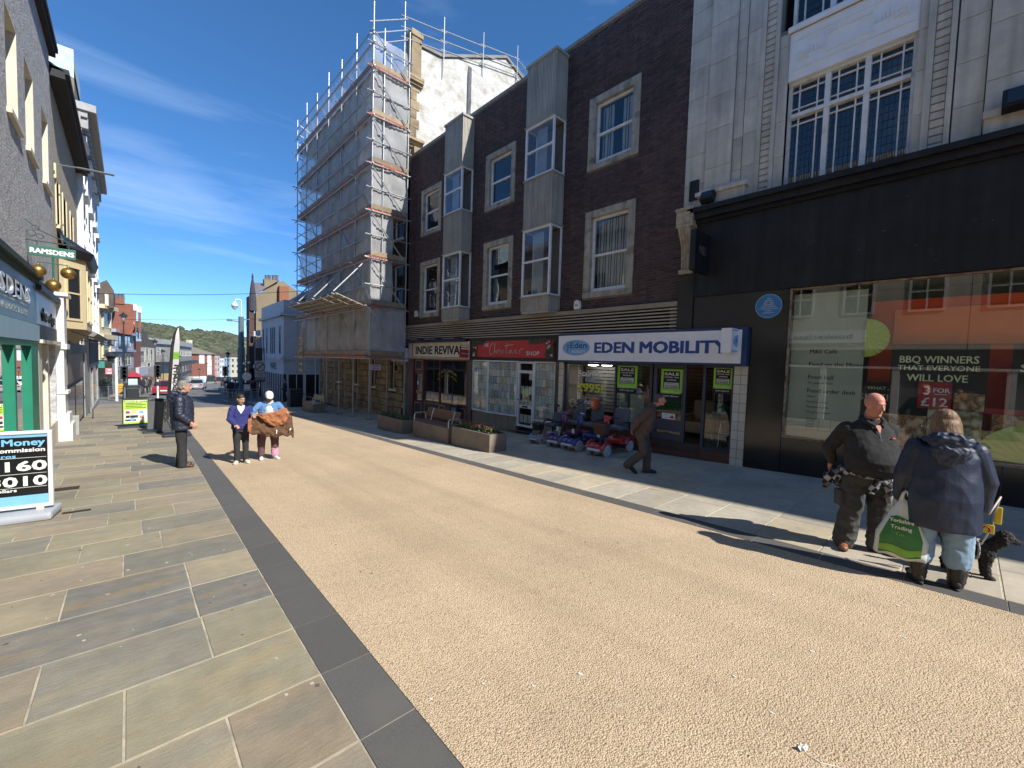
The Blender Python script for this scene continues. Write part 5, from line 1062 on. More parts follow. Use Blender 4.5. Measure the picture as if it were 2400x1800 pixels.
for k in range(7):
 y=Y0s+.5+k*1.0;mb=MB();mb.hull([(X0-.05,y,zf),(X0-.05,y+.9,zf),(X0-1.35,y+.9,zf+.42),(X0-1.35,y,zf+.42)],[(X0-.05,y,zf+.04),(X0-.05,y+.9,zf+.04),(X0-1.35,y+.9,zf+.46),(X0-1.35,y,zf+.46)]);part('fan_board',mb,m_board,sc)
for k in range(5):
 x=X0-.15-k*.3;tp('fan_tube',(x,Y0s+.3,zf+.05+.32*(X0-x)-.12),(x,Y0s+7.6,zf+.05+.32*(X0-x)-.12))
for y in(Y0s+.6,Y0s+3.2,Y0s+5.6,Y0s+7.3):tp('fan_stay',(X0-1.4,y,zf+.5),(X0-.05,y,zf+2.0),.034);tp('fan_tube',(X0-.0,y,zf-.04),(X0-1.5,y,zf+.42))
rail_pts=[(X0,Y0s-.02),(9.75,Yg-.1),(11.9,Yg-.1),(14.4,Yg-.1),(16.9,Yg-.1),(21.0,Yg-.1)]
rz=[top+.2,17.9,18.4,19.0,19.6,18.2]
for dz in(0,-.5,-.95):
 for i in range(len(rail_pts)-1):tp('guard_rail',(rail_pts[i][0]-.2,rail_pts[i][1],rz[i]+dz),(rail_pts[i+1][0]+.15,rail_pts[i+1][1],rz[i+1]+dz))
for i in range(1,len(rail_pts)):tp('standard',(rail_pts[i][0],rail_pts[i][1],rz[i]-2.2),(rail_pts[i][0],rail_pts[i][1],rz[i]+.7))
tp('ledger',(X0,Y0s,top+.05),(X0,Y1s,top+.05));tp('ledger',(X0,Y0s,top-.5),(X0,Y1s,top-.5))
lt=thing('ladder','yellow ladder panel fixed to the far end of the scaffold','ladder',(8.05,28.2,1.0));mb=MB();mb.box((7.9,27.8,.8),(7.93,27.84,3.2));mb.box((7.9,28.4,.8),(7.93,28.44,3.2))
for k in range(6):mb.box((7.9,27.84,1.0+k*.4),(7.93,28.4,1.1+k*.4))
part('ladder_frame',mb,M('ladder_yellow',(0.55,0.38,0.10),None,3,.6),lt)
nb_=thing('site_notice','small pale pink site notice hanging from the scaffold over the pavement','sign',(8.6,18.0,1.05));q0,q1=onY(868,854,18.05),onY(892,867,18.05);mb=MB();mb.box((q0.x,18.02,q1.z),(q1.x,18.05,q0.z));part('notice_board',mb,M('notice_pink',(0.55,0.42,0.44),None,3),nb_)
mb=MB();put_text(mb,'SCAFFOLDING',((q0.x+q1.x)/2,18.015,q0.z-.10),(1,0,0),(0,0,1),(0,-1,0),.09,width=(q1.x-q0.x)*.8,bold=.02);put_text(mb,'KEEP OFF',((q0.x+q1.x)/2,18.015,q0.z-.21),(1,0,0),(0,0,1),(0,-1,0),.09,width=(q1.x-q0.x)*.6,bold=.02);part('lettering',mb,M('notice_ink',(0.2,0.05,0.15),None,2),nb_)
# ---------------------------------------------------------------- buildings beyond the scaffold
def winset(f,par,rects,mat=None,w=-.08,bars=1,t=.07,pmat=None):
 for(a,b,c,d)in rects:
  mb=MB();f.frame(mb,a,b,c,d,t,w,.03,[(a+b)/2]if bars>1 else(),((c+d)/2,)if bars else());wo=part('window',mb,mat or m_whitep,par)
  mb=MB();f.pane(mb,a+t*.5,b-t*.5,c+t*.5,d-t*.5,max(w+.01,.004));part('pane',mb,pmat or M('dark_pane',(0.025,0.028,0.034),None,2,.12,spec=.3),wo)
def block(name,lab,A,B_,side,z0,z1,depth,mat,cat='building'):
 f=F(A,B_,side);c=f.p(f.len/2,T((A[0]+B_[0])/2,(A[1]+B_[1])/2),0);t=thing(name,lab,cat,c);mb=MB();f.box(mb,0,f.len,z0,z1,-depth,0);part('wall',mb,mat,t);return t,f
m_far_w=M('pale_render',(0.50,0.53,0.58),(0.44,0.47,0.52),1.5,.8);m_cement=M('brown_render',(0.25,0.205,0.135),(0.21,0.17,0.115),.8,.95,.2,20)
A=(9.15,37.0);Bp=(9.36,45.5)
zc=T(9.5,38)
ws,fw=block('corner_shop','white rendered corner shop with tall first floor windows beyond the scaffold',A,Bp,1,zc-1,5.15,9,m_far_w)
ff=F((9.15,36.98),(19,36.0),1);mb=MB();ff2=F(A,(19,35.6),-1);mb=MB();ff2.box(mb,0,9.8,zc-1,5.1,-6,.0);part('side_wall',mb,m_far_w,ws)
mb=MB();fw.box(mb,-.2,fw.len,5.10,5.30,-1,.25);fw.box(mb,0,fw.len,5.3,6.35,-1,.0);fw.box(mb,-.1,fw.len,1.62,1.80,-.1,.18);fw.box(mb,-.1,fw.len,1.35,1.42,-.1,.08)
ff2.box(mb,-.2,9.8,5.10,5.30,-1,.25);ff2.box(mb,0,9.8,5.3,6.3,-1,0);ff2.box(mb,-.1,9.8,1.62,1.80,-.1,.18);part('cornice',mb,m_far_w,ws)
winset(fw,ws,[(a,a+w_,2.05,4.35)for a,w_ in((.9,.55),(2.9,.4),(3.6,.4),(4.3,.4),(5.9,.5),(7.4,.4))],M('grey_frame',(0.25,0.28,0.32),None,2));winset(ff2,ws,[(a,a+.5,2.05,4.35)for a in(1.2,2.4,3.6)])
mb=MB();
for u in(.2,1.1,1.9,2.7,3.5,4.4,5.3,6.2,7.1,8.0):fw.box(mb,u,u+.16,zc-.3,.42,-.1,.06)
for u in(.2,1.4,2.6,3.8):ff2.box(mb,u,u+.16,zc-.3,.42,-.1,.06)
part('shopfront_mullions',mb,m_far_w,ws)
mb=MB();fw.box(mb,.02,fw.len,zc-.5,.42,-.2,.01);ff2.box(mb,.02,9,zc-.5,.42,-.2,.01);part('shop_glass',mb,M('dark_pane','#0'),ws)
mb=MB();ttext(fw,mb,'MAEL',3.4,.78,.02,.75,-1,bold=.0,width=2.2);part('lettering',mb,m_txtb,ws)
mb=MB();mb.hull([fw.p(0,6.35,-1),fw.p(fw.len,6.35,-1),fw.p(fw.len,6.35,-7),fw.p(0,6.35,-7)],[fw.p(.8,8.2,-3.4),fw.p(fw.len,8.2,-3.4),fw.p(fw.len,8.2,-4.4),fw.p(.8,8.2,-4.4)]);part('roof',mb,M('slate','#0'),ws)
ge=thing('gable_building','tall brown rendered gable with a spire, clay pots and an orange brick chimney','building',(10,50,T(10,50)))
Yg2=50.0;P_=[onY(*q,Yg2)for q in((600,790),(600,700),(598,692),(663,658),(720,700),(720,800))]
mb=MB();gpts=[(p.x,p.z)for p in P_];mb.hull([(x,Yg2,z)for x,z in gpts],[(x,Yg2+.5,z)for x,z in gpts]);part('gable_wall',mb,m_cement,ge)
l0,l1=P_[2],onY(655,656,Yg2);mb=MB();e0,e1=onY(597,660,56),onY(655,660,56)
mb.add([(l0.x-.1,Yg2+.1,l0.z),(l1.x,Yg2+.1,l1.z),(e1.x,57,e1.z),(e0.x,57,e0.z)],[(0,1,2,3)]);part('slate_roof',mb,M('purple_slate',(0.14,0.115,0.13),(0.19,0.165,0.17),3,.7,vary=.1),ge)
q=onY(593,700,Yg2-.5);r_=onY(593,640,Yg2-.5);mb=MB();mb.lathe([(.36,q.z-1.2),(.32,q.z),(.20,(q.z+r_.z)/2),(.08,r_.z-.5),(.11,r_.z-.35),(.03,r_.z)],8,(q.x,Yg2-.3,0));part('spire',mb,M('dark_slate',(0.05,0.052,0.065),None,3),ge)
q=onY(598,695,Yg2-.6);mb=MB();mb.box((q.x-.5,Yg2-.4,T(10,50)-1),(q.x-.05,Yg2+.9,q.z));part('street_front',mb,M('dark_brickwork',(0.075,0.045,0.04),(0.10,0.06,0.05),4,.9),ge)
a,b=onY(655,712,Yg2-.6),onY(677,672,Yg2-.6);mb=MB();mb.box((a.x,Yg2-.6,a.z),(b.x,Yg2+.2,b.z));part('brick_chimney',mb,M('orange_brick',(0.32,0.13,0.07),(0.22,0.09,0.05),12,.9),ge)
for k,px in enumerate((624,632,641,649)):
 a,b=onY(px-2.6,661,55),onY(px+2.6,646,55);mb=MB();mb.lathe([(.17,a.z),(.15,b.z-.1),(.19,b.z)],10,((a.x+b.x)/2,55,0));part('chimney_pot',mb,M('pot_clay',(0.16,0.12,0.11),None,3),ge)
a,b=onY(618,668,55),onY(654,659,55);mb=MB();mb.box((a.x,54.7,a.z-1),(b.x,55.4,b.z));part('chimney_stack',mb,m_cement,ge)
A,Bp=(9.42,46.0),(9.68,50.0);dk,fd=block('dark_terrace','narrow dark brick front with white pilaster caps',A,Bp,1,-4,onY(606,790,47).z,1.2,M('dark_brickwork','#0'))
winset(fd,dk,[(a,a+.8,c,d)for a in(.5,1.8,3.0)for c,d in((1.4,3.6),)],m_whitep);mb=MB()
for a in(.2,1.5,2.8):fd.box(mb,a,a+.2,3.8,4.3,0,.25)
fd.box(mb,0,fd.len,.5,.9,-.1,.2);part('moulding',mb,m_far_w,dk);mb=MB();fd.box(mb,0,fd.len,-2.6,.4,-.1,.1);part('shopfront',mb,M('dark_pane','#0'),dk)
A,Bp=(9.95,51.2),(13.9,75);zt_g=onY(592,740,53).z;gb,fg=block('grey_bay_building','grey painted terrace with square bays beside the camera pole',A,Bp,1,-5,zt_g,4,M('grey_paint',(0.34,0.35,0.37),(0.28,0.29,0.31),2))
for k in range(3):
 u=.6+k*7.6;mb=MB();fg.box(mb,u,u+2.6,.2,zt_g-.1,0,.5);fg.box(mb,u-.1,u+2.7,zt_g-.1,zt_g+.2,-.1,.6);part('bay',mb,M('grey_paint','#0'),gb)
 f3=F(fg.p(u,0,.5)[:2],fg.p(u+2.6,0,.5)[:2],1);winset(f3,gb,[(.3,1.2,c,d)for c,d in((.8,2.6),(4.0,5.6))]+[(1.4,2.3,c,d)for c,d in((.8,2.6),(4.0,5.6))])
mb=MB();fg.box(mb,0,fg.len,-3.4,.1,-.1,.1);part('shopfront',mb,M('dark_pane','#0'),gb)
# ================================================================== LEFT SIDE
FL=F((-1.5,0),(-1.5,1),-1)
BLx=FL.box
lb=thing('roughcast_building','grey roughcast building with deep cream window reveals over a green pawnbroker shop','building',(-1.5,14,G(-1.5,14)))
m_rough=M('grey_roughcast',(0.54,0.54,0.54),(0.36,0.36,0.365),9,.95,1.0,26,bdist=.03,lo=.4,hi=.6)
m_reveal=M('cream_reveal',(0.66,0.62,0.50),(0.56,0.52,0.42),3,.8)
lw=[(11.55,12.6,6.07,7.86),(13.42,14.5,6.07,7.86),(15.72,16.85,6.07,7.86),(9.4,10.5,6.07,7.86),(7.5,8.4,6.07,7.86)]
lw2=[(a,b,9.0-4.9,5.3)for a,b in()]
mb=MB();FL.grid(mb,7.0,17.45,3.5,9.95,lw,0,.0);BLx(mb,17.3,17.45,-.8,9.95,-7,-.002);BLx(mb,7.0,7.15,-.2,9.95,-7,-.002);part('wall',mb,m_rough,lb)
for(a,b,c,d)in lw:
 mb=MB();FL.grid(mb,a,b,c,d,[(a,b,c,d)],0,.30);BLx(mb,a-.06,b+.08,c-.09,c-.0,-.02,.07);wo=part('window_reveal',mb,m_reveal,lb)
 mb=MB();FL.frame(mb,a+.01,b-.01,c+.01,d-.01,.06,-.28,-.22,(),((c+d)/2,));part('window_frame',mb,m_whitep,wo);mb=MB();FL.pane(mb,a+.06,b-.06,c+.06,d-.06,-.26);part('pane',mb,M('dark_pane','#0'),wo)
mb=MB();BLx(mb,7.0,17.6,9.95,10.08,-.3,.12);BLx(mb,7.0,17.6,10.08,10.2,-.3,.17);part('gutter',mb,M('gutter_black',(0.03,0.03,0.035),None,3),lb)
mb=MB();mb.hull([FL.p(7,10.1,.1),FL.p(17.5,10.1,.1),FL.p(17.5,10.1,-7),FL.p(7,10.1,-7)],[FL.p(7,12.4,-3.3),FL.p(17.5,12.4,-3.3),FL.p(17.5,12.4,-3.5),FL.p(7,12.4,-3.5)]);part('roof',mb,M('slate','#0'),lb)
pw=thing('pawnbroker_shop','green shopfront with a blue grey fascia and raised silver letters','shop',(-1.5,10,G(-1.5,10)))
m_fas=M('bluegrey_fascia',(0.13,0.20,0.25),(0.10,0.16,0.20),1.2,.4);m_grn=M('shop_green',(0.012,0.20,0.115),(0.010,0.17,0.10),3,.45);m_lb=M('pale_blue_box',(0.30,0.46,0.55),(0.27,0.42,0.5),2,.5)
mb=MB();BLx(mb,7.1,13.82,2.42,3.30,-.1,.04);part('fascia',mb,m_fas,pw)
mb=MB();BLx(mb,7.1,13.9,3.30,3.40,-.1,.08);BLx(mb,7.1,14.0,3.40,3.50,-.1,.14);part('cornice',mb,M('dark_green',(0.02,0.045,0.04),None,3),pw)
mb=MB();BLx(mb,7.1,13.78,2.06,2.40,-.1,.08);part('shutter_box',mb,m_lb,pw)
mb=MB();ttext(FL,mb,'RAMSDENS',10.55,2.80,.045,.42,1,bold=.04,width=4.6,ext=.018);part('lettering',mb,M('silver_letter',(0.72,0.74,0.76),None,3,.35),pw)
mb=MB();BLx(mb,8.4,12.7,2.72,2.75,.04,.048);ttext(FL,mb,'JEWELLERS  PAWNBROKERS  & BUYERS',10.7,2.54,.043,.15,1,bold=.03,width=3.9);part('small_lettering',mb,M('pale_letter',(0.45,0.55,0.58),None,3),pw)
mb=MB();BLx(mb,12.9,13.78,G(-1.5,13)-.1,2.04,-.2,.05);BLx(mb,9.5,12.9,G(-1.5,12)-.2,.16,-.2,.06);BLx(mb,11.15,11.3,.16,2.04,-.2,.05);BLx(mb,7.1,12.9,1.95,2.05,-.2,.06);BLx(mb,7.1,9.5,G(-1.5,8)-.4,.16,-.2,.06);BLx(mb,9.3,9.5,.16,2.04,-.2,.06);part('green_frame',mb,m_grn,pw)
mb=MB();BLx(mb,13.0,13.68,-.2,.0,.1,.13);BLx(mb,12.2,13.9,.0,.05,-.02,.16);part('green_moulding',mb,m_grn,pw)
mb=MB();FL.pane(mb,9.5,11.15,.16,1.95,-.02);FL.pane(mb,11.3,12.9,.16,1.95,-.02);FL.pane(mb,7.2,9.3,.16,1.95,-.02);part('pane',mb,m_displaygl,pw)
room(pw,FL,7.2,12.9,-.2,2.0,-.12,1.6,M('green_interior',(0.02,0.09,0.07),None,2))
hs=thing('hanging_sign','green hanging sign reading Ramsdens on a scrolled iron bracket','sign',(-1.1,13,3.6));m_gm=M('sign_green',(0.02,0.13,0.095),None,3,.5);ys_=13.0
q0,q1=onY(66,581,ys_),onY(178,603,ys_);zc_=(q0.z+q1.z)/2
mb=MB();mb.rbox((q0.x,ys_-.02,zc_-.10),(q1.x,ys_+.02,zc_+.11),.004);part('sign_board',mb,m_gm,hs)
mb=MB();put_text(mb,'RAMSDENS',((q0.x+q1.x)/2,ys_-.023,zc_-.045),(1,0,0),(0,0,1),(0,-1,0),.135,bold=.05,width=(q1.x-q0.x)*.92);part('lettering',mb,m_txtw,hs)
mb=MB();mb.tube([(-1.5,ys_,zc_+.20),(q1.x,ys_,zc_+.20)],.012,6);mb.tube([(q0.x+.12,ys_,zc_+.2),(q0.x+.12,ys_,zc_+.1)],.008,5);mb.tube([(q1.x-.1,ys_,zc_+.2),(q1.x-.1,ys_,zc_+.1)],.008,5)
for(x,z,r)in((-1.42,.34,.06),(-1.30,.30,.05),(-1.36,.46,.05)):mb.tube([(x+r*math.cos(t*.6),ys_,zc_+z+r*math.sin(t*.6))for t in range(12)],.008,5)
mb.tube([(-1.5,ys_,zc_+.6),(-1.3,ys_,zc_+.42),(-.85,ys_,zc_+.22)],.01,5)
part('iron_bracket',mb,M('iron_grey',(0.05,0.08,0.075),None,3),hs)
mb=MB();xm=onY(125,640,ys_).x;xl_,xr_=onY(88,620,ys_).x,onY(158,622,ys_).x
zb1=onY(90,613,ys_).z;mb.tube([(xm,ys_,zc_-.1),(xm,ys_,onY(125,655,ys_).z)],.018,6);mb.tube([(xl_,ys_,zb1-.05),(xl_,ys_,zb1+.0),(xr_,ys_,zb1-.01),(xr_,ys_,zb1-.07)],.012,6);part('ball_hanger',mb,m_gm,hs)
m_gold=M('gold',(0.42,0.27,0.08),(0.32,0.2,0.06),5,.38,metal=.85)
for(px,py)in((90,634),(160,641),(125,669)):
 c=onY(px,py,ys_);mb=MB();mb.ell(c,.118,20,14);mb.tube([(c.x,c.y,c.z+.1),(c.x,c.y,c.z+.15)],.02,8);part('gold_ball',mb,m_gold,hs,True)
tf=thing('lettered_shop','small shop with a silver fascia and black raised letters beside white columns','shop',(-1.5,15.6,G(-1.5,15.6)))
mb=MB();BLx(mb,13.84,17.3,2.45,3.18,-.1,.03);part('fascia',mb,M('silver_fascia',(0.36,0.46,0.60),(0.32,0.41,0.54),1.5,.35),tf)
mb=MB();BLx(mb,13.84,17.5,3.18,3.30,-.1,.12);BLx(mb,13.84,17.3,2.10,2.44,-.1,.04);part('dark_trim',mb,m_dk,tf)
mb=MB();ttext(FL,mb,'the',14.9,2.55,.035,.42,1,bold=.03,width=.8,ext=.02);ttext(FL,mb,'edge',16.2,2.55,.035,.36,1,bold=.03,width=1.2,ext=.02);part('lettering',mb,m_txtb,tf)
mb=MB();BLx(mb,13.84,17.3,2.02,2.10,-.1,.12);BLx(mb,14.0,14.5,-.6,2.0,-.25,.03);BLx(mb,15.4,15.7,-.7,2.0,-.25,.03);BLx(mb,13.84,17.3,-.9,-.1,-.25,.02);part('pale_frame',mb,m_reveal,tf)
mb=MB();FL.pane(mb,13.84,17.3,-.1,2.0,-.1);part('pane',mb,m_displaygl,tf);room(tf,FL,13.9,17.3,-.4,2.1,-.15,1.5)
mb=MB();g_=G(-1.5,18)
for(a,b,c,d,w_)in((17.32,18.3,g_-.1,-.25,.30),(17.38,18.24,-.25,.05,.24),(17.45,18.15,.05,.62,.16),(17.42,18.2,.62,.70,.22),(17.45,18.15,.70,1.9,.15),(17.40,18.2,1.9,2.05,.22),(17.45,18.15,2.05,3.4,.17),(17.38,18.3,3.4,3.5,.26)):BLx(mb,a,b,c,d,-.2,w_)
part('white_column',mb,m_whitep,tf)
st=thing('stone_post','low grey stone post at the foot of the white column','post',(-1.25,19.0,G(-1.25,19)));mb=MB();mb.rbox((-1.38,18.85,G(-1.3,19)),(-1.16,19.05,G(-1.3,19)+.62),.02);part('post_block',mb,M('post_grey',(0.36,0.36,0.34),None,5),st)
b2=thing('beige_building','narrow beige roughcast building with a cream first floor oriel','building',(-1.5,22,G(-1.5,22)))
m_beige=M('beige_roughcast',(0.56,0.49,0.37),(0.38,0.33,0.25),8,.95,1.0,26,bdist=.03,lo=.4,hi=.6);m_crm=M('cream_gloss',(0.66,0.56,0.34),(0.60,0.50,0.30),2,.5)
hb=[(18.6,19.4,5.6,7.0),(20.4,21.4,5.6,7.0),(22.8,23.8,5.6,7.0)]
mb=MB();FL.grid(mb,17.46,25.9,-2,9.4,hb,-.03,.25);BLx(mb,17.46,17.6,3,9.4,-6,-.031);part('wall',mb,m_beige,b2)
for q in hb:mb=MB();BLx(mb,q[0]-.05,q[1]+.05,q[2]-.1,q[2],-.1,.05);BLx(mb,q[0]-.12,q[0],q[2],q[3],-.1,.0);BLx(mb,q[1],q[1]+.12,q[2],q[3],-.1,.0);part('window_surround',mb,m_crm,b2);mb=MB();FL.pane(mb,q[0],q[1],q[2],q[3],-.2);part('pane',mb,M('dark_pane','#0'),b2)
mb=MB();BLx(mb,17.46,26.3,9.4,9.55,-.4,.30);BLx(mb,17.46,26.3,9.55,9.68,-.4,.38);part('gutter',mb,M('gutter_black','#0'),b2)
mb=MB();mb.hull([FL.p(17.46,9.6,.3),FL.p(26,9.6,.3),FL.p(26,9.6,-6),FL.p(17.46,9.6,-6)],[FL.p(17.46,11.2,-2.8),FL.p(26,11.2,-2.8),FL.p(26,11.2,-3),FL.p(17.46,11.2,-3)]);part('roof',mb,M('slate','#0'),b2)
pl=[(18.6,0),(19.5,.52),(22.3,.52),(23.2,0)]
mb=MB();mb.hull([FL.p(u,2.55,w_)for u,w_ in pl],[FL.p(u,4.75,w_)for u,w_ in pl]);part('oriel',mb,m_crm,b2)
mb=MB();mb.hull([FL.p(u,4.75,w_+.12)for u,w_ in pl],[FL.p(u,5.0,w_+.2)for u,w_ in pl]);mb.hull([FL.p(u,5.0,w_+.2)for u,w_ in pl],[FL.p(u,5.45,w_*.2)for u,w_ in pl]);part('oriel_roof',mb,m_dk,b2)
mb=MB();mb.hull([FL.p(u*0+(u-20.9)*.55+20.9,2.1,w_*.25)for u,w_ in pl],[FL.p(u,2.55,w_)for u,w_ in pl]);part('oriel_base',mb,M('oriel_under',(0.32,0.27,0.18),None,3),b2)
fo=F(FL.p(18.6,0,0)[:2],FL.p(19.5,0,.52)[:2],-1);winset(fo,b2,[(.22,.85,2.8,4.5)],m_crm);fo=F(FL.p(19.5,0,.52)[:2],FL.p(22.3,0,.52)[:2],-1);winset(fo,b2,[(.25,1.25,2.8,4.5),(1.5,2.5,2.8,4.5)],m_crm)
d2=thing('dark_shop','black painted shopfront with a grey notice panel below the cream oriel','shop',(-1.5,22,G(-1.5,22)))
mb=MB();BLx(mb,18.4,26.9,-2,2.1,-.05,.02);BLx(mb,18.4,26.9,1.75,2.1,0,.14);part('timber_front',mb,m_dk,d2)
mb=MB();BLx(mb,19.6,25.8,.75,1.75,.02,.06);part('notice_panel',mb,M('panel_grey',(0.20,0.165,0.15),(0.15,0.13,0.12),1.2,.5),d2)
mb=MB();BLx(mb,19.6,22.0,-.9,.6,.02,.05);BLx(mb,22.4,25.6,-.9,.6,.02,.05);part('pane',mb,M('dark_pane','#0'),d2)
mb=MB();BLx(mb,26.9,30.1,-2,2.6,-.05,.05);BLx(mb,30.6,38.2,-2.2,-1.2,-.05,.07);BLx(mb,30.1,38.2,-.9+1.9,1.2,-.05,.1);BLx(mb,32.8,33.3,-2,1.2,-.05,.06);BLx(mb,37.6,38.2,-2.2,2.4,-.05,.06);part('grey_pilaster',mb,M('grey_stone_front',(0.34,0.34,0.33),(0.26,0.26,0.255),2,.8),d2)
mb=MB();BLx(mb,30.1,38.2,1.2,2.5,-.05,.09);part('grey_fascia',mb,M('fascia_grey',(0.10,0.105,0.105),(0.08,0.08,0.08),2),d2);mb=MB();BLx(mb,30.1,38.2,-1.2,1.0,-.05,.0);part('pane',mb,M('dark_pane','#0'),d2)
mb=MB();mb.tube([FL.p(19,2.55,0),FL.p(19.3,2.35,.5),FL.p(22,2.1,1.1),FL.p(28,2.15,.9)],.02,5);mb.tube([FL.p(20,2.3,0),FL.p(26,2.1,.9)],.02,5);part('awning_arm',mb,m_dk,d2)
mb=MB();mb.hull([FL.p(26.9,2.6,0),FL.p(38.3,2.6,0),FL.p(38.3,2.5,.35),FL.p(26.9,2.5,.35)],[FL.p(26.9,2.95,0),FL.p(38.3,2.95,0),FL.p(38.3,2.66,.5),FL.p(26.9,2.66,.5)]);part('shop_cornice',mb,M('cornice_grey',(0.22,0.22,0.2),None,2),d2)
c3=thing('blue_building','tall pale blue building with white window columns, heavy bracketed cornice and flaking party wall','building',(-1.5,32,G(-1.5,32)))
m_pb=M('flaking_blue',(0.40,0.60,0.70),(0.50,0.66,0.72),2.2,.8,.3,30,stain=(0.62,0.62,0.55),stscale=1.6);m_pc=M('party_cement',(0.25,0.22,0.155),(0.20,0.175,0.125),2,.95);m_pw=M('white_column_paint',(0.74,0.76,0.78),None,3,.6)
CZ=11.75
mb=MB();FL.grid(mb,26.0,38.2,2.9,CZ,[(a,a+1.1,c,d)for a in(27.0,30.2,33.4,36.4)for c,d in((3.6,5.6),(6.6,8.6),(9.3,10.9))],0,.2);BLx(mb,25.95,26.1,9.5,CZ,-4.5,-.0);part('wall',mb,m_pb,c3)
mb=MB();BLx(mb,26.1,38.1,2.9,CZ,-.45,-.22);part('window_dark',mb,M('dark_pane','#0'),c3)
for a in(27.0,30.2,33.4,36.4):
 for c,d in((3.6,5.6),(6.6,8.6),(9.3,10.9)):
  mb=MB();FL.frame(mb,a-.12,a+1.22,c-.1,d+.1,.13,-.1,.12,(),((c+d)/2,));BLx(mb,a-.3,a+1.4,d+.1,d+.35,-.1,.28);part('window_surround',mb,m_pw,c3)
mb=MB()
for u in(26.05,29.2,32.4,35.5,37.9):BLx(mb,u,u+.3,2.9,CZ-.2,-.1,.16)
part('pilaster',mb,m_pw,c3)
cy=M('cornice_paint',(0.40,0.40,0.38),(0.30,0.30,0.29),3,.8)
mb=MB();BLx(mb,25.9,38.4,CZ,CZ+.25,-.3,.35);BLx(mb,25.8,38.5,CZ+.25,CZ+.55,-.3,.62);BLx(mb,25.9,38.4,CZ-.5,CZ,-.1,.14);part('cornice',mb,cy,c3)
for k in range(20):u=26.0+k*.62;mb=MB();BLx(mb,u,u+.25,CZ-.42,CZ-.002,.1,.36);part('bracket',mb,cy,c3)
a0,a1=onY(116,95,27.2),onY(175,212,27.2)
mb=MB();mb.box((-6.5,27.0,8.5),(a1.x,30.5,onY(175,160,27).z));part('chimney_base',mb,m_pc,c3)
mb=MB();zt1,zt2,zm=onY(117,93,27).z,onY(175,118,27).z,onY(150,160,27).z
mb.hull([(-6.5,26.98,zm+.1),(-2.9,26.98,zm-.1),(-2.5,26.98,zm+.2),(a1.x,26.98,zm-.3),(a1.x,26.98,zt2),(-6.5,26.98,zt2+.0)],[(-6.5,30.5,zm+.1),(-2.9,30.5,zm-.1),(-2.5,30.5,zm+.2),(a1.x,30.5,zm-.3),(a1.x,30.5,zt2),(-6.5,30.5,zt2)]);part('party_wall',mb,m_pb,c3)
mb=MB();BLx(mb,26.1,38,CZ,CZ+.5,-6,-.1);part('roof',mb,M('slate','#0'),c3)
bx=thing('street_number_box','small cream box marked 18 on the roughcast wall below the gutter','sign',FL.p(18.0,6.6,0));q0,q1=onY(117,379,18.3),onY(132,417,18.3)
mb=MB();mb.rbox((-1.53,18.3,q1.z),(q1.x,18.42,q0.z),.006);part('box',mb,m_crm,bx);mb=MB();xc_=(q0.x+q1.x)/2;put_text(mb,'1',(xc_,18.295,q0.z-.15),(1,0,0),(0,0,1),(0,-1,0),.16,bold=.03);put_text(mb,'8',(xc_,18.295,q0.z-.32),(1,0,0),(0,0,1),(0,-1,0),.16,bold=.03);part('number',mb,m_txtb,bx)
mb=MB();y_=18.6;p0,p1,p2=onY(135,386,y_),onY(180,393,y_),onY(268,411,y_);mb.tube([p0,p1],.02,6);mb.tube([p1,p1.lerp(p2,.2),p2],[.05,.055,.055],8,sq=.6);solo('street_light_arm',mb,M('lamp_steel',(0.16,0.17,0.18),None,3,.5),'slim wall mounted strip lamp projecting over the left pavement','street light')
# ---------------------------------------------------------------- buildings opposite, seen only as reflections
op=thing('opposite_terrace','cream terrace on the left beside the camera, seen reflected in the shop windows','building',(-1.9,-4,G(-1.9,-4)))
fo=F((-1.6,6.9),(-1.6,-22),1);m_opp=M('opposite_cream',(0.55,0.52,0.42),(0.48,0.45,0.36),2,.85)
mb=MB();oh=[(a,a+1.0,c,d)for a in(1.2,3.2,5.2,7.2,10.2,12.2,14.2,17,19,22)for c,d in((4.3,5.8),(6.9,8.6))];fo.grid(mb,0,26,2.9,10.5,oh,0,.15);fo.box(mb,0,26,2.86,2.9,-5,.25);fo.box(mb,0,26,10.5,10.7,-6,.2);fo.box(mb,0,.2,-1,10.5,-6,-.01);part('wall',mb,m_opp,op)
winset(fo,op,oh,m_whitep,-.12,2)
mb=MB();fo.box(mb,0,26,-.4,2.86,-.3,-.05);part('shopfront',mb,M('shopfront_grey',(0.13,0.135,0.15),None,2),op)
mb=MB()
for a in(.3,2.6,4.9,7.8,10.5,13):fo.box(mb,a,a+.22,-.3,2.1,-.1,.1)
fo.box(mb,0,14,2.1,2.2,-.1,.12);part('white_pilaster',mb,m_whitep,op)
mb=MB();fo.box(mb,.4,4.0,3.15,3.65,-.04,.05);part('sign_board',mb,m_sign,op);mb=MB();ttext(fo,mb,'bookaclass.com',2.1,3.32,.055,.30,-1,bold=.02,width=3.0);part('lettering',mb,M('grey_letter',(0.12,0.12,0.12),None,2),op)
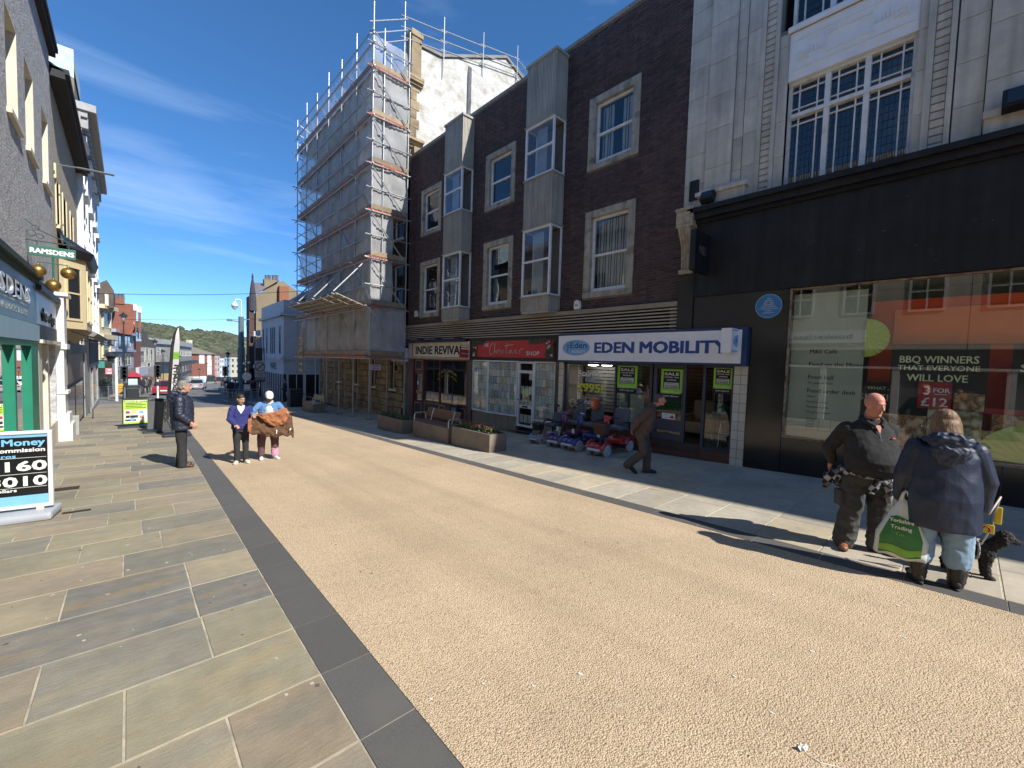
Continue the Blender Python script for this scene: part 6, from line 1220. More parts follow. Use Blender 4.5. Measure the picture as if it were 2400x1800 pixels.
# ================================================================== BEYOND THE JUNCTION
def farb(name,lab,pxA,YA,pxB,YB,ytop,mat,depth=9,zlow=1.5,cat='building'):
 a,b=ray(pxA,830),ray(pxB,830);A=(a.x/a.y*YA,YA);B_=(b.x/b.y*YB,YB);z1=onY(pxA,ytop,YA).z;zg=T(A[0],A[1])
 t,f=block(name,lab,A,B_,-1,min(T(*A),T(*B_))-zlow,z1,depth,mat,cat);return t,f,z1,zg
def v_at(f,px,py):
 d=ray(px,py);n=f.n;k=f.A.dot(n)/(d.x*n.x+d.y*n.y);p=Vector((d.x*k,d.y*k,0));return(p-f.A).dot(f.d),d.z*k+CAM_H
def frect(f,x0,y0,x1,y1):
 u0,va=v_at(f,x0,y1);u1,vb=v_at(f,x1,y0);_,vc=v_at(f,x0,y0);_,vd=v_at(f,x1,y1);return(min(u0,u1),max(u0,u1),(va+vd)/2,(vb+vc)/2)
m_yel=M('pale_yellow',(0.66,0.58,0.38),(0.58,0.51,0.34),1,.7);m_bgry=M('blue_grey_paint',(0.40,0.44,0.54),(0.35,0.39,0.48),1,.7);m_rbr=M('red_brickwork',(0.28,0.105,0.07),(0.20,0.08,0.055),2,.9,vary=.1);m_conc=M('concrete_panel',(0.36,0.33,0.28),(0.28,0.26,0.22),.8,.9,stain=(0.2,0.19,0.17),stscale=.5)
m_stn=M('brown_stone',(0.13,0.10,0.075),(0.09,0.07,0.055),2,.9)
t,f,z1,zg=farb('yellow_house','pale yellow house with arched sash windows under a dark gabled roof',234,50,262,53,722,m_yel)
for(x0,y0,x1,y1)in((241,733,255,768),(241,798,255,838)):q=frect(f,x0,y0,x1,y1);winset(f,t,[q]);mb=MB();f.box(mb,q[0]-.25,q[0]-.08,q[2],q[3],0,.12);f.box(mb,q[1]+.08,q[1]+.25,q[2],q[3],0,.12);f.box(mb,q[0]-.3,q[1]+.3,q[3]+.05,q[3]+.25,0,.2);part('window_surround',mb,m_yel,t)
u,va=v_at(f,236,790);mb=MB();f.box(mb,-.3,f.len+.2,va-.15,va+.25,-.2,.35);f.box(mb,-.3,f.len+.3,z1,z1+.35,-.5,.45);part('cornice',mb,m_yel,t)
u,vs_=v_at(f,236,852);mb=MB();f.box(mb,-.6,f.len,zg-1,vs_,-.3,.02);f.box(mb,-.6,f.len,vs_,vs_+.3,-.3,.4);part('shopfront',mb,M('dark_pane','#0'),t)
mb=MB();p=[onY(*q,50.3)for q in((222,722),(222,668),(250,656),(266,680),(266,722))];mb.hull([tuple(v)for v in p],[(v.x,v.y+7,v.z)for v in p]);part('gable_roof',mb,m_stn,t)
mb=MB();q=onY(246,716,50.1),onY(254,690,50.1);mb.box((q[0].x,50.05,q[0].z),(q[1].x,50.25,q[1].z));part('attic_window',mb,m_whitep,t)
p0,p1=onY(247,877,49.5),onY(265,863,49.5);hsn=thing('shop_sign','square pink shop sign with a white heart under the yellow house','sign',(p0.x,49.5,p0.z));mb=MB();mb.box((p0.x,49.5,p0.z),(p1.x,49.6,p1.z));part('sign_board',mb,M('neon_pink',(0.65,0.22,0.26),None,3),hsn)
cx0,cz0,r0=(p0.x+p1.x)/2,(p0.z+p1.z)/2+.1,(p1.x-p0.x)*.2;mb=MB();hp=[(16*math.sin(a)**3/16,(13*math.cos(a)-5*math.cos(2*a)-2*math.cos(3*a)-math.cos(4*a))/16)for a in[i*math.pi/12 for i in range(24)]]
mb.add([(cx0+a*r0,49.49,cz0+b*r0)for a,b in hp],[tuple(range(24))]);mb.box((p0.x+.1,49.485,p0.z+.06),(p1.x-.1,49.49,p0.z+.14));part('heart',mb,m_txtw,hsn)
p0,p1=onY(228,862,49),onY(245,847,49);mb=MB();mb.box((p0.x,49,p0.z),(p1.x,49.1,p1.z));solo('shop_sign',mb,M('teal_sign',(0.05,0.27,0.22),None,3),'small teal shop sign left of the pink heart sign','sign')
t,f,z1,zg=farb('blue_grey_house','blue grey terrace with white arched windows and a tall red brick gable end',262,56,313,68,775,m_bgry)
for(x0,y0,x1,y1)in((271,786,284,812),(292,788,305,812),(270,832,283,860),(292,828,306,856)):winset(f,t,[frect(f,x0,y0,x1,y1)],bars=2)
mb=MB();u,va=v_at(f,285,822);f.box(mb,-.1,f.len,va-.1,va+.15,0,.25);f.box(mb,-.1,f.len,z1-.1,z1+.2,-.3,.35);part('cornice',mb,m_bgry,t)
mb=MB();p=[onY(*q,57.5)for q in((262,778),(262,708),(312,713),(314,770),(308,785))];mb.hull([tuple(v)for v in p],[(v.x,v.y+6,v.z)for v in p]);part('brick_gable',mb,m_rbr,t)
a,b=onY(268,711,57.4),onY(292,702,57.4);mb=MB();mb.box((a.x,57.4,a.z),(b.x,58.6,b.z));part('chimney_stack',mb,m_rbr,t)
for px in(273,280.5,287.5):a,b=onY(px-2,702,57.9),onY(px+2,690,57.9);mb=MB();mb.lathe([(.16,a.z),(.13,b.z-.05),(.16,b.z)],8,((a.x+b.x)/2,57.9,0));part('chimney_pot',mb,M('pot_clay','#0'),t)
u,va=v_at(f,285,866);mb=MB();f.box(mb,0,f.len,zg-1.5,va,-.2,.05);part('shopfront',mb,M('shopfront_pale',(0.42,0.42,0.38),(0.1,0.1,0.1),.9),t)
t,f,z1,zg=farb('ornate_house','red brick turreted house with white gable finials beside the blue grey terrace',300,69,330,78,768,m_rbr)
for(x0,y0,x1,y1)in((309,727,321,713),(322,732,332,718)):a,b=onY(x0,max(y0,y1),71),onY(x1,min(y0,y1),71);mb=MB();mb.box((a.x,71,a.z),(b.x,72,b.z));part('white_cap',mb,m_whitep,t);mb=MB();mb.box((a.x+.08,71.1,z1-.5),(b.x-.08,72,a.z));part('turret',mb,m_rbr,t)
p=[onY(*q,70.5)for q in((301,760),(302,745),(307,738),(312,745),(315,760))];mb=MB();mb.hull([tuple(v)for v in p],[(v.x,v.y+.6,v.z)for v in p]);part('white_gable',mb,m_whitep,t)
winset(f,t,[frect(f,318,775,323,800),frect(f,325,775,330,800)]);mb=MB();f.box(mb,0,f.len,z1-.2,z1+.25,-.3,.4);part('eaves',mb,m_dk,t)
t,f,z1,zg=farb('cream_terrace','cream terrace with canted bay windows and dark roofs',314,74,362,95,812,M('cream_render',(0.62,0.56,0.40),(0.56,0.5,0.36),1,.7))
for(x0,y0,x1,y1)in((318,820,326,848),(329,822,338,850),(342,815,347,845),(352,818,358,845),(345,850,352,870)):winset(f,t,[frect(f,x0,y0,x1,y1)])
mb=MB();f.box(mb,-.2,f.len,z1,z1+1.4,-2,-.05);f.box(mb,f.len*.5,f.len*.8,z1+1.0,z1+2.6,-3,-.4);part('roof',mb,m_stn,t)
u,va=v_at(f,340,862);mb=MB();f.box(mb,0,f.len,zg-2.5,va,-.2,.15);part('shopfront',mb,M('dark_pane','#0'),t);mb=MB();f.box(mb,0,f.len*.4,va-.9,va+.3,.1,.5);part('shop_fascia',mb,M('fascia_pale',(0.5,0.5,0.55),None,2),t)
t,f,z1,zg=farb('concrete_store','long concrete department store with a pale parapet and strips of windows',350,98,401,108,796,m_conc)
winset(f,t,[frect(f,368,815,374,832),frect(f,376,815,383,832)],bars=2)
_,va=v_at(f,360,855);_,vb=v_at(f,360,805);mb=MB();f.box(mb,0,f.len,vb,z1+.3,0,.35);part('parapet',mb,M('parapet_pale',(0.42,0.42,0.40),(0.32,0.32,0.31),.6),t);mb=MB();f.box(mb,0,f.len,zg-3,va,-.3,.02);part('shopfront',mb,M('shopfront_grey2',(0.20,0.24,0.25),(0.28,0.32,0.32),.5),t);mb=MB();f.box(mb,0,f.len,va,va+.5,0,1.4);part('canopy',mb,m_dk,t)
_,vd=v_at(f,385,893);mb=MB();f.box(mb,2,f.len,vd-.6,vd+1.5,.3,.6);part('orange_display',mb,M('orange_board',(0.55,0.30,0.08),(0.5,0.42,0.2),1.2),t)
t2,f,z1,zg=farb('concrete_wing','far wing of the concrete store with a band of white windows',401,109,449,150,797,m_conc)
_,va=v_at(f,430,812);mb=MB();f.box(mb,0,f.len,va,z1+.2,0,.3);part('parapet',mb,M('parapet_pale','#0'),t2);
_,vb=v_at(f,430,822);_,vc=v_at(f,430,835);n=13;winset(f,t2,[(f.len*(i+.12)/n,f.len*(i+.88)/n,vc,vb)for i in range(n)])
_,vb=v_at(f,430,856);_,vc=v_at(f,430,872);winset(f,t2,[(f.len*(i+.1)/7,f.len*(i+.8)/7,vc,vb)for i in range(7)]);mb=MB();f.box(mb,0,f.len,vb+.3,vb+1.0,0,1.6);part('canopy',mb,m_dk,t2);mb=MB();f.box(mb,0,f.len,zg-4,vc-.8,-.2,.1);part('shopfront',mb,M('dark_pane','#0'),t2)
t,f,z1,zg=farb('red_terrace','red brick terrace with white window surrounds at the end of the street',448,160,503,168,829,m_rbr,14)
for(x0,y0,x1,y1)in((468,832,477,839),(487,832,493,839),(468,843,477,850),(487,844,494,857),(487,862,494,876)):q=frect(f,x0,y0,x1,y1);mb=MB();f.box(mb,q[0]-.3,q[1]+.3,q[2]-.3,q[3]+.3,0,.1);part('surround',mb,m_whitep,t);winset(f,t,[q],w=.05)
mb=MB();A_,B2=f.p(-.5,z1,.5),f.p(f.len+.5,z1,.5);zr=onY(470,812,168).z;mb.hull([A_,B2,f.p(f.len,z1,-14),f.p(0,z1,-14)],[f.p(1,zr,-5),f.p(f.len-4,zr,-5),f.p(f.len-4,zr,-8),f.p(1,zr,-8)]);part('roof',mb,M('mossy_slate',(0.22,0.20,0.14),(0.17,0.155,0.11),.6,.9),t)
mb=MB();u0=f.len*.72;f.box(mb,u0,u0+1.4,zr-.5,zr+2.0,-7,-6);part('chimney',mb,m_yel,t);_,va=v_at(f,470,882);mb=MB();f.box(mb,0,f.len*.62,zg-3,va,0,.2);part('white_ground_floor',mb,m_whitep,t);mb=MB();f.box(mb,f.len*.65,f.len,zg-3,va,0,.2);part('green_shopfront',mb,M('dark_green','#0'),t)
for i,(x0,x1,y0,col,lab)in enumerate(((503,515,832,'pinkish','pink and red narrow terrace house beside the red terrace'),(515,525,838,'white','white rendered house near the end of the street'),(525,540,836,'blue','pale blue rendered house far down the street'),(540,563,836,'buff','pale buff house at the right end of the far row'))):
 m={'pinkish':M('pink_render',(0.48,0.30,0.26),(0.6,0.55,0.5),.6),'white':m_whitewall,'blue':M('sky_blue_render',(0.26,0.40,0.52),None,1),'buff':M('buff_render',(0.56,0.50,0.36),None,1)}[col]
 t,f,z1,zg=farb('terrace_house',lab,x0,170+4*i,x1,174+4*i,y0,m,10)
 wx=(x1-x0);winset(f,t,[frect(f,x0+wx*a,y,x0+wx*(a+.25),y+7)for a in(.12,.6)for y in(y0+5,y0+18,y0+31)]);mb=MB();f.box(mb,0,f.len,z1,z1+1.2,-8,.2);part('roof',mb,m_stn,t)
 mb=MB();_,va=v_at(f,x0+2,884);f.box(mb,0,f.len,zg-4,va,0,.1);part('shopfront',mb,M('dark_pane','#0'),t)
for(y,Yw,x0,x1,lab)in((684,34,272,590,'upper thin cable strung across the street against the sky'),(745,48,345,575,'lower thin cable strung across the street against the sky')):
 a,b=onY(x0-60,y+3,Yw),onY(x1+120,y-2,Yw);mb=MB();mb.tube([a.lerp(b,i/10)+Vector((0,0,-.18*math.sin(math.pi*i/10)))for i in range(11)],.014,4);solo('street_cable',mb,m_black,lab,'cable')
# ================================================================== STREET FURNITURE
m_iron=M('iron_black',(0.02,0.022,0.025),None,3,.5);m_gal=M('galvanised',(0.34,0.35,0.36),None,3,.5,metal=.5)
def lamp(px,ytop,Y,lab,r=.05):
 p=onY(px,ytop,Y);zg=T(p.x,Y);t=thing('street_lamp',lab,'street lamp',(p.x,Y,zg),group='black heritage street lamps');h=p.z-zg;mb=MB()
 mb.lathe([(r*2.6,0),(r*2.6,.9),(r*1.6,1.1),(r,1.3),(r*.8,h-.85),(r*1.6,h-.8),(r*.7,h-.7)],10);mb.tube([(-.35,0,h-.95),(.35,0,h-.95)],r*.4,6);part('pole',mb,m_iron,t,local=True)
 mb=MB();mb.lathe([(.10,h-.7),(.20,h-.35)],6);part('lantern_glass',mb,M('lamp_frost',(0.3,0.3,0.3),None,2,.3),t,local=True);mb=MB();mb.lathe([(.30,h-.35),(.27,h-.28),(.12,h-.14),(.05,h-.1),(.03,h)],8);part('lantern_cap',mb,m_iron,t,local=True)
for a in((289,731,46,'black heritage lamp in front of the blue grey terrace, the tallest in view'),(363,794,62,'black heritage lamp in front of the pale concrete wall'),(382,818,78,'thinner black heritage lamp right of the first, before the concrete store'),(421,832,100,'distant black lamp just right of the feather flag'),(467,863,120,'distant black lamp in front of the red terrace'),(534,823,60,'black lamp among the dark group by the camera pole'),(484,850,140,'faint far lamp before the red terrace windows')):lamp(a[0],a[1],a[2],a[3])
cp=onY(565,702,46);zg=T(cp.x,46);t=thing('camera_pole','tall grey camera pole with a white dome camera on a crook at its top','camera pole',(cp.x,46,zg));h=cp.z-zg
m_pole=M('pole_grey',(0.13,0.16,0.18),(0.10,0.13,0.15),1,.5);mb=MB();hp_=onY(562,742,46).z-zg;mb.lathe([(.30,0),(.30,hp_*.6),(.24,hp_*.62),(.22,hp_)],12);part('pole',mb,m_pole,t,local=True)
mb=MB();mb.tube([(0,0,hp_),(.02,0,hp_+.9),(.02,0,h-.15),(-.12,0,h),(-.42,0,h-.05),(-.5,0,h-.3)],.055,8);part('crook',mb,m_whitep,t,local=True);mb=MB();mb.lathe([(.10,h-.3),(.26,h-.5),(.27,h-.75)],12,(-.5,0,0));mb.ell((-.5,0,h-.78),(.2,.2,.2));part('dome_camera',mb,m_whitep,t,True,local=True)
mb=MB();mb.tube([(0,0,hp_-.5),(-.9,0,hp_-.4)],.05,6);mb.box((-1.1,-.1,hp_-.5),(-.7,.1,hp_-.3));mb.tube([(0,0,hp_-.3),(.7,0,hp_-.2)],.05,6);part('side_camera',mb,m_pole,t,local=True)
def signal(px,ytop,Y,lab,white=True,head=True,fl=1):
 p=onY(px,ytop,Y);zg=T(p.x,Y);t=thing('traffic_signal',lab,'traffic light',(p.x,Y,zg),group='traffic lights at the junction');h=p.z-zg
 mb=MB();mb.lathe([(.07,0),(.07,h*.62)],8);part('lower_pole',mb,m_whitep if white else m_pole,t,local=True);mb=MB();mb.lathe([(.06,h*.62),(.06,h)],8);part('upper_pole',mb,m_iron,t,local=True)
 if head:
  mb=MB();mb.rbox((-.22,-.32,h-1.0),(.22,.05,h),.03)
  part('signal_head',mb,m_iron,t,local=True)
  for k in range(3):mb=MB();mb.lathe([(.12,-.34),(.13,-.44),(.10,-.34)],10,(0,0,h-.18-k*.31),axis='Y');part('visor',mb,m_iron,t,local=True)
  mb=MB();mb.rbox((-.06,-.1,h*.38),(.22,.1,h*.5),.02);part('push_button',mb,m_iron,t,local=True)
signal(369,855,46,'traffic light on a white pole in front of the flag, beside the concrete store');signal(527,858,52,'dark traffic light left of the camera pole',False);signal(588,862,41,'dark traffic light between the camera pole and the zone sign',False);signal(659,853,39,'traffic light in front of the white corner shop',True);signal(291,858,45,'dark traffic light beside the tallest heritage lamp',False)
q=onY(254,852,42);zg=T(q.x,42);t=thing('bracket_lamp','white post with a black carriage lantern at the left junction corner','street lamp',(q.x,42,zg));mb=MB();h=onY(272,835,42).z-zg;xo_=onY(273,900,42).x-q.x;mb.lathe([(.09,0),(.08,h)],8,(xo_,0,0));part('white_post',mb,m_whitep,t,local=True);mb=MB();hh_=onY(270,825,42).z-zg;mb.lathe([(.12,hh_-.7),(.24,hh_-.35),(.42,hh_-.3),(.15,hh_)],8,(xo_-.3,0,0));mb.tube([(xo_,0,h),(xo_-.3,0,h)],.04,6);part('lantern',mb,m_iron,t,local=True)
p0,p1=onY(597,902,33.5),onY(621,846,33.5);zx=(p0.x+p1.x)/2;zg=G(zx,33.5);t=thing('zone_sign','white pedestrian zone ends sign with a grey slashed circle on two posts','sign',(zx,33.5,zg))
mb=MB();mb.rbox((p0.x,33.46,p0.z+.35),(p1.x,33.5,p1.z),.01);part('sign_plate',mb,M('sign_greyback',(0.36,0.38,0.42),None,2),t)
mb=MB();mb.tube([(p0.x+.15,33.54,zg),(p0.x+.15,33.54,p1.z)],.035,8);mb.tube([(p1.x-.15,33.54,zg),(p1.x-.15,33.54,p1.z)],.035,8);part('post',mb,m_pole,t)
mb=MB();cz=p1.z-.42;mb.tube([(zx+math.cos(a)*.3,33.45,cz+math.sin(a)*.3)for a in[i*.3142 for i in range(21)]],.022,4);mb.tube([(zx-.2,33.45,cz-.2),(zx+.2,33.45,cz+.2)],.03,4);put_text(mb,'PEDESTRIAN',(zx,33.45,cz-.50),(1,0,0),(0,0,1),(0,-1,0),.12,bold=.01,width=.7);put_text(mb,'ZONE',(zx,33.45,cz-.64),(1,0,0),(0,0,1),(0,-1,0),.12,bold=.01,width=.34);put_text(mb,'ENDS',(zx,33.45,cz-.88),(1,0,0),(0,0,1),(0,-1,0),.22,bold=.04,width=.66);part('sign_print',mb,m_txtb,t)
mb=MB();mb.rbox((p0.x-.1,33.47,p0.z+.22),(p1.x,33.52,p0.z+.34),.01);part('blue_plate',mb,m_navy,t)
mb=MB();mb.rbox((p0.x+.05,33.6,p1.z+.02),(p0.x+.5,33.75,p1.z+.9),.03);mb.rbox((p0.x+.6,33.6,p1.z+.02),(p1.x,33.75,p1.z+.9),.03);part('back_plate',mb,m_iron,t)
q=onY(578,882,36);t=thing('round_sign','blank white round sign and plate on a dark post seen from behind','sign',(q.x,36,G(q.x,36)));mb=MB();r_=.30;mb.lathe([(r_,-.01),(r_,.01)],24,(q.x,35.9,q.z),axis='Y');mb.box((q.x-.2,35.9,q.z-1.05),(q.x+.2,35.92,q.z-.6));part('sign_plate',mb,m_whitep,t);mb=MB();mb.tube([(q.x,35.98,G(q.x,36)),(q.x,35.98,q.z+1.6)],.04,8);part('post',mb,m_iron,t)
mb=MB()
for(x,z)in((-.15,.95),(.12,1.02)):mb.ell((q.x+x,35.9,q.z+z),.1,10,7)
part('globe_lamp',mb,m_whitep,t,True)
def rail(x0,y0,x1,y1,lab,n=4,h=1.0):
 a,b=onG(x0,y0),onG(x1,y1);t=thing('guard_rail',lab,'guard rail',tuple(a));L_=[]
 for i in range(n+1):
  p=a.lerp(b,i/n);zg=T(p.x,p.y);L_.append((p.x,p.y,zg));mb=MB();mb.tube([(p.x,p.y,zg),(p.x,p.y,zg+h)],.025,6);part('rail_post',mb,m_gal,t)
 for f_ in(h,h*.82,.15):
  mb=MB();mb.tube([(x,y,z+f_)for x,y,z in L_],.02,6);part('rail',mb,m_gal,t)
 for i in range(n):
  mb=MB()
  for k in range(1,8):p=Vector(L_[i]).lerp(Vector(L_[i+1]),k/8);mb.tube([(p.x,p.y,p.z+.15),(p.x,p.y,p.z+h*.82)],.007,4)
  part('infill_bars',mb,m_gal,t)
rail(520,940,536,947,'short return of the guard rail beside the camera pole',1);rail(536,947,606,944,'guard rail in front of the camera pole, right side of the road',4);rail(232,938,330,930,'guard rail at the left junction corner',5);rail(374,925,398,920,'guard rail between the traffic light and the flag',2)
def bin_(px,py,w_,lab,mat,h=1.1):
 g=onG(px,py);t=thing('litter_bin',lab,'bin',tuple(g));mb=MB();mb.rbox((-w_/2,-w_/2,0),(w_/2,w_/2,h*.78),.04);part('bin_body',mb,mat,t,local=True);mb=MB();mb.rbox((-w_/2-.02,-w_/2-.02,h*.86),(w_/2+.02,w_/2+.02,h),.05);mb.box((-w_/2+.02,-w_/2+.02,h*.78),(-w_/2+.07,w_/2-.02,h*.88));mb.box((w_/2-.07,-w_/2+.02,h*.78),(w_/2-.02,w_/2-.02,h*.88));part('bin_hood',mb,mat,t,local=True)
bin_(310,933,.85,'black litter bin beside the map board at the left corner',m_iron);bin_(691,953,.75,'dark square litter bin left of the far planter bench',m_iron,1.15)
g=onG(284,930);mb=MB();mb.rbox((g.x-.28,g.y-.15,g.z+.25),(g.x+.22,g.y+.15,g.z+1.15),.06);solo('cycle_bag',mb,M('bright_orange_yellow',(0.70,0.36,0.03),None,3),'bright yellow orange bag beside the guard rail at the left corner','bag')
p0,p1=onY(299,916,48),onY(324,886,48);zg=T(p0.x,48);t=thing('map_board','town map board with a rounded red canopy and pale blue map','map board',((p0.x+p1.x)/2,48,zg));mb=MB();mb.box((p0.x,48.05,zg),(p1.x,48.2,p1.z+.3));part('frame',mb,m_iron,t);mb=MB();mb.box((p0.x+.05,48.0,p0.z+.1),(p1.x-.05,48.05,p1.z+.0));part('map_panel',mb,M('map_blue',(0.40,0.58,0.66),(0.62,0.66,0.6),1.3,.6),t)
mb=MB();n=10;xa,xb=p0.x-.15,p1.x+.2;mb.hull([(xa+(xb-xa)*i/n,47.8,p1.z+.22+.30*math.sin(math.pi*i/n))for i in range(n+1)]+[(xb,47.8,p1.z+.1),(xa,47.8,p1.z+.1)],[(xa+(xb-xa)*i/n,48.4,p1.z+.22+.30*math.sin(math.pi*i/n))for i in range(n+1)]+[(xb,48.4,p1.z+.1),(xa,48.4,p1.z+.1)]);part('red_canopy',mb,M('canopy_red',(0.45,0.03,0.05),None,3,.5),t)
for i,px in enumerate((700,716,724)):
 g=onG(px,952-i);mb=MB();mb.tube([(g.x,g.y,g.z),(g.x,g.y,g.z+.65),(g.x+.1,g.y-.05,g.z+.8),(g.x+.55,g.y-.2,g.z+.8),(g.x+.65,g.y-.25,g.z+.65),(g.x+.65,g.y-.25,g.z)],.03,8);o=solo('cycle_stand',mb,m_iron,['black hoop cycle stand directly behind the dark square bin','black hoop cycle stand between the dark bin and the far planter','black hoop cycle stand nearest the far planter bench'][i],'cycle stand','black hoop cycle stands')
m_corten=M('planter_concrete',(0.235,0.19,0.145),(0.18,0.145,0.115),1.6,.85,.2,60,stain=(0.13,0.11,0.09),stscale=1.5);m_soil=M('soil',(0.04,0.03,0.02),None,9)
m_leafg=M('leaf_green',(0.07,0.13,0.03),(0.13,0.18,0.05),20,.8,vary=.3);m_redfl=M('begonia_red',(0.34,0.03,0.035),(0.42,0.07,0.06),20,.7,vary=.3);m_pink=M('blossom_pink',(0.6,0.4,0.3),None,9,.8,vary=.2)
def planter(y0,y1,x0,x1,h,lab,red):
 zm=G(x0,(y0+y1)/2);t=thing('planter',lab,'planter',(x0,(y0+y1)/2,zm));zt=G(x0,y0)+h;zb=G(x1,y1)-.05
 mb=MB();e=.05;mb.rbox((x0,y0,G(x0,y1)+.03),(x1,y1,zt),.008);part('trough',mb,m_corten,t);mb=MB();mb.box((x0+.06,y0+.06,G(x0,y1)-.04),(x1-.06,y1-.06,G(x0,y1)+.03));part('plinth',mb,m_dk,t)
 mb=MB();mb.box((x0+e,y0+e,zt),(x1-e,y1-e,zt+.012));part('soil_bed',mb,m_soil,t);r=random.Random(int(y0*10));mb=MB();fl=MB();fl2=MB()
 for k in range(700):
  x,y=r.uniform(x0+.07,x1-.07),r.uniform(y0+.07,y1-.07);z=zt+r.uniform(.01,.13)*(1 if red else .9);a,b=r.uniform(0,6.28),r.uniform(.2,1.2);s=r.uniform(.02,.04)
  d=Vector((math.cos(a),math.sin(a),b)).normalized();q=d.cross(Vector((0,0,1))).normalized();c=Vector((x,y,z))
  mb.add([c-d*s,c+q*s*.5,c+d*s,c-q*s*.5],[(0,1,2,3)])
  if red and k%2 and(x-x0)/(x1-x0)>.15:
   tgt=fl if k%4==1 or r.random()<.4 else fl2;c=Vector((x,y,zt+r.uniform(.10,.17)))
   if(x+y*.2)%.5<.32:[tgt.add([c,c+Vector((math.cos(w0)*.022,math.sin(w0)*.022,.008)),c+Vector((math.cos(w0+.9)*.022,math.sin(w0+.9)*.022,.008))],[(0,1,2)])for w0 in(0,1.3,2.6,3.9,5.2)]
 part('foliage',mb,m_leafg,t,kind='stuff');part('red_flowers',fl,m_redfl,t,kind='stuff');part('pale_flowers',fl2,m_pink,t,kind='stuff')
planter(8.22,9.94,6.83,7.42,.47,'long stone coloured planter with red and cream flowers, the nearest planter',True)
planter(12.9,14.8,6.83,7.42,.47,'stone coloured planter with low green plants beyond the bench, under the scaffold',False)
def bench(y0,y1,x0,x1,h,lab,wood,group=None):
 zt=G(x0,y0)+h;t=thing('planter_bench',lab,'bench',(x0,(y0+y1)/2,G(x0,y0)));mb=MB();mb.rbox((x0,y0,G(x0,y1)+.03),(x1,y1,zt),.008);part('plinth_block',mb,m_corten,t);mb=MB();mb.box((x0+.06,y0+.06,G(x0,y1)-.04),(x1-.06,y1-.06,G(x0,y1)+.03));part('plinth',mb,m_dk,t)
 for k in range(4):mb=MB();mb.rbox((x0+.06+k*.115,y0+.03,zt+.005),(x0+.16+k*.115,y1-.03,zt+.035),.005);part('seat_slat',mb,wood,t)
 for k in range(4):mb=MB();z=zt+.13+k*.075;xb=x1-.05+k*.022;mb.rbox((xb,y0+.15,z),(xb+.03,y1-.05,z+.066),.005);part('back_slat',mb,wood,t)
 for y in(y0+.04,y1-.04):mb=MB();mb.tube([(x0+.03,y,zt-.0),(x0+.03,y,zt+.20),(x0+.08,y,zt+.25),(x1-.12,y,zt+.25),(x1-.07,y,zt+.20),(x1-.07,y,zt)],.02,8);part('arm_rest',mb,M('satin_steel',(0.5,0.49,0.47),None,3,.35,metal=.7),t)
 for y in(y0+.45,y1-.4):mb=MB();mb.tube([(x1-.1,y,zt),(x1-.05,y,zt+.2),(x1+.03,y,zt+.42)],.018,6);part('back_bracket',mb,M('satin_steel','#0'),t)
m_slat=M('bench_wood',(0.21,0.12,0.075),(0.16,0.095,0.06),7,.7,stretch=(6,1,6),vary=.08)
bench(10.15,12.2,6.86,7.38,.45,'bench with brown wooden slats and steel arms between the two near planters',m_slat)
bench(23.5,25.4,7.25,7.85,.45,'far bench with pale wooden slats beside the dark bin under the scaffold',M('bench_pale_wood',(0.42,0.36,0.22),None,7,.7))
g=onG(408,1022);t=thing('feather_flag','tall black and white feather flag with a green stripe and vertical lettering','flag',tuple(g));Yf=g.y
fp=[(418,765),(408,782),(401,812),(398,850),(395,900),(392,950),(391,985)];rp_=[(419,768),(421,800),(419,850),(414,900),(410,940),(407,985)]
def colr(px,py):return onY(px,py,Yf)
mb=MB();mb.tube([(g.x,Yf+.02,g.z+.05)]+[colr(x,y)+Vector((0,.02,0))for x,y in reversed(fp)],.014,6);part('pole',mb,m_iron,t)
mb=MB();n=26
def edge(tbl,y):
 for(a,b)in zip(tbl[:-1],tbl[1:]):
  if a[1]<=y<=b[1]:return a[0]+(b[0]-a[0])*(y-a[1])/(b[1]-a[1])
 return tbl[-1][0]if y>tbl[-1][1]else tbl[0][0]
mats_=[M('flag_white',(0.62,0.62,0.6),None,3,.8),M('flag_black',(0.02,0.02,0.022),None,3,.8),M('flag_green',(0.22,0.48,0.05),None,3,.8)]
for(s0,s1,mi)in((0,.36,1),(.36,1.0,0)):
 for k in range(n):
  ya,yb=768+214*k/n,768+214*(k+1)/n;mb.mi=2 if(mi==0 and 822<(ya+yb)/2<838)else mi
  q=[]
  for(y,s)in((ya,s0),(ya,s1),(yb,s1),(yb,s0)):xl,xr=edge(fp,y),edge(rp_,y);v=colr(xl+(xr-xl)*s,y);v.y+=.05*math.sin(s*5+y*.03);q.append(tuple(v))
  mb.add(q,[(0,1,2,3)])
mb.mi=0;part('flag_cloth',mb,mats_,t,True)
mb=MB();
for i,ch in enumerate('PROG'):c=colr(407.5-i*.8,862+i*15);put_text(mb,ch,(c.x,Yf-.09,c.z),(0,0,-1),(1,0,0),(0,-1,0),.24,bold=.03,width=.19)
part('lettering',mb,m_txtb,t);mb=MB();mb.rbox((g.x-.28,Yf-.3,g.z+.0),(g.x+.42,Yf+.25,g.z+.09),.015);part('weight_base',mb,m_iron,t)
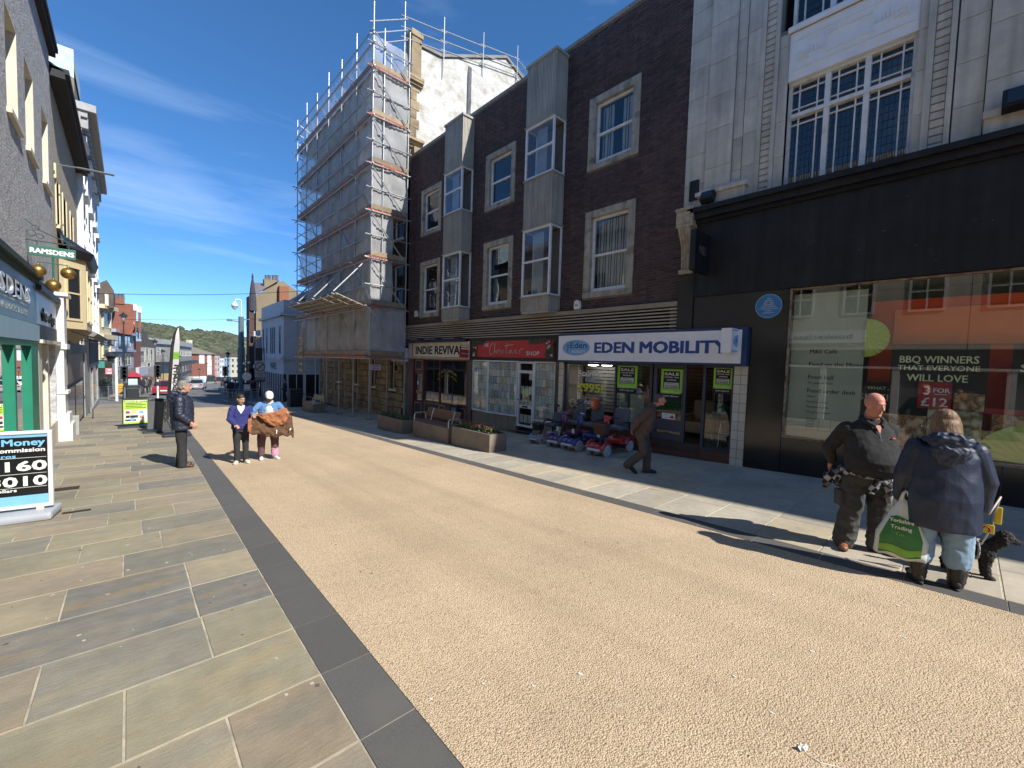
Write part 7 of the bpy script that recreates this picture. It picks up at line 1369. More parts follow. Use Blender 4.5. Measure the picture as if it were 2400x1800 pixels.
def aboard(x0,y0,x1,y1,Y,lab,face,base=True):
 p0,p1=onY(x0,y1,Y),onY(x1,y0,Y);xc=(p0.x+p1.x)/2;zg=G(xc,Y);t=thing('pavement_sign',lab,'pavement sign',(xc,Y,zg));w2=(p1.x-p0.x)/2;h=p1.z-zg
 mb=MB();mb.rbox((-w2,-.03,.10),(w2,.03,h),.012);n=8;mb.hull([(-w2+2*w2*i/n,-.03,h+.08*math.sin(math.pi*i/n))for i in range(n+1)],[(-w2+2*w2*i/n,.03,h+.08*math.sin(math.pi*i/n))for i in range(n+1)]);part('panel_frame',mb,m_iron,t,local=True)
 mb=MB();mb.rbox((-w2-.12,-.35,0),(w2+.12,.35,.06),.02);part('base',mb,m_iron,t,local=True);return t,w2,h
t,w2,h=aboard(287,934,349,1001,20.6,'lime green pavement sign advertising phones and vapes with small pictures',None)
mb=MB();mb.box((-w2+.03,-.04,.14),(w2-.03,-.032,h-.04));part('poster',mb,M('lime_poster',(0.45,0.68,0.06),None,3,.5),t,local=True);mb=MB();mb.box((-w2+.05,-.043,.2),(w2-.05,-.041,h*.63));mb.box((-w2+.08,-.043,h-.12),(w2-.08,-.041,h-.06));part('white_field',mb,M('poster_white',(0.7,0.7,0.66),None,3),t,local=True)
mb=MB();put_text(mb,'PHONE & VAPES',(0,-.045,h-.115),(1,0,0),(0,0,1),(0,-1,0),.06,bold=.02,width=w2*1.7)
for k in range(4):mb.box((-w2+.09,-.042,h*.68+k*.055),(w2-.09-.1*(k%2),-.040,h*.68+.022+k*.055))
mb.box((-w2+.08,-.047,.24),(0,-.045,.30));part('lettering',mb,M('dark_green','#0'),t,local=True)
for k,(x,z,c)in enumerate(((-.22,.56,'price_red'),(-.05,.58,'bright_yellow'),(.15,.56,'logo_blue'),(-.22,.40,'c_ink'),(-.1,.4,'c_ink'),(.0,.4,'dark_green'),(.16,.38,'parcel_orange'),(-.1,.3,'logo_blue'))):
 mb=MB();mb.box((x-.055,-.048,z-.045),(x+.055,-.045,z+.045));part('picture',mb,MATS.get(c)or m_txtb,t,local=True)
t,w2,h=aboard(346,938,399,1014,18.3,'plain dark grey pavement sign seen from behind, beside the lime green one',None);mb=MB();mb.box((-w2*.2,-.2,.06),(w2*1.05,-.06,h-.02));part('back_panel',mb,M('charcoal_panel',(0.07,0.075,0.08),None,3,.6),t,local=True);mb=MB();mb.box((-w2,-.035,.12),(w2*.1,-.031,h-.02));part('side_panel',mb,M('charcoal_light',(0.10,0.105,0.11),None,3,.6),t,local=True)
pa,pb=onY(121,1008,8.15),onY(110,1190,8.15);g=onG(60,1228);t=thing('money_board','white framed travel money pavement board with black rate panels and pale blue trim','pavement sign',(-1.12,8.2,G(-1.12,8.2)))
x1=pa.x;x0=x1-.78;z1=pa.z;z0=z1-1.02;yb=8.2
cm=Matrix.Translation((x1,yb,0))@Matrix.Rotation(math.radians(-8),4,'Z')@Matrix.Translation((-x1,-yb,0))
def bpart(nm,mb,m,sm=False):mb.xf(cm);return part(nm,mb,m,t,sm)
mb=MB();mb.rbox((x0,yb-.02,z0),(x0+.045,yb+.03,z1),.008);mb.rbox((x1-.045,yb-.02,z0),(x1,yb+.03,z1),.008);mb.rbox((x0+.03,yb-.02,z1-.045),(x1-.03,yb+.03,z1),.008);mb.rbox((x0+.03,yb-.02,z0),(x1-.03,yb+.03,z0+.045),.008);bpart('frame',mb,M('satin_white',(0.68,0.69,0.70),None,3,.35))
mb=MB();mb.box((x0+.03,yb-.0,z0+.03),(x1-.03,yb+.02,z1-.03));bpart('black_panel',mb,M('panel_black',(0.012,0.012,0.013),None,3,.25))
mb=MB();mb.box((x0+.045,yb-.004,z0+.045),(x1-.045,yb-.001,z0+.17));mb.box((x0+.045,yb-.004,z1-.085),(x1-.045,yb-.001,z1-.045));bpart('blue_band',mb,M('band_blue',(0.20,0.46,0.68),None,3,.4))
def bt(mb,s,xr,z,size,width=None,bold=.04):vs,fs_,wd,ht=text(s,size,0,.001,width);[mb.add([(xr-wd/2+v.x+a*bold*size*.8,yb-.006+v.z-q*.0003,z+v.y+b*bold*size*.8)for v in vs],fs_)for q,(a,b)in enumerate(((0,0),(1,.6),(-1,.6),(1,-.6),(-1,-.6)))]
mb=MB();bt(mb,'Travel Money',x1-.07,z1-.19,.12,.78);bt(mb,'Euros',x1-.33,z1-.345,.06,.22,.03);bpart('blue_lettering',mb,M('letter_blue',(0.20,0.50,0.72),None,3))
mb=MB();bt(mb,'0% Commission',x1-.07,z1-.275,.075,.60);bt(mb,'1.160',x1-.06,z1-.52,.175,.56,.05);bt(mb,'1.3010',x1-.06,z1-.72,.175,.66,.05);bt(mb,'Dollars',x1-.33,z1-.79,.055,.22,.03)
for z in(z1-.355,z1-.565,z1-.745):mb.box((x0+.06,yb-.005,z),(x1-.06,yb-.002,z+.004))
bpart('white_lettering',mb,m_txtw)
mb=MB();zg=G(x1,yb);mb.box((x1-.16,yb-.015,zg+.11),(x1-.09,yb+.015,z0));mb.box((x0+.09,yb-.015,zg+.11),(x0+.16,yb+.015,z0));bpart('spring_foot',mb,m_cr)
mb=MB();mb.rbox((x0-.04,yb-.22,zg+.01),(x1+.03,yb+.26,zg+.115),.04);bpart('water_base',mb,M('base_grey',(0.40,0.42,0.46),(0.34,0.36,0.40),2,.4),False)
g=onG(244,930);t=thing('potted_palm','dark potted shrub standing at the left junction corner','potted plant',tuple(g));mb=MB();mb.lathe([(.25,0),(.35,.5)],10);part('pot',mb,m_iron,t,local=True);mb=MB();r=random.Random(2)
for k in range(260):
 a,e,l_=r.uniform(0,6.28),r.uniform(-.3,1.4),r.uniform(.3,.8);c=Vector((math.cos(a)*math.cos(e),math.sin(a)*math.cos(e),math.sin(e)))*l_*.9+Vector((0,0,1.1));d=Vector((r.uniform(-1,1),r.uniform(-1,1),r.uniform(-1,1)))*.12;mb.add([c,c+d,c+d.cross(Vector((0,0,1)))*.6],[(0,1,2)])
part('leaves',mb,m_leafg,t,local=True,kind='stuff')
def car(px,py,rz,col,lab,s=1.0):
 g=onG(px,py);t=thing('parked_car',lab,'car',(g.x,g.y,T(g.x,g.y)),rz,'parked cars down the street');L2,W2=2.1*s,.86*s
 prof=[(-L2,.35),(-L2,.75),(-L2*.93,.95),(-L2*.72,1.0),(-L2*.50,1.42),(L2*.15,1.46),(L2*.48,.98),(L2*.93,.85),(L2,.62),(L2,.35)]
 low=[(x,z)for x,z in prof if z<1.05];mb=MB();mb.hull([(x,-W2,z)for x,z in low],[(x,W2,z)for x,z in low]);part('body',mb,col,t,local=True)
 cab=[(-L2*.74,.98),(-L2*.52,1.42),(L2*.15,1.46),(L2*.50,.96)];mb=MB();mb.hull([(x,-W2*.92,z)if z<1.1 else(x,-W2*.74,z)for x,z in cab],[(x,W2*.92,z)if z<1.1 else(x,W2*.74,z)for x,z in cab]);part('window_band',mb,M('car_glass',(0.02,0.025,0.03),None,2,.05),t,local=True)
 mb=MB();mb.rbox((-L2*.5,-W2*.75,1.40),(L2*.14,W2*.75,1.48),.03);part('roof_panel',mb,col,t,local=True)
 for x in(-L2*.62,L2*.62):
  for y in(-W2,W2-.18):mb=MB();mb.lathe([(.2,0),(.32,0),(.32,.18),(.2,.18)],14,(x,y,.32),axis='Y');part('wheel',mb,m_iron,t,local=True)
 for y in(-.6,.6):mb=MB();mb.box((-L2-.01,y-.18,.70),(-L2+.03,y+.18,.84));part('tail_light',mb,M('tail_red',(0.4,0.02,0.02),None,2,.3),t,local=True)
 mb=MB();mb.box((-L2-.015,-.26,.5),(-L2+.02,.26,.62));part('number_plate',mb,m_txtw,t,local=True)
 mb=MB();mb.hull([(-L2*.95,-.55,.99),(-L2*.95,.55,.99),(-L2*.62,.5,1.36),(-L2*.62,-.5,1.36)],[(-L2*.9,-.55,.99),(-L2*.9,.55,.99),(-L2*.57,.5,1.36),(-L2*.57,-.5,1.36)]);part('rear_window',mb,MATS['car_glass'],t,local=True)
m_cr_=M('car_red',(0.30,0.02,0.03),None,3,.3,coat=.6);m_cs=M('car_silver',(0.50,0.51,0.53),None,3,.3,metal=.4,coat=.6)
car(388,925,1.45,m_cr_,'dark red car parked behind the feather flag');car(464,912,1.35,m_cs,'silver car, the nearer of two waiting at the left of the far road');car(461,901,1.35,m_whitep,'white car just beyond the silver one on the far road');car(533,905,1.3,M('car_black',(0.03,0.03,0.035),None,3,.3),'black car in the shade left of the camera pole')
# ================================================================== PEOPLE
def fuse(mb,name,vox,mat,parent,smooth=3,wr=None,label=None):
 """one continuous skin over overlapping closed shapes"""
 me0=mb.mesh('tmp',mat);ob=bpy.data.objects.new('tmp',me0);COL.objects.link(ob)
 md=ob.modifiers.new('r','REMESH');md.mode='VOXEL';md.voxel_size=vox;md.use_smooth_shade=True
 if smooth:ms_=ob.modifiers.new('s','SMOOTH');ms_.iterations=smooth;ms_.factor=.5
 me=bpy.data.meshes.new_from_object(ob.evaluated_get(bpy.context.evaluated_depsgraph_get()));bpy.data.objects.remove(ob);bpy.data.meshes.remove(me0)
 if not me.materials:me.materials.append(mat)
 if wr:
  amp,sc,st=wr;vs=me.vertices;new=[]
  for v in vs:
   p=v.co;q=Vector((p.x*sc,p.y*sc,p.z*sc*st));n1=noise.noise(q);n2=noise.noise(q*2.3+Vector((5,1,7)))
   new.append(p+v.normal*amp*((1-abs(n1)*2.4)*.7+n2*.5-.35))
  for v,c in zip(vs,new):v.co=c
 me.polygons.foreach_set('use_smooth',[True]*len(me.polygons));me.update();me.name=name
 o=bpy.data.objects.new(name,me);COL.objects.link(o);o.parent=parent
 if label:o['label']=label
 return o
def rng(z,cx,cy,rx,ry,n=22,tilt=0.0,p=2.3):
 r=[]
 for i in range(n):
  a=2*math.pi*i/n;c,s=math.cos(a),math.sin(a);k=(abs(c)**p+abs(s)**p)**(-1/p);r.append(Vector((cx+c*k*rx,cy+s*k*ry,z+tilt*s*k*ry)))
 return r
def torso(mb,secs,n=22):
 return mb.rings([rng(*(list(s[:5])+[n]+list(s[5:])))for s in secs])
def limb(mb,pts,rs,n=12):
 pts=[Vector(p)for p in pts];mb.tube(pts,rs,n)
 for p,r in zip(pts,rs):mb.ell(p,r*.99,10,8)
def hand(mb,w_,d,nrm,side,s=1.0,curl=.7,spread=.0):
 w_,d,nrm=Vector(w_),Vector(d).normalized(),Vector(nrm).normalized();x=d.cross(nrm).normalized()*side;L0=.085*s
 fr=Matrix((x,d,nrm)).transposed();mb.ell(w_+d*L0*.55,(.041*s,.052*s,.017*s),12,8,fr)
 mb.tube([w_-d*.03*s,w_+d*.03*s],[.025*s,.026*s],10)
 for i,(off,ln)in enumerate(((-.030,.070),(-.010,.080),(.011,.075),(.030,.058))):
  p0=w_+d*L0+x*off*s;ang=0;p=p0-d*.03*s;pts=[p,p0];dd=d+x*(off*spread*8)
  for k in range(3):
   ang+=curl*(.75 if k else .5);v=dd*math.cos(ang)+nrm*math.sin(ang);p0=p0+v.normalized()*ln*s*(.42,.32,.26)[k];pts.append(p0)
  mb.tube(pts,[.0095*s,.0098*s,.009*s,.0085*s,.007*s],8);mb.ell(pts[-1],.007*s,6,5)
 t0=w_+d*.022*s-x*.030*s;t1=t0+(d*.7-x*.65+nrm*.35).normalized()*.036*s;t2=t1+(d*.9-x*.1+nrm*.5*(.5+curl)).normalized()*.032*s
 mb.tube([w_+d*.005*s,t0,t1,t2],[.016*s,.014*s,.0115*s,.009*s],8);mb.ell(t2,.009*s,6,5)
def headm(c,yaw,pitch,s,roll=0):return Matrix.Translation(c)@Matrix.Rotation(yaw,4,'Z')@Matrix.Rotation(pitch,4,'X')@Matrix.Rotation(roll,4,'Y')@Matrix.Scale(s,4)
def head(mb,m,fat=0.0):
 st=len(mb.v)
 mb.ell((0,-.012,.035),(.076,.096,.090),18,12);mb.ell((0,.018,-.015),(.066+fat,.074,.088),18,12);mb.ell((0,.034,-.076),(.048+fat,.050,.038),14,9)
 mb.tube([(0,.083,.022),(0,.100,.0),(0,.110,-.022),(0,.094,-.034)],[.010,.012,.015,.012],8);mb.ell((.013,.096,-.028),.009,8,6);mb.ell((-.013,.096,-.028),.009,8,6)
 mb.tube([(-.042,.066,.030),(-.018,.083,.036),(.018,.083,.036),(.042,.066,.030)],[.008,.010,.010,.008],7)
 mb.ell((.036,.062,-.020),(.022,.018,.022));mb.ell((-.036,.062,-.020),(.022,.018,.022));mb.ell((0,.073,-.094),(.020,.018,.016))
 mb.ell((0,.082,-.052),(.023,.012,.006),10,6);mb.ell((0,.082,-.062),(.019,.012,.007),10,6)
 for s_ in(-1,1):mb.ell((s_*.077,-.004,.0),(.010,.020,.031),10,8,Matrix.Rotation(s_*.35,3,'Z'));mb.ell((s_*.081,-.012,.004),(.006,.022,.030),10,8)
 mb.xf(m,st)
def face_parts(par,m,brow='brow_dark',lip=(0.30,0.11,0.09),eye=(0.05,0.03,0.02)):
 mw,me_,mbw,ml=M('eye_white',(0.6,0.58,0.55),None,3,.3),M('iris_dark',eye,None,3,.2),MATS[brow],M('lip_%02d'%int(lip[0]*100),lip,None,9,.6)
 for s_ in(-1,1):
  mb=MB();mb.ell((s_*.030,.074,.010),(.014,.012,.008),10,7);mb.xf(m);e=part('eye',mb,mw,par,True,local=True);mb=MB();mb.ell((s_*.030,.083,.010),(.006,.005,.006),8,6);mb.xf(m);part('iris',mb,me_,e,True,local=True)
  mb=MB();mb.tube([(s_*.016,.092,.031),(s_*.032,.086,.036),(s_*.048,.069,.030)],[.003,.0035,.002],5);mb.xf(m);part('eyebrow',mb,mbw,par,True,local=True)
 mb=MB();mb.ell((0,.0905,-.053),(.020,.005,.003),10,5);mb.ell((0,.0905,-.060),(.017,.005,.004),10,5);mb.xf(m);part('lips',mb,ml,par,True,local=True)
M('brow_dark',(0.03,0.02,0.015),None,3);M('brow_grey',(0.25,0.23,0.2),None,3);M('brow_fair',(0.35,0.2,0.12),None,3)
def skinmat(name,c,c2):return M(name,c,c2,18,.55,.08,160,spec=.35)
sk_pale=skinmat('skin_pale',(0.52,0.29,0.21),(0.47,0.22,0.155));sk_red=skinmat('skin_ruddy',(0.56,0.27,0.20),(0.50,0.185,0.13));sk_tan=skinmat('skin_tan',(0.44,0.25,0.165),(0.38,0.20,0.13))
def shoe(par,ank,toe_dir,mat,sole,L0=.27,h=.11,lift=0,name='shoe',hs=None):
 a=Vector((ank[0],ank[1],0));d=Vector((toe_dir[0],toe_dir[1],0)).normalized();x=Vector((d.y,-d.x,0));z=Vector((0,0,1));p=Vector(ank);base=p.z-.085
 fr=Matrix((x,(d+z*lift).normalized(),(z-d*lift).normalized())).transposed();o=Vector((p.x,p.y,base))
 def W(a_,b_,c_):return o+fr@Vector((a_,b_,c_))
 mb=MB();mb.ell(W(0,-.03,.055),(.040,.052,.05),12,8,fr);mb.ell(W(0,.06,.048),(.043,.095,.040),12,8,fr);mb.ell(W(0,L0*.50,.035),(.046,.065,.032),12,8,fr);mb.tube([W(0,-.01,.05),W(0,-.02,h+(hs or 0))],[.046,.044],12)
 s=fuse(mb,name,.009,mat,par,2)
 mb=MB();n=16;out_=[]
 for i in range(n):t=2*math.pi*i/n;out_.append((math.sin(t)*(.044+.006*math.cos(t)),.045+math.cos(t)*L0*.52))
 mb.hull([W(u,v,0)for u,v in out_],[W(u*.97,v*.99,.026)for u,v in out_]);q=part('sole',mb,sole,s,True,local=True);return s
m_sole=M('rubber_sole',(0.03,0.028,0.025),None,3,.8);m_solew=M('white_sole',(0.5,0.5,0.47),None,3,.8)
def person(name_label,x,y,rz,z=None):return thing('person',name_label,'person',(x,y,G(x,y)if z is None else z),rz)
def basebody(mb,J):
 torso(mb,[(J['hip'][2]-.06,J['hip'][0],J['hip'][1],.10,.07),(J['hip'][2]+.06,J['hip'][0],J['hip'][1],.13,.09),(J['ch'][2]-.15,(J['ch'][0]+J['hip'][0])/2,(J['ch'][1]+J['hip'][1])/2,.12,.085),(J['ch'][2],J['ch'][0],J['ch'][1],.145,.095),(J['ch'][2]+.12,J['ch'][0],J['ch'][1],.12,.07),(J['nk'][2]-.02,J['nk'][0],J['nk'][1],.06,.06)],16)
 hc=Vector(J['hd']);limb(mb,[J['nk'],hc+Vector((0,-.015,-.07))],[J.get('nr',.057),J.get('nr',.057)*.96])
 for k in('L','R'):
  sh_,el,wr_=J['arm'+k];limb(mb,[sh_,el,wr_],[.042,.036,.026],10);limb(mb,[J['ch'],sh_],[.06,.045],10)
  hp,kn,an=J['leg'+k];limb(mb,[hp,kn,an],[.07,.05,.036],10);limb(mb,[J['hip'],hp],[.08,.07],10)
def sleeves(mb,J,r,ends=(.0,.0),cuff=0):
 for k in('L','R'):
  sh_,el,wr_=[Vector(v)for v in J['arm'+k]];w2=wr_.lerp(el,.06);m1=sh_.lerp(el,.5);m2=el.lerp(wr_,.5);limb(mb,[sh_,m1,el,m2,w2],[r[0],(r[0]+r[1])/2,r[1],(r[1]+r[2])/2,r[2]],14)
def trousers(mb,J,hipsec,r,stop=.02):
 torso(mb,hipsec)
 for k in('L','R'):
  hp,kn,an=[Vector(v)for v in J['leg'+k]];e=an+(an-kn).normalized()*stop;limb(mb,[hp,hp.lerp(kn,.5),kn,kn.lerp(an,.5),e],list(r),16)
m_navyp=M('navy_puffer',(0.018,0.022,0.042),(0.026,0.031,0.055),5,.45,.25,40,spec=.5);m_trd=M('dark_trousers',(0.018,0.018,0.02),(0.028,0.028,0.03),6,.9,.3,90)
# ---- 1 man in the navy puffer coat
P=person('grey haired man in a navy quilted coat and glasses standing on the left pavement',.79,10.98,math.radians(-99))
J=dict(hip=(0,0,.93),ch=(0,.01,1.32),nk=(0,.03,1.52),hd=(0,.075,1.675),armL=((-.21,0,1.42),(-.27,.02,1.13),(-.24,.18,.93)),armR=((.21,0,1.42),(.27,.0,1.14),(.24,.19,.95)),legL=((-.09,0,.88),(-.10,.01,.48),(-.10,-.02,.085)),legR=((.09,0,.88),(.10,.02,.48),(.11,.03,.085)))
mb=MB();basebody(mb,J);hm=headm(J['hd'],math.radians(-6),math.radians(-4),1.0);head(mb,hm,.003);hand(mb,(.24,.19,.95),(0,.5,-.75),(-.9,0,0),1,1.05,.8);hand(mb,(-.24,.18,.93),(0,.4,-.8),(.9,0,0),-1,1.05,.8);fuse(mb,'body',.0085,sk_pale,P)
face_parts(P,hm,'brow_grey')
mb=MB();zs=[.80,.84,.92,1.00,1.08,1.16,1.24,1.32,1.40,1.46];secs=[]
for i in range(34):
 t=i/33;z=.80+t*.70;q=abs(math.sin((z-.80)/.088*math.pi))**.5*.010;rx=.245-.02*t if t<.8 else .229-(t-.8)*.42;ry=(.175+.02*math.sin(t*3))if t<.85 else .17-(t-.85)*.35;secs.append((z,0,.03-.02*t,rx+q,ry+q))
torso(mb,secs,26)
for k in('L','R'):
 a=[Vector(v)for v in J['arm'+k]];n=22;pts=[];rs_l=[]
 for i in range(n+1):t=i/n;p=a[0].lerp(a[1],min(1,t*2))if t<.5 else a[1].lerp(a[2]+Vector((0,-.02,.02)),(t-.5)*2);pts.append(p);rs_l.append(.088-.022*t+.007*abs(math.sin(t*math.pi*7)))
 mb.tube(pts,rs_l,14);mb.ell(a[0],.088,12,9)
mb.tube([(-.09,-.02,1.50),(-.10,.02,1.545),(0,.09,1.55),(.10,.02,1.545),(.09,-.02,1.50),(0,-.10,1.52),(-.09,-.02,1.50)],.035,10)
fuse(mb,'puffer_coat',.009,m_navyp,P,2,(.006,16,2.2))
mb=MB();mb.ell((0,-.13,1.50),(.135,.10,.085));mb.ell((0,-.17,1.44),(.11,.06,.08));mb.tube([(-.12,-.03,1.53),(-.1,-.12,1.56),(0,-.16,1.565),(.1,-.12,1.56),(.12,-.03,1.53)],.04,10);fuse(mb,'hood',.010,m_navyp,P,3,(.008,18,1))
mb=MB();trousers(mb,J,[(.80,0,0,.15,.12),(.92,0,0,.17,.13),(1.0,0,0,.16,.12)],(.10,.095,.085,.082,.084),.05);fuse(mb,'trousers',.010,m_trd,P,3,(.006,9,.5))
m_brs=M('brown_leather',(0.10,0.04,0.022),(0.07,0.028,0.016),8,.4);shoe(P,(-.10,-.02,.085),(-.1,1),m_brs,m_sole);shoe(P,(.11,.03,.085),(.1,1),m_brs,m_sole)
m_hairg=M('grey_hair',(0.30,0.285,0.26),(0.18,0.165,0.15),60,.8,.8,220,stretch=(1,1,.25))
mb=MB();mb.ell((0,-.022,.052),(.086,.102,.088));mb.ell((0,-.055,.0),(.083,.068,.08));mb.ell((0,.035,.115),(.065,.045,.024));mb.xf(hm);fuse(mb,'hair',.008,m_hairg,P,1,(.010,40,1))
mb=MB()
for s_ in(-1,1):mb.tube([(s_*.032+math.cos(a)*.023,.092-abs(s_*.032+math.cos(a)*.023)*.25,.008+math.sin(a)*.018)for a in[i*.5236 for i in range(13)]],.0018,4);mb.tube([(s_*.055,.08,.012),(s_*.084,.0,.012)],.0018,4)
mb.xf(hm);part('glasses',mb,M('wire_frame',(0.25,0.22,0.18),None,3,.3,metal=.7),P,local=True)
# ---- 2 girl
P=person('dark haired girl in a blue v-neck school jumper and black trousers on the gravel',1.80,10.68,math.radians(172))
J=dict(hip=(0,0,.80),ch=(0,.0,1.10),nk=(0,.01,1.27),hd=(0,.035,1.405),nr=.046,armL=((-.155,0,1.20),(-.215,.03,.98),(-.20,.20,.90)),armR=((.155,0,1.20),(.21,.04,.98),(.10,.20,.88)),legL=((-.075,0,.76),(-.085,.02,.43),(-.09,.0,.08)),legR=((.075,0,.76),(.075,.03,.43),(.07,.02,.08)))
mb=MB();basebody(mb,J);hm=headm(J['hd'],math.radians(28),math.radians(-14),.94);head(mb,hm,.004);hand(mb,J['armL'][2],(.3,.8,-.3),(0,-.3,-1),-1,.85,.6);hand(mb,J['armR'][2],(-.4,.7,-.3),(0,-.3,-1),1,.85,.6);fuse(mb,'body',.0085,sk_tan,P);face_parts(P,hm,'brow_dark',(0.28,0.09,0.07))
m_jump=M('royal_jumper',(0.032,0.036,0.17),(0.026,0.030,0.14),8,.95,.4,220)
mb=MB();torso(mb,[(.76,0,.01,.175,.125),(.82,0,.01,.178,.13),(.95,0,.0,.16,.12),(1.10,0,0,.165,.118),(1.19,0,0,.15,.10),(1.245,0,0,.10,.075),(1.26,0,0,.075,.06)]);sleeves(mb,J,(.066,.060,.048));jp=fuse(mb,'jumper',.009,m_jump,P,3,(.009,11,1.3))
mb=MB();mb.add([(-.058,.076,1.262),(.058,.076,1.262),(.0,.130,1.10),(-.05,.10,1.19),(.05,.10,1.19)],[(0,3,2,4,1)]);mb.hull([(-.068,.060,1.275),(0,.108,1.255),(-.01,.135,1.12),(-.06,.10,1.2)],[(-.058,.05,1.285),(0,.098,1.262),(-.008,.139,1.12),(-.055,.108,1.2)]);mb.hull([(.068,.060,1.275),(0,.108,1.255),(.01,.135,1.12),(.06,.10,1.2)],[(.058,.05,1.285),(0,.098,1.262),(.008,.139,1.12),(.055,.108,1.2)])
part('shirt_collar',mb,M('shirt_white',(0.74,0.74,0.74),None,3,.8),P,local=True)
mb=MB();trousers(mb,J,[(.70,0,0,.15,.11),(.80,0,0,.165,.12),(.86,0,0,.15,.11)],(.085,.078,.062,.058,.060),.03);fuse(mb,'trousers',.009,m_trd,P,3,(.005,10,.6))
m_offs=M('offwhite_shoe',(0.58,0.58,0.44),(0.5,0.5,0.4),8,.7);shoe(P,J['legL'][2],(-.35,1),m_offs,m_solew,.25,.12);shoe(P,J['legR'][2],(.3,1),m_offs,m_solew,.25,.12)
m_hairk=M('black_hair',(0.012,0.010,0.010),(0.025,0.020,0.018),60,.45,.5,200,stretch=(1,1,.25));mb=MB();mb.ell((0,-.020,.052),(.084,.100,.086));mb.ell((0,-.06,.0),(.076,.062,.08));mb.ell((0,-.12,-.02),(.035,.03,.06));mb.xf(hm);fuse(mb,'hair',.008,m_hairk,P,2)
# ---- 3 woman in the cap
P=person('woman in a white cap and denim jacket holding up a coat',2.36,10.78,math.radians(174))
J=dict(hip=(0,0,.84),ch=(0,.02,1.16),nk=(0,.04,1.33),hd=(0,.09,1.445),nr=.055,armL=((-.185,.02,1.27),(-.33,.12,1.07),(-.285,.37,1.15)),armR=((.185,.02,1.27),(.36,.12,1.08),(.33,.37,1.10)),legL=((-.10,0,.80),(-.12,.03,.44),(-.13,.02,.085)),legR=((.10,0,.80),(.15,.03,.44),(.14,-.04,.085)))
mb=MB();basebody(mb,J);hm=headm(J['hd'],math.radians(2),math.radians(-26),.98);head(mb,hm,.006);hand(mb,J['armL'][2],(-.35,.9,-.1),(.2,-.1,-1),-1,.95,1.0);hand(mb,J['armR'][2],(-.1,.95,-.2),(-.2,-.1,-1),1,.95,1.0);fuse(mb,'body',.0085,sk_tan,P);face_parts(P,hm,'brow_dark')
m_den=M('blue_denim',(0.12,0.24,0.46),(0.09,0.19,0.38),9,.9,.5,260,stain=(0.17,0.30,0.52),stscale=6)
mb=MB();torso(mb,[(.86,0,-.03,.19,.11),(1.0,0,-.02,.20,.125),(1.15,0,0,.205,.13),(1.26,0,.01,.18,.11),(1.33,0,.02,.10,.08)]);sleeves(mb,J,(.066,.056,.045));mb.tube([(-.075,.06,1.30),(-.085,0,1.345),(0,-.045,1.37),(.085,0,1.345),(.075,.06,1.30)],.022,8);fuse(mb,'denim_jacket',.009,m_den,P,3,(.010,12,1.2))
mb=MB();torso(mb,[(.84,0,.04,.105,.10),(1.0,0,.05,.10,.10),(1.15,0,.055,.10,.10),(1.26,0,.05,.085,.07)]);mb.tube([(0,.10,1.30),(-.06,.07,1.325),(-.07,.01,1.35),(0,-.03,1.36),(.07,.01,1.35),(.06,.07,1.325),(0,.10,1.30)],.026,8);mb.ell((0,.06,1.27),(.07,.05,.06));fuse(mb,'white_top',.010,M('white_knit',(0.62,0.61,0.57),(0.55,0.54,0.5),8,.95,.3,120),P,2,(.005,14,1))
m_mauve=M('mauve_trousers',(0.135,0.075,0.085),(0.11,0.06,0.07),8,.95,.3,120)
mb=MB();trousers(mb,J,[(.74,0,0,.17,.13),(.84,0,0,.19,.14),(.92,0,0,.17,.12)],(.115,.105,.085,.075,.068),-.04);fuse(mb,'trousers',.010,m_mauve,P,3,(.007,10,.6))
mb=MB();kn,an=Vector(J['legL'][1]),Vector(J['legL'][2]);limb(mb,[kn.lerp(an,.52),kn.lerp(an,.9),an+Vector((0,0,.02))],[.078,.082,.074],14);fuse(mb,'pink_cuff',.009,M('pink_cloth',(0.62,0.30,0.42),(0.55,0.24,0.36),20,.9),P,2,(.008,16,1));mb=MB();kn,an=Vector(J['legR'][1]),Vector(J['legR'][2]);limb(mb,[kn.lerp(an,.78),an+Vector((0,0,.0))],[.068,.062],14);fuse(mb,'dark_cuff',.010,M('charcoal_sock',(0.05,0.05,0.055),None,3),P,2)
m_whs=M('white_trainer',(0.66,0.66,0.64),(0.58,0.58,0.57),8,.7);shoe(P,J['legL'][2],(-.35,1),m_whs,m_solew,.26,.11);shoe(P,J['legR'][2],(.1,1),m_whs,m_solew,.24,.09)
mb=MB();mb.ell((0,-.015,.05),(.088,.106,.095),18,12);mb.xf(hm);cp_=fuse(mb,'cap',.008,M('cap_white',(0.68,0.68,0.66),(0.6,0.6,0.58),8,.9),P,2);mb=MB();mb.hull([(-.07,.07,.055),(-.06,.12,.048),(0,.16,.042),(.06,.12,.048),(.07,.07,.055),(0,.06,.06)],[(-.07,.07,.062),(-.06,.12,.055),(0,.16,.049),(.06,.12,.055),(.07,.07,.062),(0,.06,.067)]);mb.xf(hm);part('cap_peak',mb,MATS['cap_white'],P,local=True)
mb=MB();mb.ell((0,-.05,-.02),(.080,.060,.08));mb.ell((-.07,-.02,-.04),(.02,.04,.07));mb.ell((.07,-.02,-.04),(.02,.04,.07));mb.xf(hm);fuse(mb,'hair',.009,m_hairk,P,2)
t=thing('brown_coat','brown coat spread out by its shoulders, rust lining folded over its top edge','coat',(2.36,10.38,G(2.36,10.4)+.4));gz_=G(2.36,10.4)
tl,tr_c=onY(578,985,10.38),onY(688,972,10.38);m_cbr=M('coat_brown',(0.135,0.070,0.036),(0.095,0.050,0.027),10,.95,.7,90);m_rust=M('coat_rust',(0.33,0.13,0.055),(0.26,0.10,0.045),8,.85,.4,60)
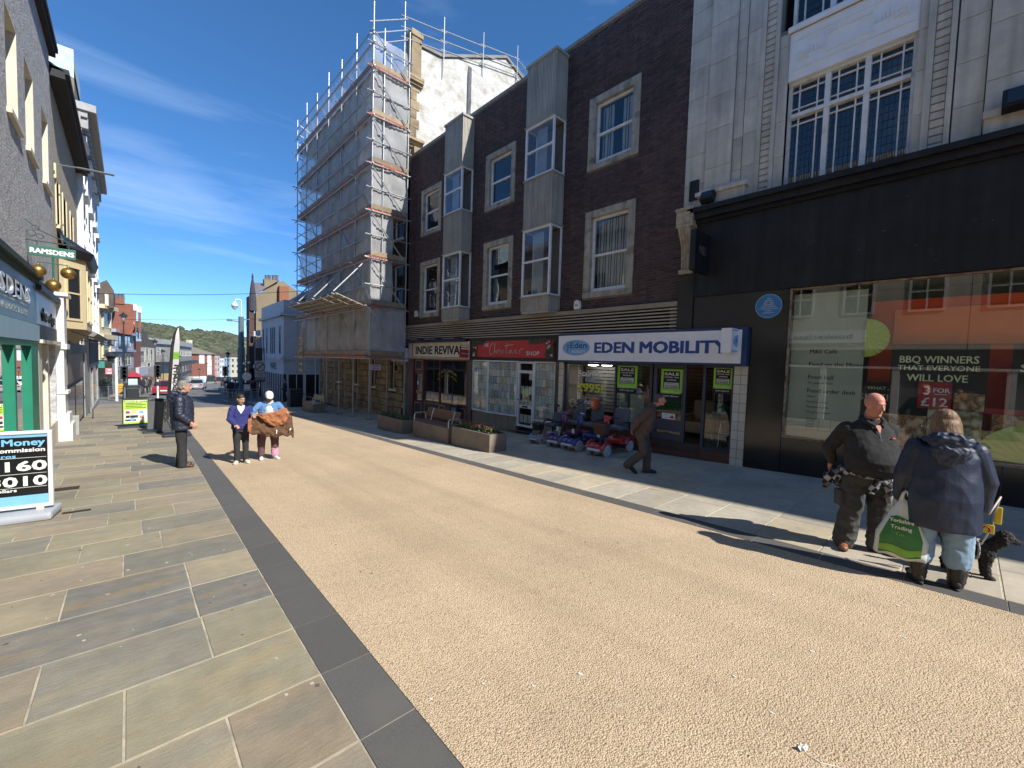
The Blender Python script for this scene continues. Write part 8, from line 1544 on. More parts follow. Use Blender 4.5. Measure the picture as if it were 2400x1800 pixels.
def clothgrid(name,outline_top,outline_bot,y0,mat,nx=40,nz=22,amp=.03,thick=.02,ph=0):
 mb=MB();fr_=[];bk=[]
 for j in range(nz+1):
  for i in range(nx+1):
   u,v=i/nx,j/nz
   def ev(tb):
    for(a,b)in zip(tb[:-1],tb[1:]):
     if a[0]<=u<=b[0]:k=(u-a[0])/(b[0]-a[0]);return(a[1]+(b[1]-a[1])*k,a[2]+(b[2]-a[2])*k)
    return tb[-1][1:]
   ax,az=ev(outline_top);bx_,bz=ev(outline_bot);px,py=ax+(bx_-ax)*v,az+(bz-az)*v;c=onY(px,py,y0)
   d=amp*(math.sin(u*21+ph+v*3)*.35+noise.noise(Vector((u*5+ph,v*2.2,1)))*1.1+noise.noise(Vector((u*13,v*6,ph)))*.7)*(.5+v);e=thick if 0<i<nx and 0<j<nz else .004
   fr_.append((c.x,y0-d-e,c.z));bk.append((c.x,y0-d+e,c.z))
 n1=nx+1;N=len(fr_);fs_=[(j*n1+i,j*n1+i+1,(j+1)*n1+i+1,(j+1)*n1+i)for j in range(nz)for i in range(nx)]
 mb.add(fr_+bk,fs_+[tuple(N+q for q in reversed(f))for f in fs_]+[(i,N+i,N+i+1,i+1)for i in range(nx)]+[(nz*n1+i,nz*n1+i+1,N+nz*n1+i+1,N+nz*n1+i)for i in range(nx)]+[(j*n1,(j+1)*n1,N+(j+1)*n1,N+j*n1)for j in range(nz)]+[(j*n1+nx,N+j*n1+nx,N+(j+1)*n1+nx,(j+1)*n1+nx)for j in range(nz)])
 return part(name,mb,mat,t,True)
clothgrid('coat_body',[(0,583,980),(.2,598,974),(.5,630,975),(.8,664,962),(1,684,975)],[(0,581,1012),(.12,592,1020),(.25,606,1017),(.38,622,1025),(.5,636,1023),(.62,648,1028),(.75,662,1020),(.86,674,1024),(.93,683,1019),(.97,687,1029),(1,690,1022)],10.38,m_cbr,amp=.045)
clothgrid('rust_lining',[(0,600,971),(.3,618,969),(.6,640,966),(.85,662,957),(1,673,956)],[(0,606,975),(.25,622,990),(.5,645,1001),(.8,668,994),(1,679,972)],10.30,m_rust,30,16,.05,.012,2)
clothgrid('coat_front_edge',[(0,581,982),(1,590,981)],[(0,580,1012),(1,588,1018)],10.33,m_rust,6,12,.02,.012,1)
mb=MB()
for(px,py,a,b)in((648,1012,1.2,4),(680,1006,2,2)):q=onY(px,py,10.27);mb.hull([(q.x-.008*a,10.27,q.z-.012*b),(q.x+.008*a,10.27,q.z-.01*b),(q.x+.014*a,10.27,q.z+.01*b),(q.x-.002,10.27,q.z+.012*b)],[(q.x-.008*a,10.275,q.z-.012*b),(q.x+.008*a,10.275,q.z-.01*b),(q.x+.014*a,10.275,q.z+.01*b),(q.x-.002,10.275,q.z+.012*b)])
part('care_label',mb,m_white,t)
# ---- 4 walking man
P=person('older man in a brown jacket walking past the scooters, hands behind his back',7.78,4.42,math.radians(-152));m_brj=M('brown_jacket',(0.11,0.068,0.054),(0.085,0.052,0.042),7,.9,.3,110);m_brt=M('brown_trousers',(0.085,0.070,0.058),(0.065,0.053,0.045),7,.95,.3,110)
J=dict(hip=(0,-.06,.88),ch=(0,.10,1.25),nk=(0,.17,1.42),hd=(0,.285,1.535),nr=.052,armL=((-.19,.10,1.33),(-.26,-.10,1.12),(-.08,-.22,.95)),armR=((.19,.10,1.33),(.27,-.10,1.13),(.10,-.23,.90)),legL=((-.09,-.05,.84),(-.10,.08,.47),(-.10,.08,.085)),legR=((.09,-.05,.84),(.10,.02,.46),(.10,-.27,.19)))
mb=MB();basebody(mb,J);hm=headm(J['hd'],math.radians(-4),math.radians(-6),.97);head(mb,hm,.0);hand(mb,J['armL'][2],(.7,-.3,-.5),(0,1,0),-1,1,.8);hand(mb,J['armR'][2],(-.5,-.1,-.8),(0,1,0),1,1,.8);fuse(mb,'body',.009,sk_red,P);face_parts(P,hm,'brow_grey')
mb=MB();torso(mb,[(.78,0,-.04,.175,.15,-.1),(.86,0,-.03,.18,.155,-.1),(1.0,0,.02,.185,.16),(1.15,0,.06,.195,.155),(1.28,0,.09,.19,.135),(1.38,0,.12,.14,.10),(1.43,0,.15,.08,.07)]);sleeves(mb,J,(.075,.066,.050));mb.tube([(-.07,.20,1.42),(-.075,.13,1.45),(0,.08,1.47),(.075,.13,1.45),(.07,.20,1.42)],.022,8);fuse(mb,'jacket',.010,m_brj,P,3,(.009,11,1.5))
mb=MB();trousers(mb,J,[(.74,0,-.05,.15,.13),(.86,0,-.05,.165,.14),(.92,0,-.04,.15,.12)],(.105,.10,.088,.084,.082),.04);fuse(mb,'trousers',.010,m_brt,P,3,(.010,10,.8))
m_blks=M('black_boot',(0.018,0.016,0.015),(0.028,0.025,0.023),8,.5);shoe(P,J['legL'][2],(0,1),m_blks,m_sole,.28,.12);shoe(P,J['legR'][2],(0,1),m_blks,m_sole,.28,.12,lift=-.8)
m_hairgd=M('dark_grey_hair',(0.10,0.09,0.085),(0.05,0.045,0.04),60,.7,.7,220,stretch=(1,1,.25));mb=MB();mb.ell((0,-.025,.050),(.083,.098,.085));mb.ell((0,-.058,.0),(.080,.062,.075));mb.xf(hm);fuse(mb,'hair',.008,m_hairgd,P,1,(.006,40,1))
# ---- 5 bald man
P=person('bald man in a black fleece with a checked shirt round his waist',6.15,.72,math.radians(128));m_flc=M('black_fleece',(0.020,0.020,0.021),(0.030,0.030,0.031),14,.95,.5,240);m_cargo=M('charcoal_cargo',(0.075,0.074,0.070),(0.05,0.05,0.049),7,.92,.4,150)
J=dict(hip=(0,0,.92),ch=(0,.0,1.30),nk=(0,.02,1.50),hd=(0,.065,1.665),nr=.070,armL=((-.215,-.02,1.38),(-.30,-.16,1.12),(-.17,-.25,.97)),armR=((.215,-.02,1.38),(.31,-.17,1.12),(.20,-.27,.95)),legL=((-.11,0,.87),(-.15,.03,.48),(-.16,.02,.09)),legR=((.11,0,.87),(.14,.03,.48),(.15,-.04,.09)))
mb=MB();basebody(mb,J);hm=headm(J['hd'],math.radians(12),math.radians(-12),1.06);head(mb,hm,.008);mb.ell(hm@Vector((0,.03,-.10)),(.06,.055,.04));hand(mb,J['armL'][2],(.6,-.3,-.5),(0,.6,-.3),-1,1.1,.8);hand(mb,J['armR'][2],(.1,-.5,-.8),(-.8,.3,0),1,1.1,.8);fuse(mb,'body',.0065,sk_red,P,4);face_parts(P,hm,'brow_fair',(0.42,0.16,0.13),(0.1,0.12,0.14))
mb=MB();torso(mb,[(.86,0,.04,.20,.17),(.90,0,.06,.225,.21),(.97,0,.095,.235,.25),(1.06,0,.10,.24,.265),(1.16,0,.075,.238,.235),(1.27,0,.035,.235,.19),(1.37,0,.01,.225,.145),(1.44,0,.0,.17,.115),(1.49,0,.005,.10,.09),(1.51,0,.01,.085,.08)],30);sleeves(mb,J,(.085,.070,.052));fl_=fuse(mb,'fleece',.0085,m_flc,P,3,(.006,9,1.2))
mb=MB();mb.tube([(-.03,.155,1.435),(-.085,.105,1.475),(-.100,.02,1.515),(0,-.065,1.535),(.100,.02,1.515),(.085,.105,1.475),(.03,.155,1.435)],[.02,.026,.026,.026,.026,.026,.02],10);fuse(mb,'collar',.007,m_flc,P,2)
mb=MB();mb.add([(-.032,.150,1.45),(.032,.150,1.45),(0,.185,1.36)],[(0,2,1)]);part('neck_opening',mb,sk_red,P,local=True)
mb=MB();mb.tube([(0,.172,1.385),(0,.205,1.29)],.004,6);mb.ell((0,.208,1.285),(.006,.006,.012));part('zip',mb,MATS['chrome'],P,local=True);mb=MB();mb.hull([(-.155,.155,1.315),(-.10,.185,1.312),(-.125,.172,1.335)],[(-.157,.170,1.315),(-.10,.196,1.312),(-.125,.186,1.335)]);mb.xf(Matrix.Translation((0,.012,0)));part('orange_logo',mb,M('logo_orange',(0.7,0.12,0.03),None,3),P,local=True)
mb=MB();trousers(mb,J,[(.76,0,.0,.19,.16),(.86,0,.01,.215,.18),(.93,0,.02,.21,.18),(.97,0,.02,.20,.17)],(.128,.120,.108,.104,.110),-.0);tr5=fuse(mb,'cargo_trousers',.009,m_cargo,P,3,(.016,9,1.1))
mb=MB();mb.rbox((-.285,-.07,.50),(-.225,.07,.68),.015);mb.rbox((.215,-.07,.50),(.275,.07,.68),.015);part('cargo_pocket',mb,m_cargo,P,True,local=True)
mb=MB();mb.tube([(-.10,.135,.83),(-.15,.165,.70),(-.155,.16,.60)],[.011,.018,.012],6,sq=2.0);part('pale_strap',mb,M('strap_grey',(0.30,0.30,0.29),None,6),P,True,local=True)
def plaid():
 m=bpy.data.materials.new('plaid');m.use_nodes=True;n=m.node_tree.nodes;l=m.node_tree.links;p=n['Principled BSDF'];p.inputs['Roughness'].default_value=.95;t_=n.new('ShaderNodeTexCoord');mp=n.new('ShaderNodeMapping');mp.inputs['Rotation'].default_value=(.4,.5,.6);l.new(t_.outputs['Object'],mp.inputs[0]);c=n.new('ShaderNodeTexChecker');c.inputs['Scale'].default_value=17;c.inputs['Color1'].default_value=(.42,.42,.43,1);c.inputs['Color2'].default_value=(.02,.02,.022,1);l.new(mp.outputs[0],c.inputs[0])
 c2=n.new('ShaderNodeTexChecker');c2.inputs['Scale'].default_value=8.5;c2.inputs['Color1'].default_value=(.9,.9,.9,1);c2.inputs['Color2'].default_value=(.35,.35,.36,1);l.new(mp.outputs[0],c2.inputs[0]);x=n.new('ShaderNodeMix');x.data_type='RGBA';x.blend_type='MULTIPLY';x.inputs[0].default_value=1;l.new(c.outputs[0],x.inputs[6]);l.new(c2.outputs[0],x.inputs[7]);l.new(x.outputs[2],p.inputs['Base Color']);return m
m_plaid=plaid();mb=MB();n=30;pts=[(math.cos(a)*.235,.015+math.sin(a)*.205,.905+.02*math.sin(a*2)-.03*math.sin(a))for a in[2*math.pi*i/n for i in range(n+1)]];mb.tube(pts,[.034+.008*math.sin(i*1.7)for i in range(n+1)],10)
mb.ell((.02,.235,.865),(.05,.035,.045));mb.tube([(.03,.245,.87),(.06,.25,.78),(.085,.235,.72)],[.03,.042,.035],8);mb.tube([(-.02,.245,.87),(-.07,.255,.80),(-.10,.24,.70)],[.03,.036,.025],8)
for k in range(9):a=math.radians(-165+k*19);x,y=math.cos(a)*.235,math.sin(a)*.20;mb.tube([(x,y,.90),(x*1.10,y*1.12,.80),(x*1.14,y*1.18,.66+.03*(k%3))],[.035,.045,.028],8)
mb.tube([(.22,-.08,.88),(.31,-.12,.80),(.34,-.14,.66)],[.04,.06,.03],8)
fuse(mb,'tied_shirt',.009,m_plaid,P,2,(.010,14,1))
m_tans=M('tan_leather',(0.28,0.115,0.045),(0.21,0.08,0.03),8,.45);shoe(P,J['legL'][2],(-.55,1),m_tans,m_sole,.29,.12);shoe(P,J['legR'][2],(.55,1),m_tans,m_sole,.29,.12)
# ---- 6 woman with the navy parka
P=person('woman seen from behind in a long navy hooded coat, pale jeans and black boots',5.62,.10,math.radians(-74));m_park=M('navy_parka',(0.012,0.020,0.045),(0.018,0.028,0.058),5,.5,.25,60,spec=.45);m_jean=M('pale_denim',(0.27,0.40,0.53),(0.20,0.31,0.43),5,.9,.5,280,stain=(0.33,0.46,0.58),stscale=3)
J=dict(hip=(0,0,.84),ch=(0,.02,1.20),nk=(0,.04,1.38),hd=(0,.10,1.53),nr=.055,armL=((-.20,.01,1.29),(-.275,.0,1.02),(-.275,.08,.76)),armR=((.20,.01,1.29),(.285,.0,1.02),(.285,.08,.77)),legL=((-.11,0,.80),(-.125,.01,.44),(-.125,-.01,.085)),legR=((.11,0,.80),(.135,.01,.44),(.14,.0,.085)))
mb=MB();basebody(mb,J);hm=headm(J['hd'],math.radians(8),math.radians(-18),.98);head(mb,hm,.004);hand(mb,J['armL'][2],(0,.15,-1),(1,.2,0),-1,.95,1.3);hand(mb,J['armR'][2],(0,.2,-1),(-1,.2,0),1,.95,1.2);fuse(mb,'body',.007,sk_pale,P,3);face_parts(P,hm,'brow_fair')
mb=MB();torso(mb,[(.57,0,-.01,.262,.20,.05),(.60,0,-.01,.268,.205,.05),(.72,0,-.01,.262,.20),(.86,0,-.01,.262,.20),(1.0,0,.0,.25,.185),(1.12,0,.01,.238,.17),(1.24,0,.01,.232,.15),(1.31,0,.01,.20,.13),(1.37,0,.01,.12,.10),(1.39,0,.015,.09,.08)],30);sleeves(mb,J,(.088,.076,.060));fuse(mb,'parka',.0085,m_park,P,3,(.008,6.5,.75))
mb=MB();mb.ell((0,-.09,1.36),(.155,.075,.050));mb.ell((0,-.125,1.28),(.150,.055,.085));mb.ell((0,-.13,1.20),(.10,.04,.06));mb.tube([(-.13,.03,1.37),(-.15,-.06,1.385),(-.07,-.13,1.40),(.07,-.13,1.40),(.15,-.06,1.385),(.13,.03,1.37)],.034,10);mb.tube([(-.10,.02,1.40),(-.08,-.06,1.43),(.08,-.06,1.43),(.10,.02,1.40)],.028,10);fuse(mb,'hood',.0085,m_park,P,2,(.014,13,1))
mb=MB()
for s_ in(-1,1):mb.rbox((s_*.17-.035,-.03,1.375),(s_*.17+.035,.05,1.395),.006)
part('shoulder_tab',mb,m_park,P,True,local=True)
mb=MB();trousers(mb,J,[(.66,0,0,.19,.15),(.80,0,0,.22,.17),(.88,0,0,.20,.15)],(.130,.122,.108,.104,.092),-.165);fuse(mb,'jeans',.009,m_jean,P,3,(.009,11,1.2))
for s_,k in((-1,'L'),(1,'R')):
 an=Vector(J['leg'+k][2]);shoe(P,tuple(an),(s_*.12,1),m_blks,m_sole,.27,.12,name='boot');mb=MB();limb(mb,[an+Vector((0,-.01,-.02)),an+Vector((0,-.01,.08)),an+Vector((0,0,.20))],[.060,.068,.080],16);fuse(mb,'boot_shaft',.0085,m_blks,P,2,(.006,18,1))
 mb=MB()
 for q in range(5):mb.tube([an+Vector((-.03,.055+.004*q,.0+q*.035)),an+Vector((.03,.060+.004*q,.02+q*.035))],.003,4)
 mb.tube([an+Vector((s_*.06,-.03,.13)),an+Vector((s_*.085,-.05,.10)),an+Vector((s_*.07,-.05,.06))],.003,4);part('boot_laces',mb,m_sole,P,local=True)
m_hairb=M('light_brown_hair',(0.21,0.13,0.068),(0.12,0.07,0.036),26,.55,.5,90,stretch=(1,1,.10))
mb=MB();mb.ell((0,-.02,.045),(.092,.108,.092));mb.ell((0,-.05,-.03),(.100,.075,.085));mb.ell((0,-.045,-.085),(.110,.062,.055));mb.ell((-.075,.0,-.05),(.03,.06,.08));mb.ell((.075,.0,-.05),(.03,.06,.08))
for k in range(22):a=math.radians(180+k*180/21);x,y=math.cos(a)*.098,-.02+math.sin(a)*.082;mb.tube([(x*.85,y*.9,.05),(x,y,-.03),(x*1.05,y*1.02,-.12-.012*(k%3))],[.022,.022,.014],6)
mb.xf(hm);fuse(mb,'hair',.0065,m_hairb,P,4,(.003,26,.2))
# ---- carrier bag
bl=P.matrix_world if False else None
hx=onX(2122,1168,5.45);t=thing('carrier_bag','white plastic carrier bag with a green print hanging from the woman\'s left hand','bag',(hx.x,hx.y,hx.z-.5));m_plast=M('white_plastic',(0.62,0.64,0.60),(0.52,0.56,0.50),5,.4,.4,20);m_bagg=M('bag_green',(0.02,0.15,0.035),(0.03,0.2,0.05),4,.5)
yc,xc,zt_=hx.y+.0,hx.x+.05,hx.z
mb=MB();rg_=[];hh=.56
for k in range(13):
 s=k/12;wy=.025+.165*min(1,s*1.5)**.9;wx=.018+.055*math.sin(min(1,s*1.3)*1.9);z=zt_-.02-hh*s;r_=[]
 for i in range(36):
  a=2*math.pi*i/36;f_=1+.10*math.sin(a*9+k*.3)*(1-s*.65);r_.append((xc+math.cos(a)*wx*f_,yc+.02*s+math.sin(a)*wy*(f_*.5+.5),z+.012*math.sin(a*5)))
 rg_.append(r_)
mb.rings(rg_);part('bag_body',mb,m_plast,t,True)
mb=MB();n=14;gr=[]
for j in range(n+1):
 s=.30+.66*j/n;wy=.025+.165*min(1,s*1.5)**.9;wx=.018+.055*math.sin(min(1,s*1.3)*1.9);row=[]
 for i in range(13):
  u=-1+2*i/12;a=math.pi+math.asin(max(-1,min(1,u*.80)));k=s*12;f_=1+.10*math.sin(a*9+k*.3)*(1-s*.65);row.append((xc+math.cos(a)*wx*f_-.0035,yc+.02*s+math.sin(a)*wy*(f_*.5+.5)*(1 if True else 1),zt_-.02-hh*s+.012*math.sin(a*5)))
 gr.append(row)
mb.add([v for r_ in gr for v in r_],[(j*13+i,j*13+i+1,(j+1)*13+i+1,(j+1)*13+i)for j in range(n)for i in range(12)]);part('green_print',mb,m_bagg,t,True)
mb=MB();j0=12;q=[[(x-.003,y,z)for x,y,z in gr[11]],[(x-.003,y,z-.02*math.sin(i*.26))for i,(x,y,z)in enumerate(gr[13])]];mb.add(q[0]+q[1],[(i,i+1,14+i,13+i)for i in range(12)]);part('light_green_band',mb,M('band_lime',(0.20,0.42,0.04),None,3,.5),t)
for s,dz,sz,wd,m in(('Yorkshire',.235,.062,.17,m_txtw),('Trading',.30,.062,.15,m_txtw),('Co.',.36,.055,.07,M('band_lime','#0'))):
 mb=MB();put_text(mb,s,(xc-.083,yc+.01,zt_-dz),(0,-1,0),(0,0,1),(-1,0,0),sz*.8,bold=.02,width=wd,align=0);part('bag_lettering',mb,m,t)
mb=MB()
for s_ in(-1,1):mb.tube([(xc,yc+s_*.03,zt_-.04),(xc-.01,yc+s_*.018,zt_+.04),(xc-.01,yc,zt_+.065)],[.02,.012,.008],8)
part('bag_handle',mb,m_plast,t,True)
# ---- dog and lead
t=thing('dog','small curly black dog in a pale harness standing behind the woman','dog',(6.16,-.10,G(6.16,-.10)),math.radians(196));t.scale=(.86,.86,.86);m_fur=M('black_fur',(0.016,0.014,0.013),(0.032,0.027,0.024),60,.75,1.0,130,bdist=.012)
mb=MB();mb.ell((0,0,.31),(.085,.19,.095));mb.ell((0,.14,.32),(.088,.09,.105));mb.ell((0,-.14,.32),(.085,.085,.095));limb(mb,[(0,.17,.36),(0,.25,.47)],[.07,.06]);mb.ell((0,.28,.51),(.072,.075,.07));limb(mb,[(0,.31,.49),(0,.38,.47)],[.042,.032]);
for s_ in(-1,1):
 mb.ell((s_*.07,.26,.47),(.022,.035,.06));limb(mb,[(s_*.05,.15,.28),(s_*.055,.14,.15),(s_*.055,.16,.03)],[.048,.034,.034]);mb.ell((s_*.055,.18,.025),(.033,.045,.026));limb(mb,[(s_*.055,-.14,.29),(s_*.06,-.09,.19),(s_*.06,-.19,.115),(s_*.06,-.17,.03)],[.062,.045,.03,.032]);mb.ell((s_*.06,-.15,.025),(.033,.045,.026))
limb(mb,[(0,-.21,.36),(0,-.25,.44),(0,-.23,.50)],[.022,.028,.03]);fuse(mb,'body',.009,m_fur,t,1,(.016,42,1))
mb=MB();mb.tube([(math.cos(a)*.094,.06,.318+math.sin(a)*.104)for a in[i*.3142 for i in range(21)]],.012,6,sq=1.5);mb.tube([(0,.10,.435),(0,-.02,.415)],.012,6);part('harness',mb,M('harness_grey',(0.35,0.33,0.32),None,4),t,True,local=True)
for s_ in(-1,1):mb=MB();mb.ell((s_*.035,.335,.525),.011,8,6);part('eye',mb,M('iris_dark','#0'),t,True,local=True)
mb=MB();mb.ell((0,.412,.478),(.016,.012,.012));part('nose',mb,m_sole,t,True,local=True)
hr=onX(2345,1165,5.95);dg=Vector((6.14,-.14,G(6.1,0)+.37));t=thing('dog_lead','pale dog lead with yellow packets running from the woman\'s hand to the dog','dog lead',tuple(dg));mb=MB();mid=onX(2325,1235,6.0)
mb.tube([(5.74,-.20,.66),hr,hr+Vector((0,.02,-.12)),mid,onX(2300,1275,6.03),dg],[.009,.009,.008,.008,.008,.008],8);part('lead_cord',mb,M('lead_cream',(0.55,0.50,0.44),None,3,.6),t,True)
m_yp=M('packet_yellow',(0.72,0.55,0.02),(0.65,0.45,0.03),9,.5);m_pr=M('price_red','#0')
mb=MB();c=onX(2312,1240,5.93);mb.rbox((c.x,c.y-.05,c.z-.04),(c.x+.03,c.y+.05,c.z+.045),.008);mb.rbox((c.x+.02,c.y-.09,c.z+.06),(c.x+.05,c.y-.045,c.z+.22),.008);part('yellow_packet',mb,m_yp,t);mb=MB();mb.tube([(c.x-.002,c.y+.025*math.cos(a),c.z+.025*math.sin(a))for a in[i*.6 for i in range(8)]],.006,4);mb.tube([(c.x-.002,c.y-.03,c.z-.02),(c.x-.002,c.y-.01,c.z+.02)],.006,4);part('red_mark',mb,m_pr,t)
# ---- passers-by beyond the junction
def ped(px,py,rz,H,top,leg,lab,skin=None,seat=False):
 g=onG(px,py);P=thing('person',lab,'person',(g.x,g.y,T(g.x,g.y)),rz,'distant pedestrians');k=H/1.75;J=dict(hip=(0,0,.9*k),ch=(0,0,1.28*k),nk=(0,0,1.46*k),hd=(0,.03,1.61*k),armL=((-.2,0,1.38*k),(-.25,-.02,1.1*k),(-.22,.1,.88*k)),armR=((.2,0,1.38*k),(.25,.03,1.1*k),(.2,.18,.92*k)),legL=((-.09,0,.86*k),(-.1,.12,.47*k),(-.1,.05,.08)),legR=((.09,0,.86*k),(.1,-.02,.46*k),(.1,-.2,.12)))
 mb=MB();basebody(mb,J);head(mb,headm(J['hd'],0,0,1.0));fuse(mb,'body',.028,skin or sk_pale,P,1);mb=MB();torso(mb,[(.82*k,0,0,.2,.14),(1.1*k,0,0,.2,.15),(1.35*k,0,0,.21,.13),(1.46*k,0,0,.09,.08)],14);sleeves(mb,J,(.075,.065,.05));fuse(mb,'coat',.03,top,P,1)
 mb=MB();trousers(mb,J,[(.78*k,0,0,.16,.12),(.92*k,0,0,.17,.13)],(.09,.085,.07,.065,.06),.0);fuse(mb,'trousers',.03,leg,P,1);mb=MB();mb.ell((0,-.02,1.65*k),(.088,.1,.09));part('hair',mb,m_hairgd if H>1.7 else m_hairk,P,True,local=True)
 for s_,a in((-.1,.05),(.1,-.2)):mb=MB();mb.ell((s_,a+.04,.05 if s_<0 else .09),(.045,.13,.05));part('shoe',mb,m_sole,P,True,local=True)
dkc=M('coat_black',(0.02,0.02,0.024),None,5,.9);gyc=M('coat_grey',(0.11,0.12,0.14),None,5,.9);blc=M('coat_blue',(0.05,0.08,0.2),None,5,.9);rdc=M('coat_maroon',(0.18,0.03,0.04),None,5,.9);jn=M('jeans_dark',(0.04,0.055,0.09),None,5,.9)
for a in((332,925,2.8,1.75,dkc,jn,'dark coated figure walking past the map board, nearer of two'),(341,922,.4,1.7,gyc,m_trd,'grey coated figure just beyond the map board'),(349,918,3.0,1.72,dkc,m_trd,'black coated figure left of the signal on the white pole'),(376,921,1.2,1.74,blc,jn,'blue coated figure standing between the signal and the red car'),(540,935,2.5,1.72,dkc,m_trd,'dark figure leaning by the guard rail left of the camera pole'),(552,932,.2,1.66,gyc,jn,'shorter grey figure beside the camera pole'),(578,935,3.1,1.7,dkc,m_trd,'dark figure beneath the blank round sign'),(592,935,.3,1.74,rdc,jn,'maroon coated figure left of the zone sign'),(668,942,1.5,1.76,dkc,m_trd,'black coated figure in front of the white corner shop'),(452,899,2.9,1.7,dkc,jn,'tiny dark figure crossing beyond the white car'),(505,900,0.3,1.7,rdc,jn,'tiny maroon figure outside the far terrace')):ped(*a)
# ================================================================== MOBILITY SCOOTERS
def scooter(x,y,rz,col,lab,basket=True,seat_hi=1.0,small=False,mirror=True,bcol=None):
 t=thing('mobility_scooter',lab,'mobility scooter',(x,y,G(x,y)),rz,'mobility scooters outside the shop');s=.78 if small else 1.0;m_ty=M('grey_tyre',(0.50,0.51,0.54),None,6,.8);m_hub=M('hub_silver',(0.35,0.35,0.36),None,3,.4,metal=.5);m_se=M('seat_grey',(0.13,0.135,0.15),(0.10,0.105,0.12),8,.85,.4,150);R_=.155*s;hw=.24*s;wb=.55*s
 for(yy,nm)in((wb,'front_wheel'),(-wb,'rear_wheel')):
  for sx in(-1,1):
   mb=MB();prof=[(R_*.55,-.04),(R_*.86,-.045),(R_,-.025),(R_,.025),(R_*.86,.045),(R_*.55,.04)];mb.lathe([(r,z*s)for r,z in prof],24,(sx*hw,yy,R_),axis='X');wl=part(nm,mb,m_ty,t,True,local=True)
   mb=MB();mb.lathe([(R_*.2,-.035),(R_*.52,-.03),(R_*.52,.03),(R_*.2,.048),(.01,.05)],14,(sx*hw,yy,R_),axis='X');part('hub',mb,m_hub,wl,local=True)
 mb=MB();mb.rbox((-hw*.7,-wb*.6,.13*s),(hw*.7,wb*.75,.20*s),.02);part('floor_pan',mb,m_iron,t,True,local=True)
 mb=MB();mb.rbox((-hw*.95,-wb*1.25,.22*s),(hw*.95,-wb*.25,.40*s),.06*s);mb.rbox((-hw*1.25,-wb*1.28,.30*s),(hw*1.25,-wb*.72,.39*s),.04*s)
 for sx in(-1,1):mb.tube([(sx*hw,-wb+R_*1.25*math.cos(a),R_+R_*1.25*math.sin(a))for a in[math.radians(15+15*i)for i in range(11)]],.05*s,8)
 fuse(mb,'rear_body',.012,col,t,2)
 mb=MB();mb.rbox((-hw*.85,wb*.55,.16*s),(hw*.85,wb*1.38,.30*s),.05*s);mb.ell((0,wb*1.25,.25*s),(hw*.85,.10*s,.085*s))
 for sx in(-1,1):mb.tube([(sx*hw,wb+R_*1.22*math.cos(a),R_+R_*1.22*math.sin(a))for a in[math.radians(10+16*i)for i in range(11)]],.045*s,8)
 fuse(mb,'front_body',.012,col,t,2)
 mb=MB();mb.rbox((-hw*.75,wb*1.30,.15*s),(hw*.75,wb*1.48,.21*s),.02);part('bumper',mb,m_whitep,t,True,local=True)
 for sx in(-1,1):mb=MB();mb.ell((sx*.075*s,wb*1.36,.285*s),(.035*s,.03,.028*s));part('headlight',mb,M('lamp_frost','#0'),t,True,local=True)
 tx,ty=Vector((0,wb*.75,.24*s)),Vector((0,wb*.35,.92*s*(.95 if small else 1)));mb=MB();mb.tube([tx,tx.lerp(ty,.5),ty],[.035*s,.03*s,.03*s],8);part('tiller',mb,m_iron,t,True,local=True)
 c=tx.lerp(ty,.80);mb=MB();
 if not small:mb.ell(c,(.10*s,.055,.17*s));mb.ell(ty+Vector((0,0,.02)),(.13*s,.07,.06));mb.ell(ty+Vector((0,.05,.05)),(.05,.05,.04));fuse(mb,'console_cowl',.010,col,t,2)
 mb=MB();mb.tube([ty+Vector((-.26*s,-.10,.03)),ty+Vector((-.16*s,-.03,.05)),ty+Vector((.16*s,-.03,.05)),ty+Vector((.26*s,-.10,.03))],[.016,.013,.013,.016],8);part('handlebar',mb,m_iron,t,True,local=True)
 if mirror:
  for sx in(-1,1):mb=MB();mb.tube([ty+Vector((sx*.2*s,-.05,.05)),ty+Vector((sx*.27*s,-.02,.18))],.005,5);mb.ell(ty+Vector((sx*.29*s,-.02,.22)),(.055,.018,.035));part('mirror',mb,m_iron,t,True,local=True)
 if basket:
  b0=tx.lerp(ty,.62)+Vector((0,.08,0));mb=MB();w1,w2,h=.15*s,.19*s,.26*s;lo=[b0+Vector((a*w1,b,-h/2))for a,b in((-1,0),(1,0),(1,.18),(-1,.18))];hi=[b0+Vector((a*w2,b,h/2))for a,b in((-1,-.02),(1,-.02),(1,.24),(-1,.24))]
  mb.hull(lo,hi);part('basket',mb,bcol or M('basket_brown',(0.12,0.068,0.045),(0.09,0.05,0.035),40,.8,.5,120),t,local=True);mb=MB();mb.tube([*hi,hi[0]],.010,6);part('basket_rim',mb,M('basket_brown','#0'),t,True,local=True)
 zs=.60*s;mb=MB();mb.tube([(0,-wb*.5,.38*s),(0,-wb*.5,zs)],.035,8);part('seat_post',mb,m_iron,t,local=True)
 mb=MB();mb.rbox((-.235*s,-wb*.5-.22*s,zs),(.235*s,-wb*.5+.22*s,zs+.10),.04);part('seat_cushion',mb,m_se,t,True,local=True)
 mb=MB();mb.rbox((-.22*s,-.04,0),(.22*s,.05,.46*seat_hi*s),.045);mb.xf(Matrix.Translation((0,-wb*.5-.22*s,zs+.08))@Matrix.Rotation(.12,4,'X'));part('seat_back',mb,m_se,t,True,local=True)
 if not small:mb=MB();mb.ell((0,-wb*.5-.27*s,zs+.08+.46*seat_hi*s+.11),(.14,.05,.085));part('headrest',mb,m_se,t,True,local=True)
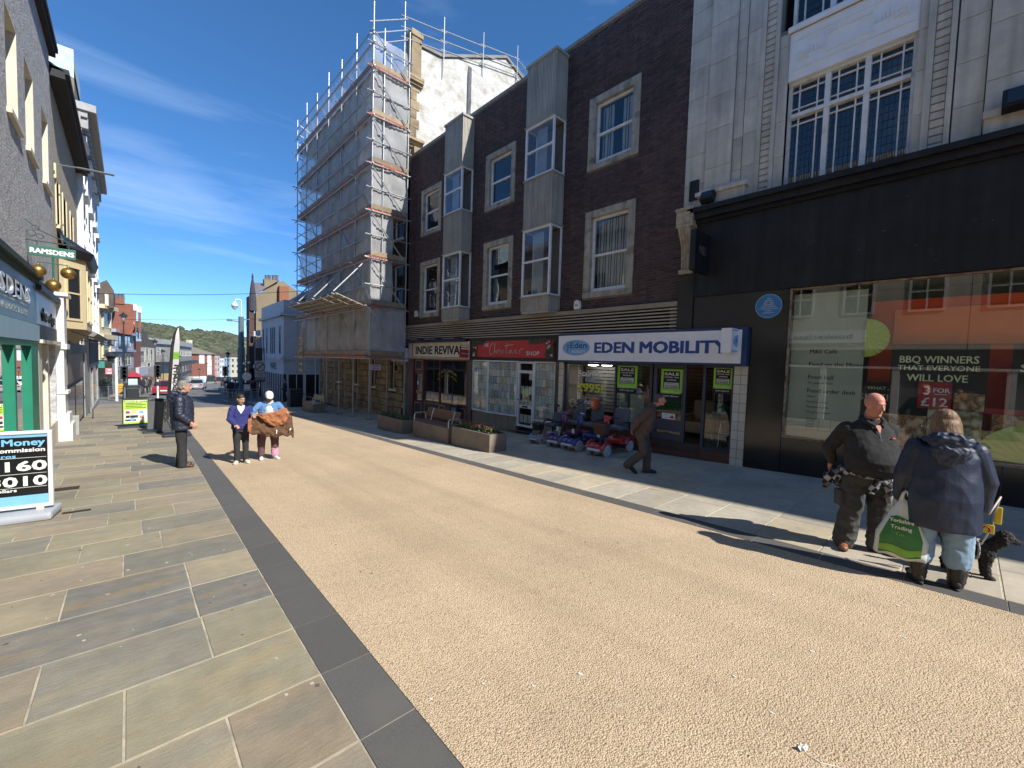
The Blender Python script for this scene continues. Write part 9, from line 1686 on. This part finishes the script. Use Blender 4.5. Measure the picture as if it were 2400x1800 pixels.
 for sx in(-1,1):mb=MB();mb.tube([(sx*.25*s,-wb*.5-.2*s,zs),(sx*.27*s,-wb*.5-.2*s,zs+.20*s),(sx*.27*s,-wb*.5+.14*s,zs+.22*s)],[.018,.022,.026],8);part('armrest',mb,m_iron,t,True,local=True)
 mb=MB();mb.rbox((hw*.55,wb*.55,.42*s),(hw*.9,wb*.6,.54*s),.006);part('price_tag',mb,m_white,t,local=True)
 return t
scr=M('scooter_red',(0.50,0.022,0.028),None,3,.25,coat=.7);scb=M('scooter_blue',(0.02,0.05,0.24),None,3,.3,coat=.6);scp=M('scooter_purple',(0.12,0.045,0.18),None,3,.35,coat=.5);scs=M('scooter_silver',(0.40,0.42,0.48),None,3,.35,metal=.4)
scooter(9.32,6.24,math.radians(92),scr,'red mobility scooter with pale tyres and a brown basket, nearest of the row',mirror=False)
t_b=scooter(9.42,7.15,math.radians(88),scb,'blue mobility scooter with a tall headrest between the red and purple ones',basket=False,seat_hi=1.25)
scooter(9.55,7.85,math.radians(94),scp,'purple mobility scooter between the blue one and the small silver one',basket=False)
scooter(9.45,8.60,math.radians(86),scs,'small silver mobility scooter with a black basket, farthest of the row',small=True,mirror=False,bcol=m_iron)
mb=MB();c=Vector((9.72,7.16,G(9.7,7.16)+1.26));mb.rbox((c.x-.12,c.y-.16,c.z-.17),(c.x+.14,c.y+.02,c.z+.14),.05);t=thing('seat_cover','bright orange cover pulled over the headrest of the blue scooter','cover',tuple(c));part('orange_cloth',mb,M('cover_orange',(0.62,0.13,0.02),None,5,.7),t,True);mb=MB();mb.box((c.x-.124,c.y-.12,c.z+.03),(c.x-.121,c.y-.02,c.z+.05));mb.box((c.x-.124,c.y-.12,c.z-.02),(c.x-.121,c.y-.02,c.z+.0));mb.box((c.x-.124,c.y-.12,c.z-.07),(c.x-.121,c.y-.04,c.z-.05));part('print',mb,m_white,t)
t=thing('easel_notice','black square notice with a blue hand print leaning at the record shop window','sign',(10.05,15.4,G(10.05,15.4)));mb=MB();p0,p1=onX(1053,975,10.05),onX(1073,951,10.05);mb.box((10.05,p1.y,p0.z),(10.09,p0.y,p1.z));part('board',mb,m_txtb,t);mb=MB();yc_,zc2=(p0.y+p1.y)/2,(p0.z+p1.z)/2;mb.ell((10.047,yc_,zc2-.05),(.004,.16,.09),12,7)
for k in range(4):mb.ell((10.047,yc_+.12-.08*k,zc2+.08),(.004,.025,.07),8,6)
part('blue_print',mb,M('print_blue',(0.12,0.35,0.6),None,3),t);mb=MB();mb.tube([(10.08,yc_,p0.z),(10.1,yc_,G(10.1,15))],.02,6);part('stand',mb,m_iron,t)
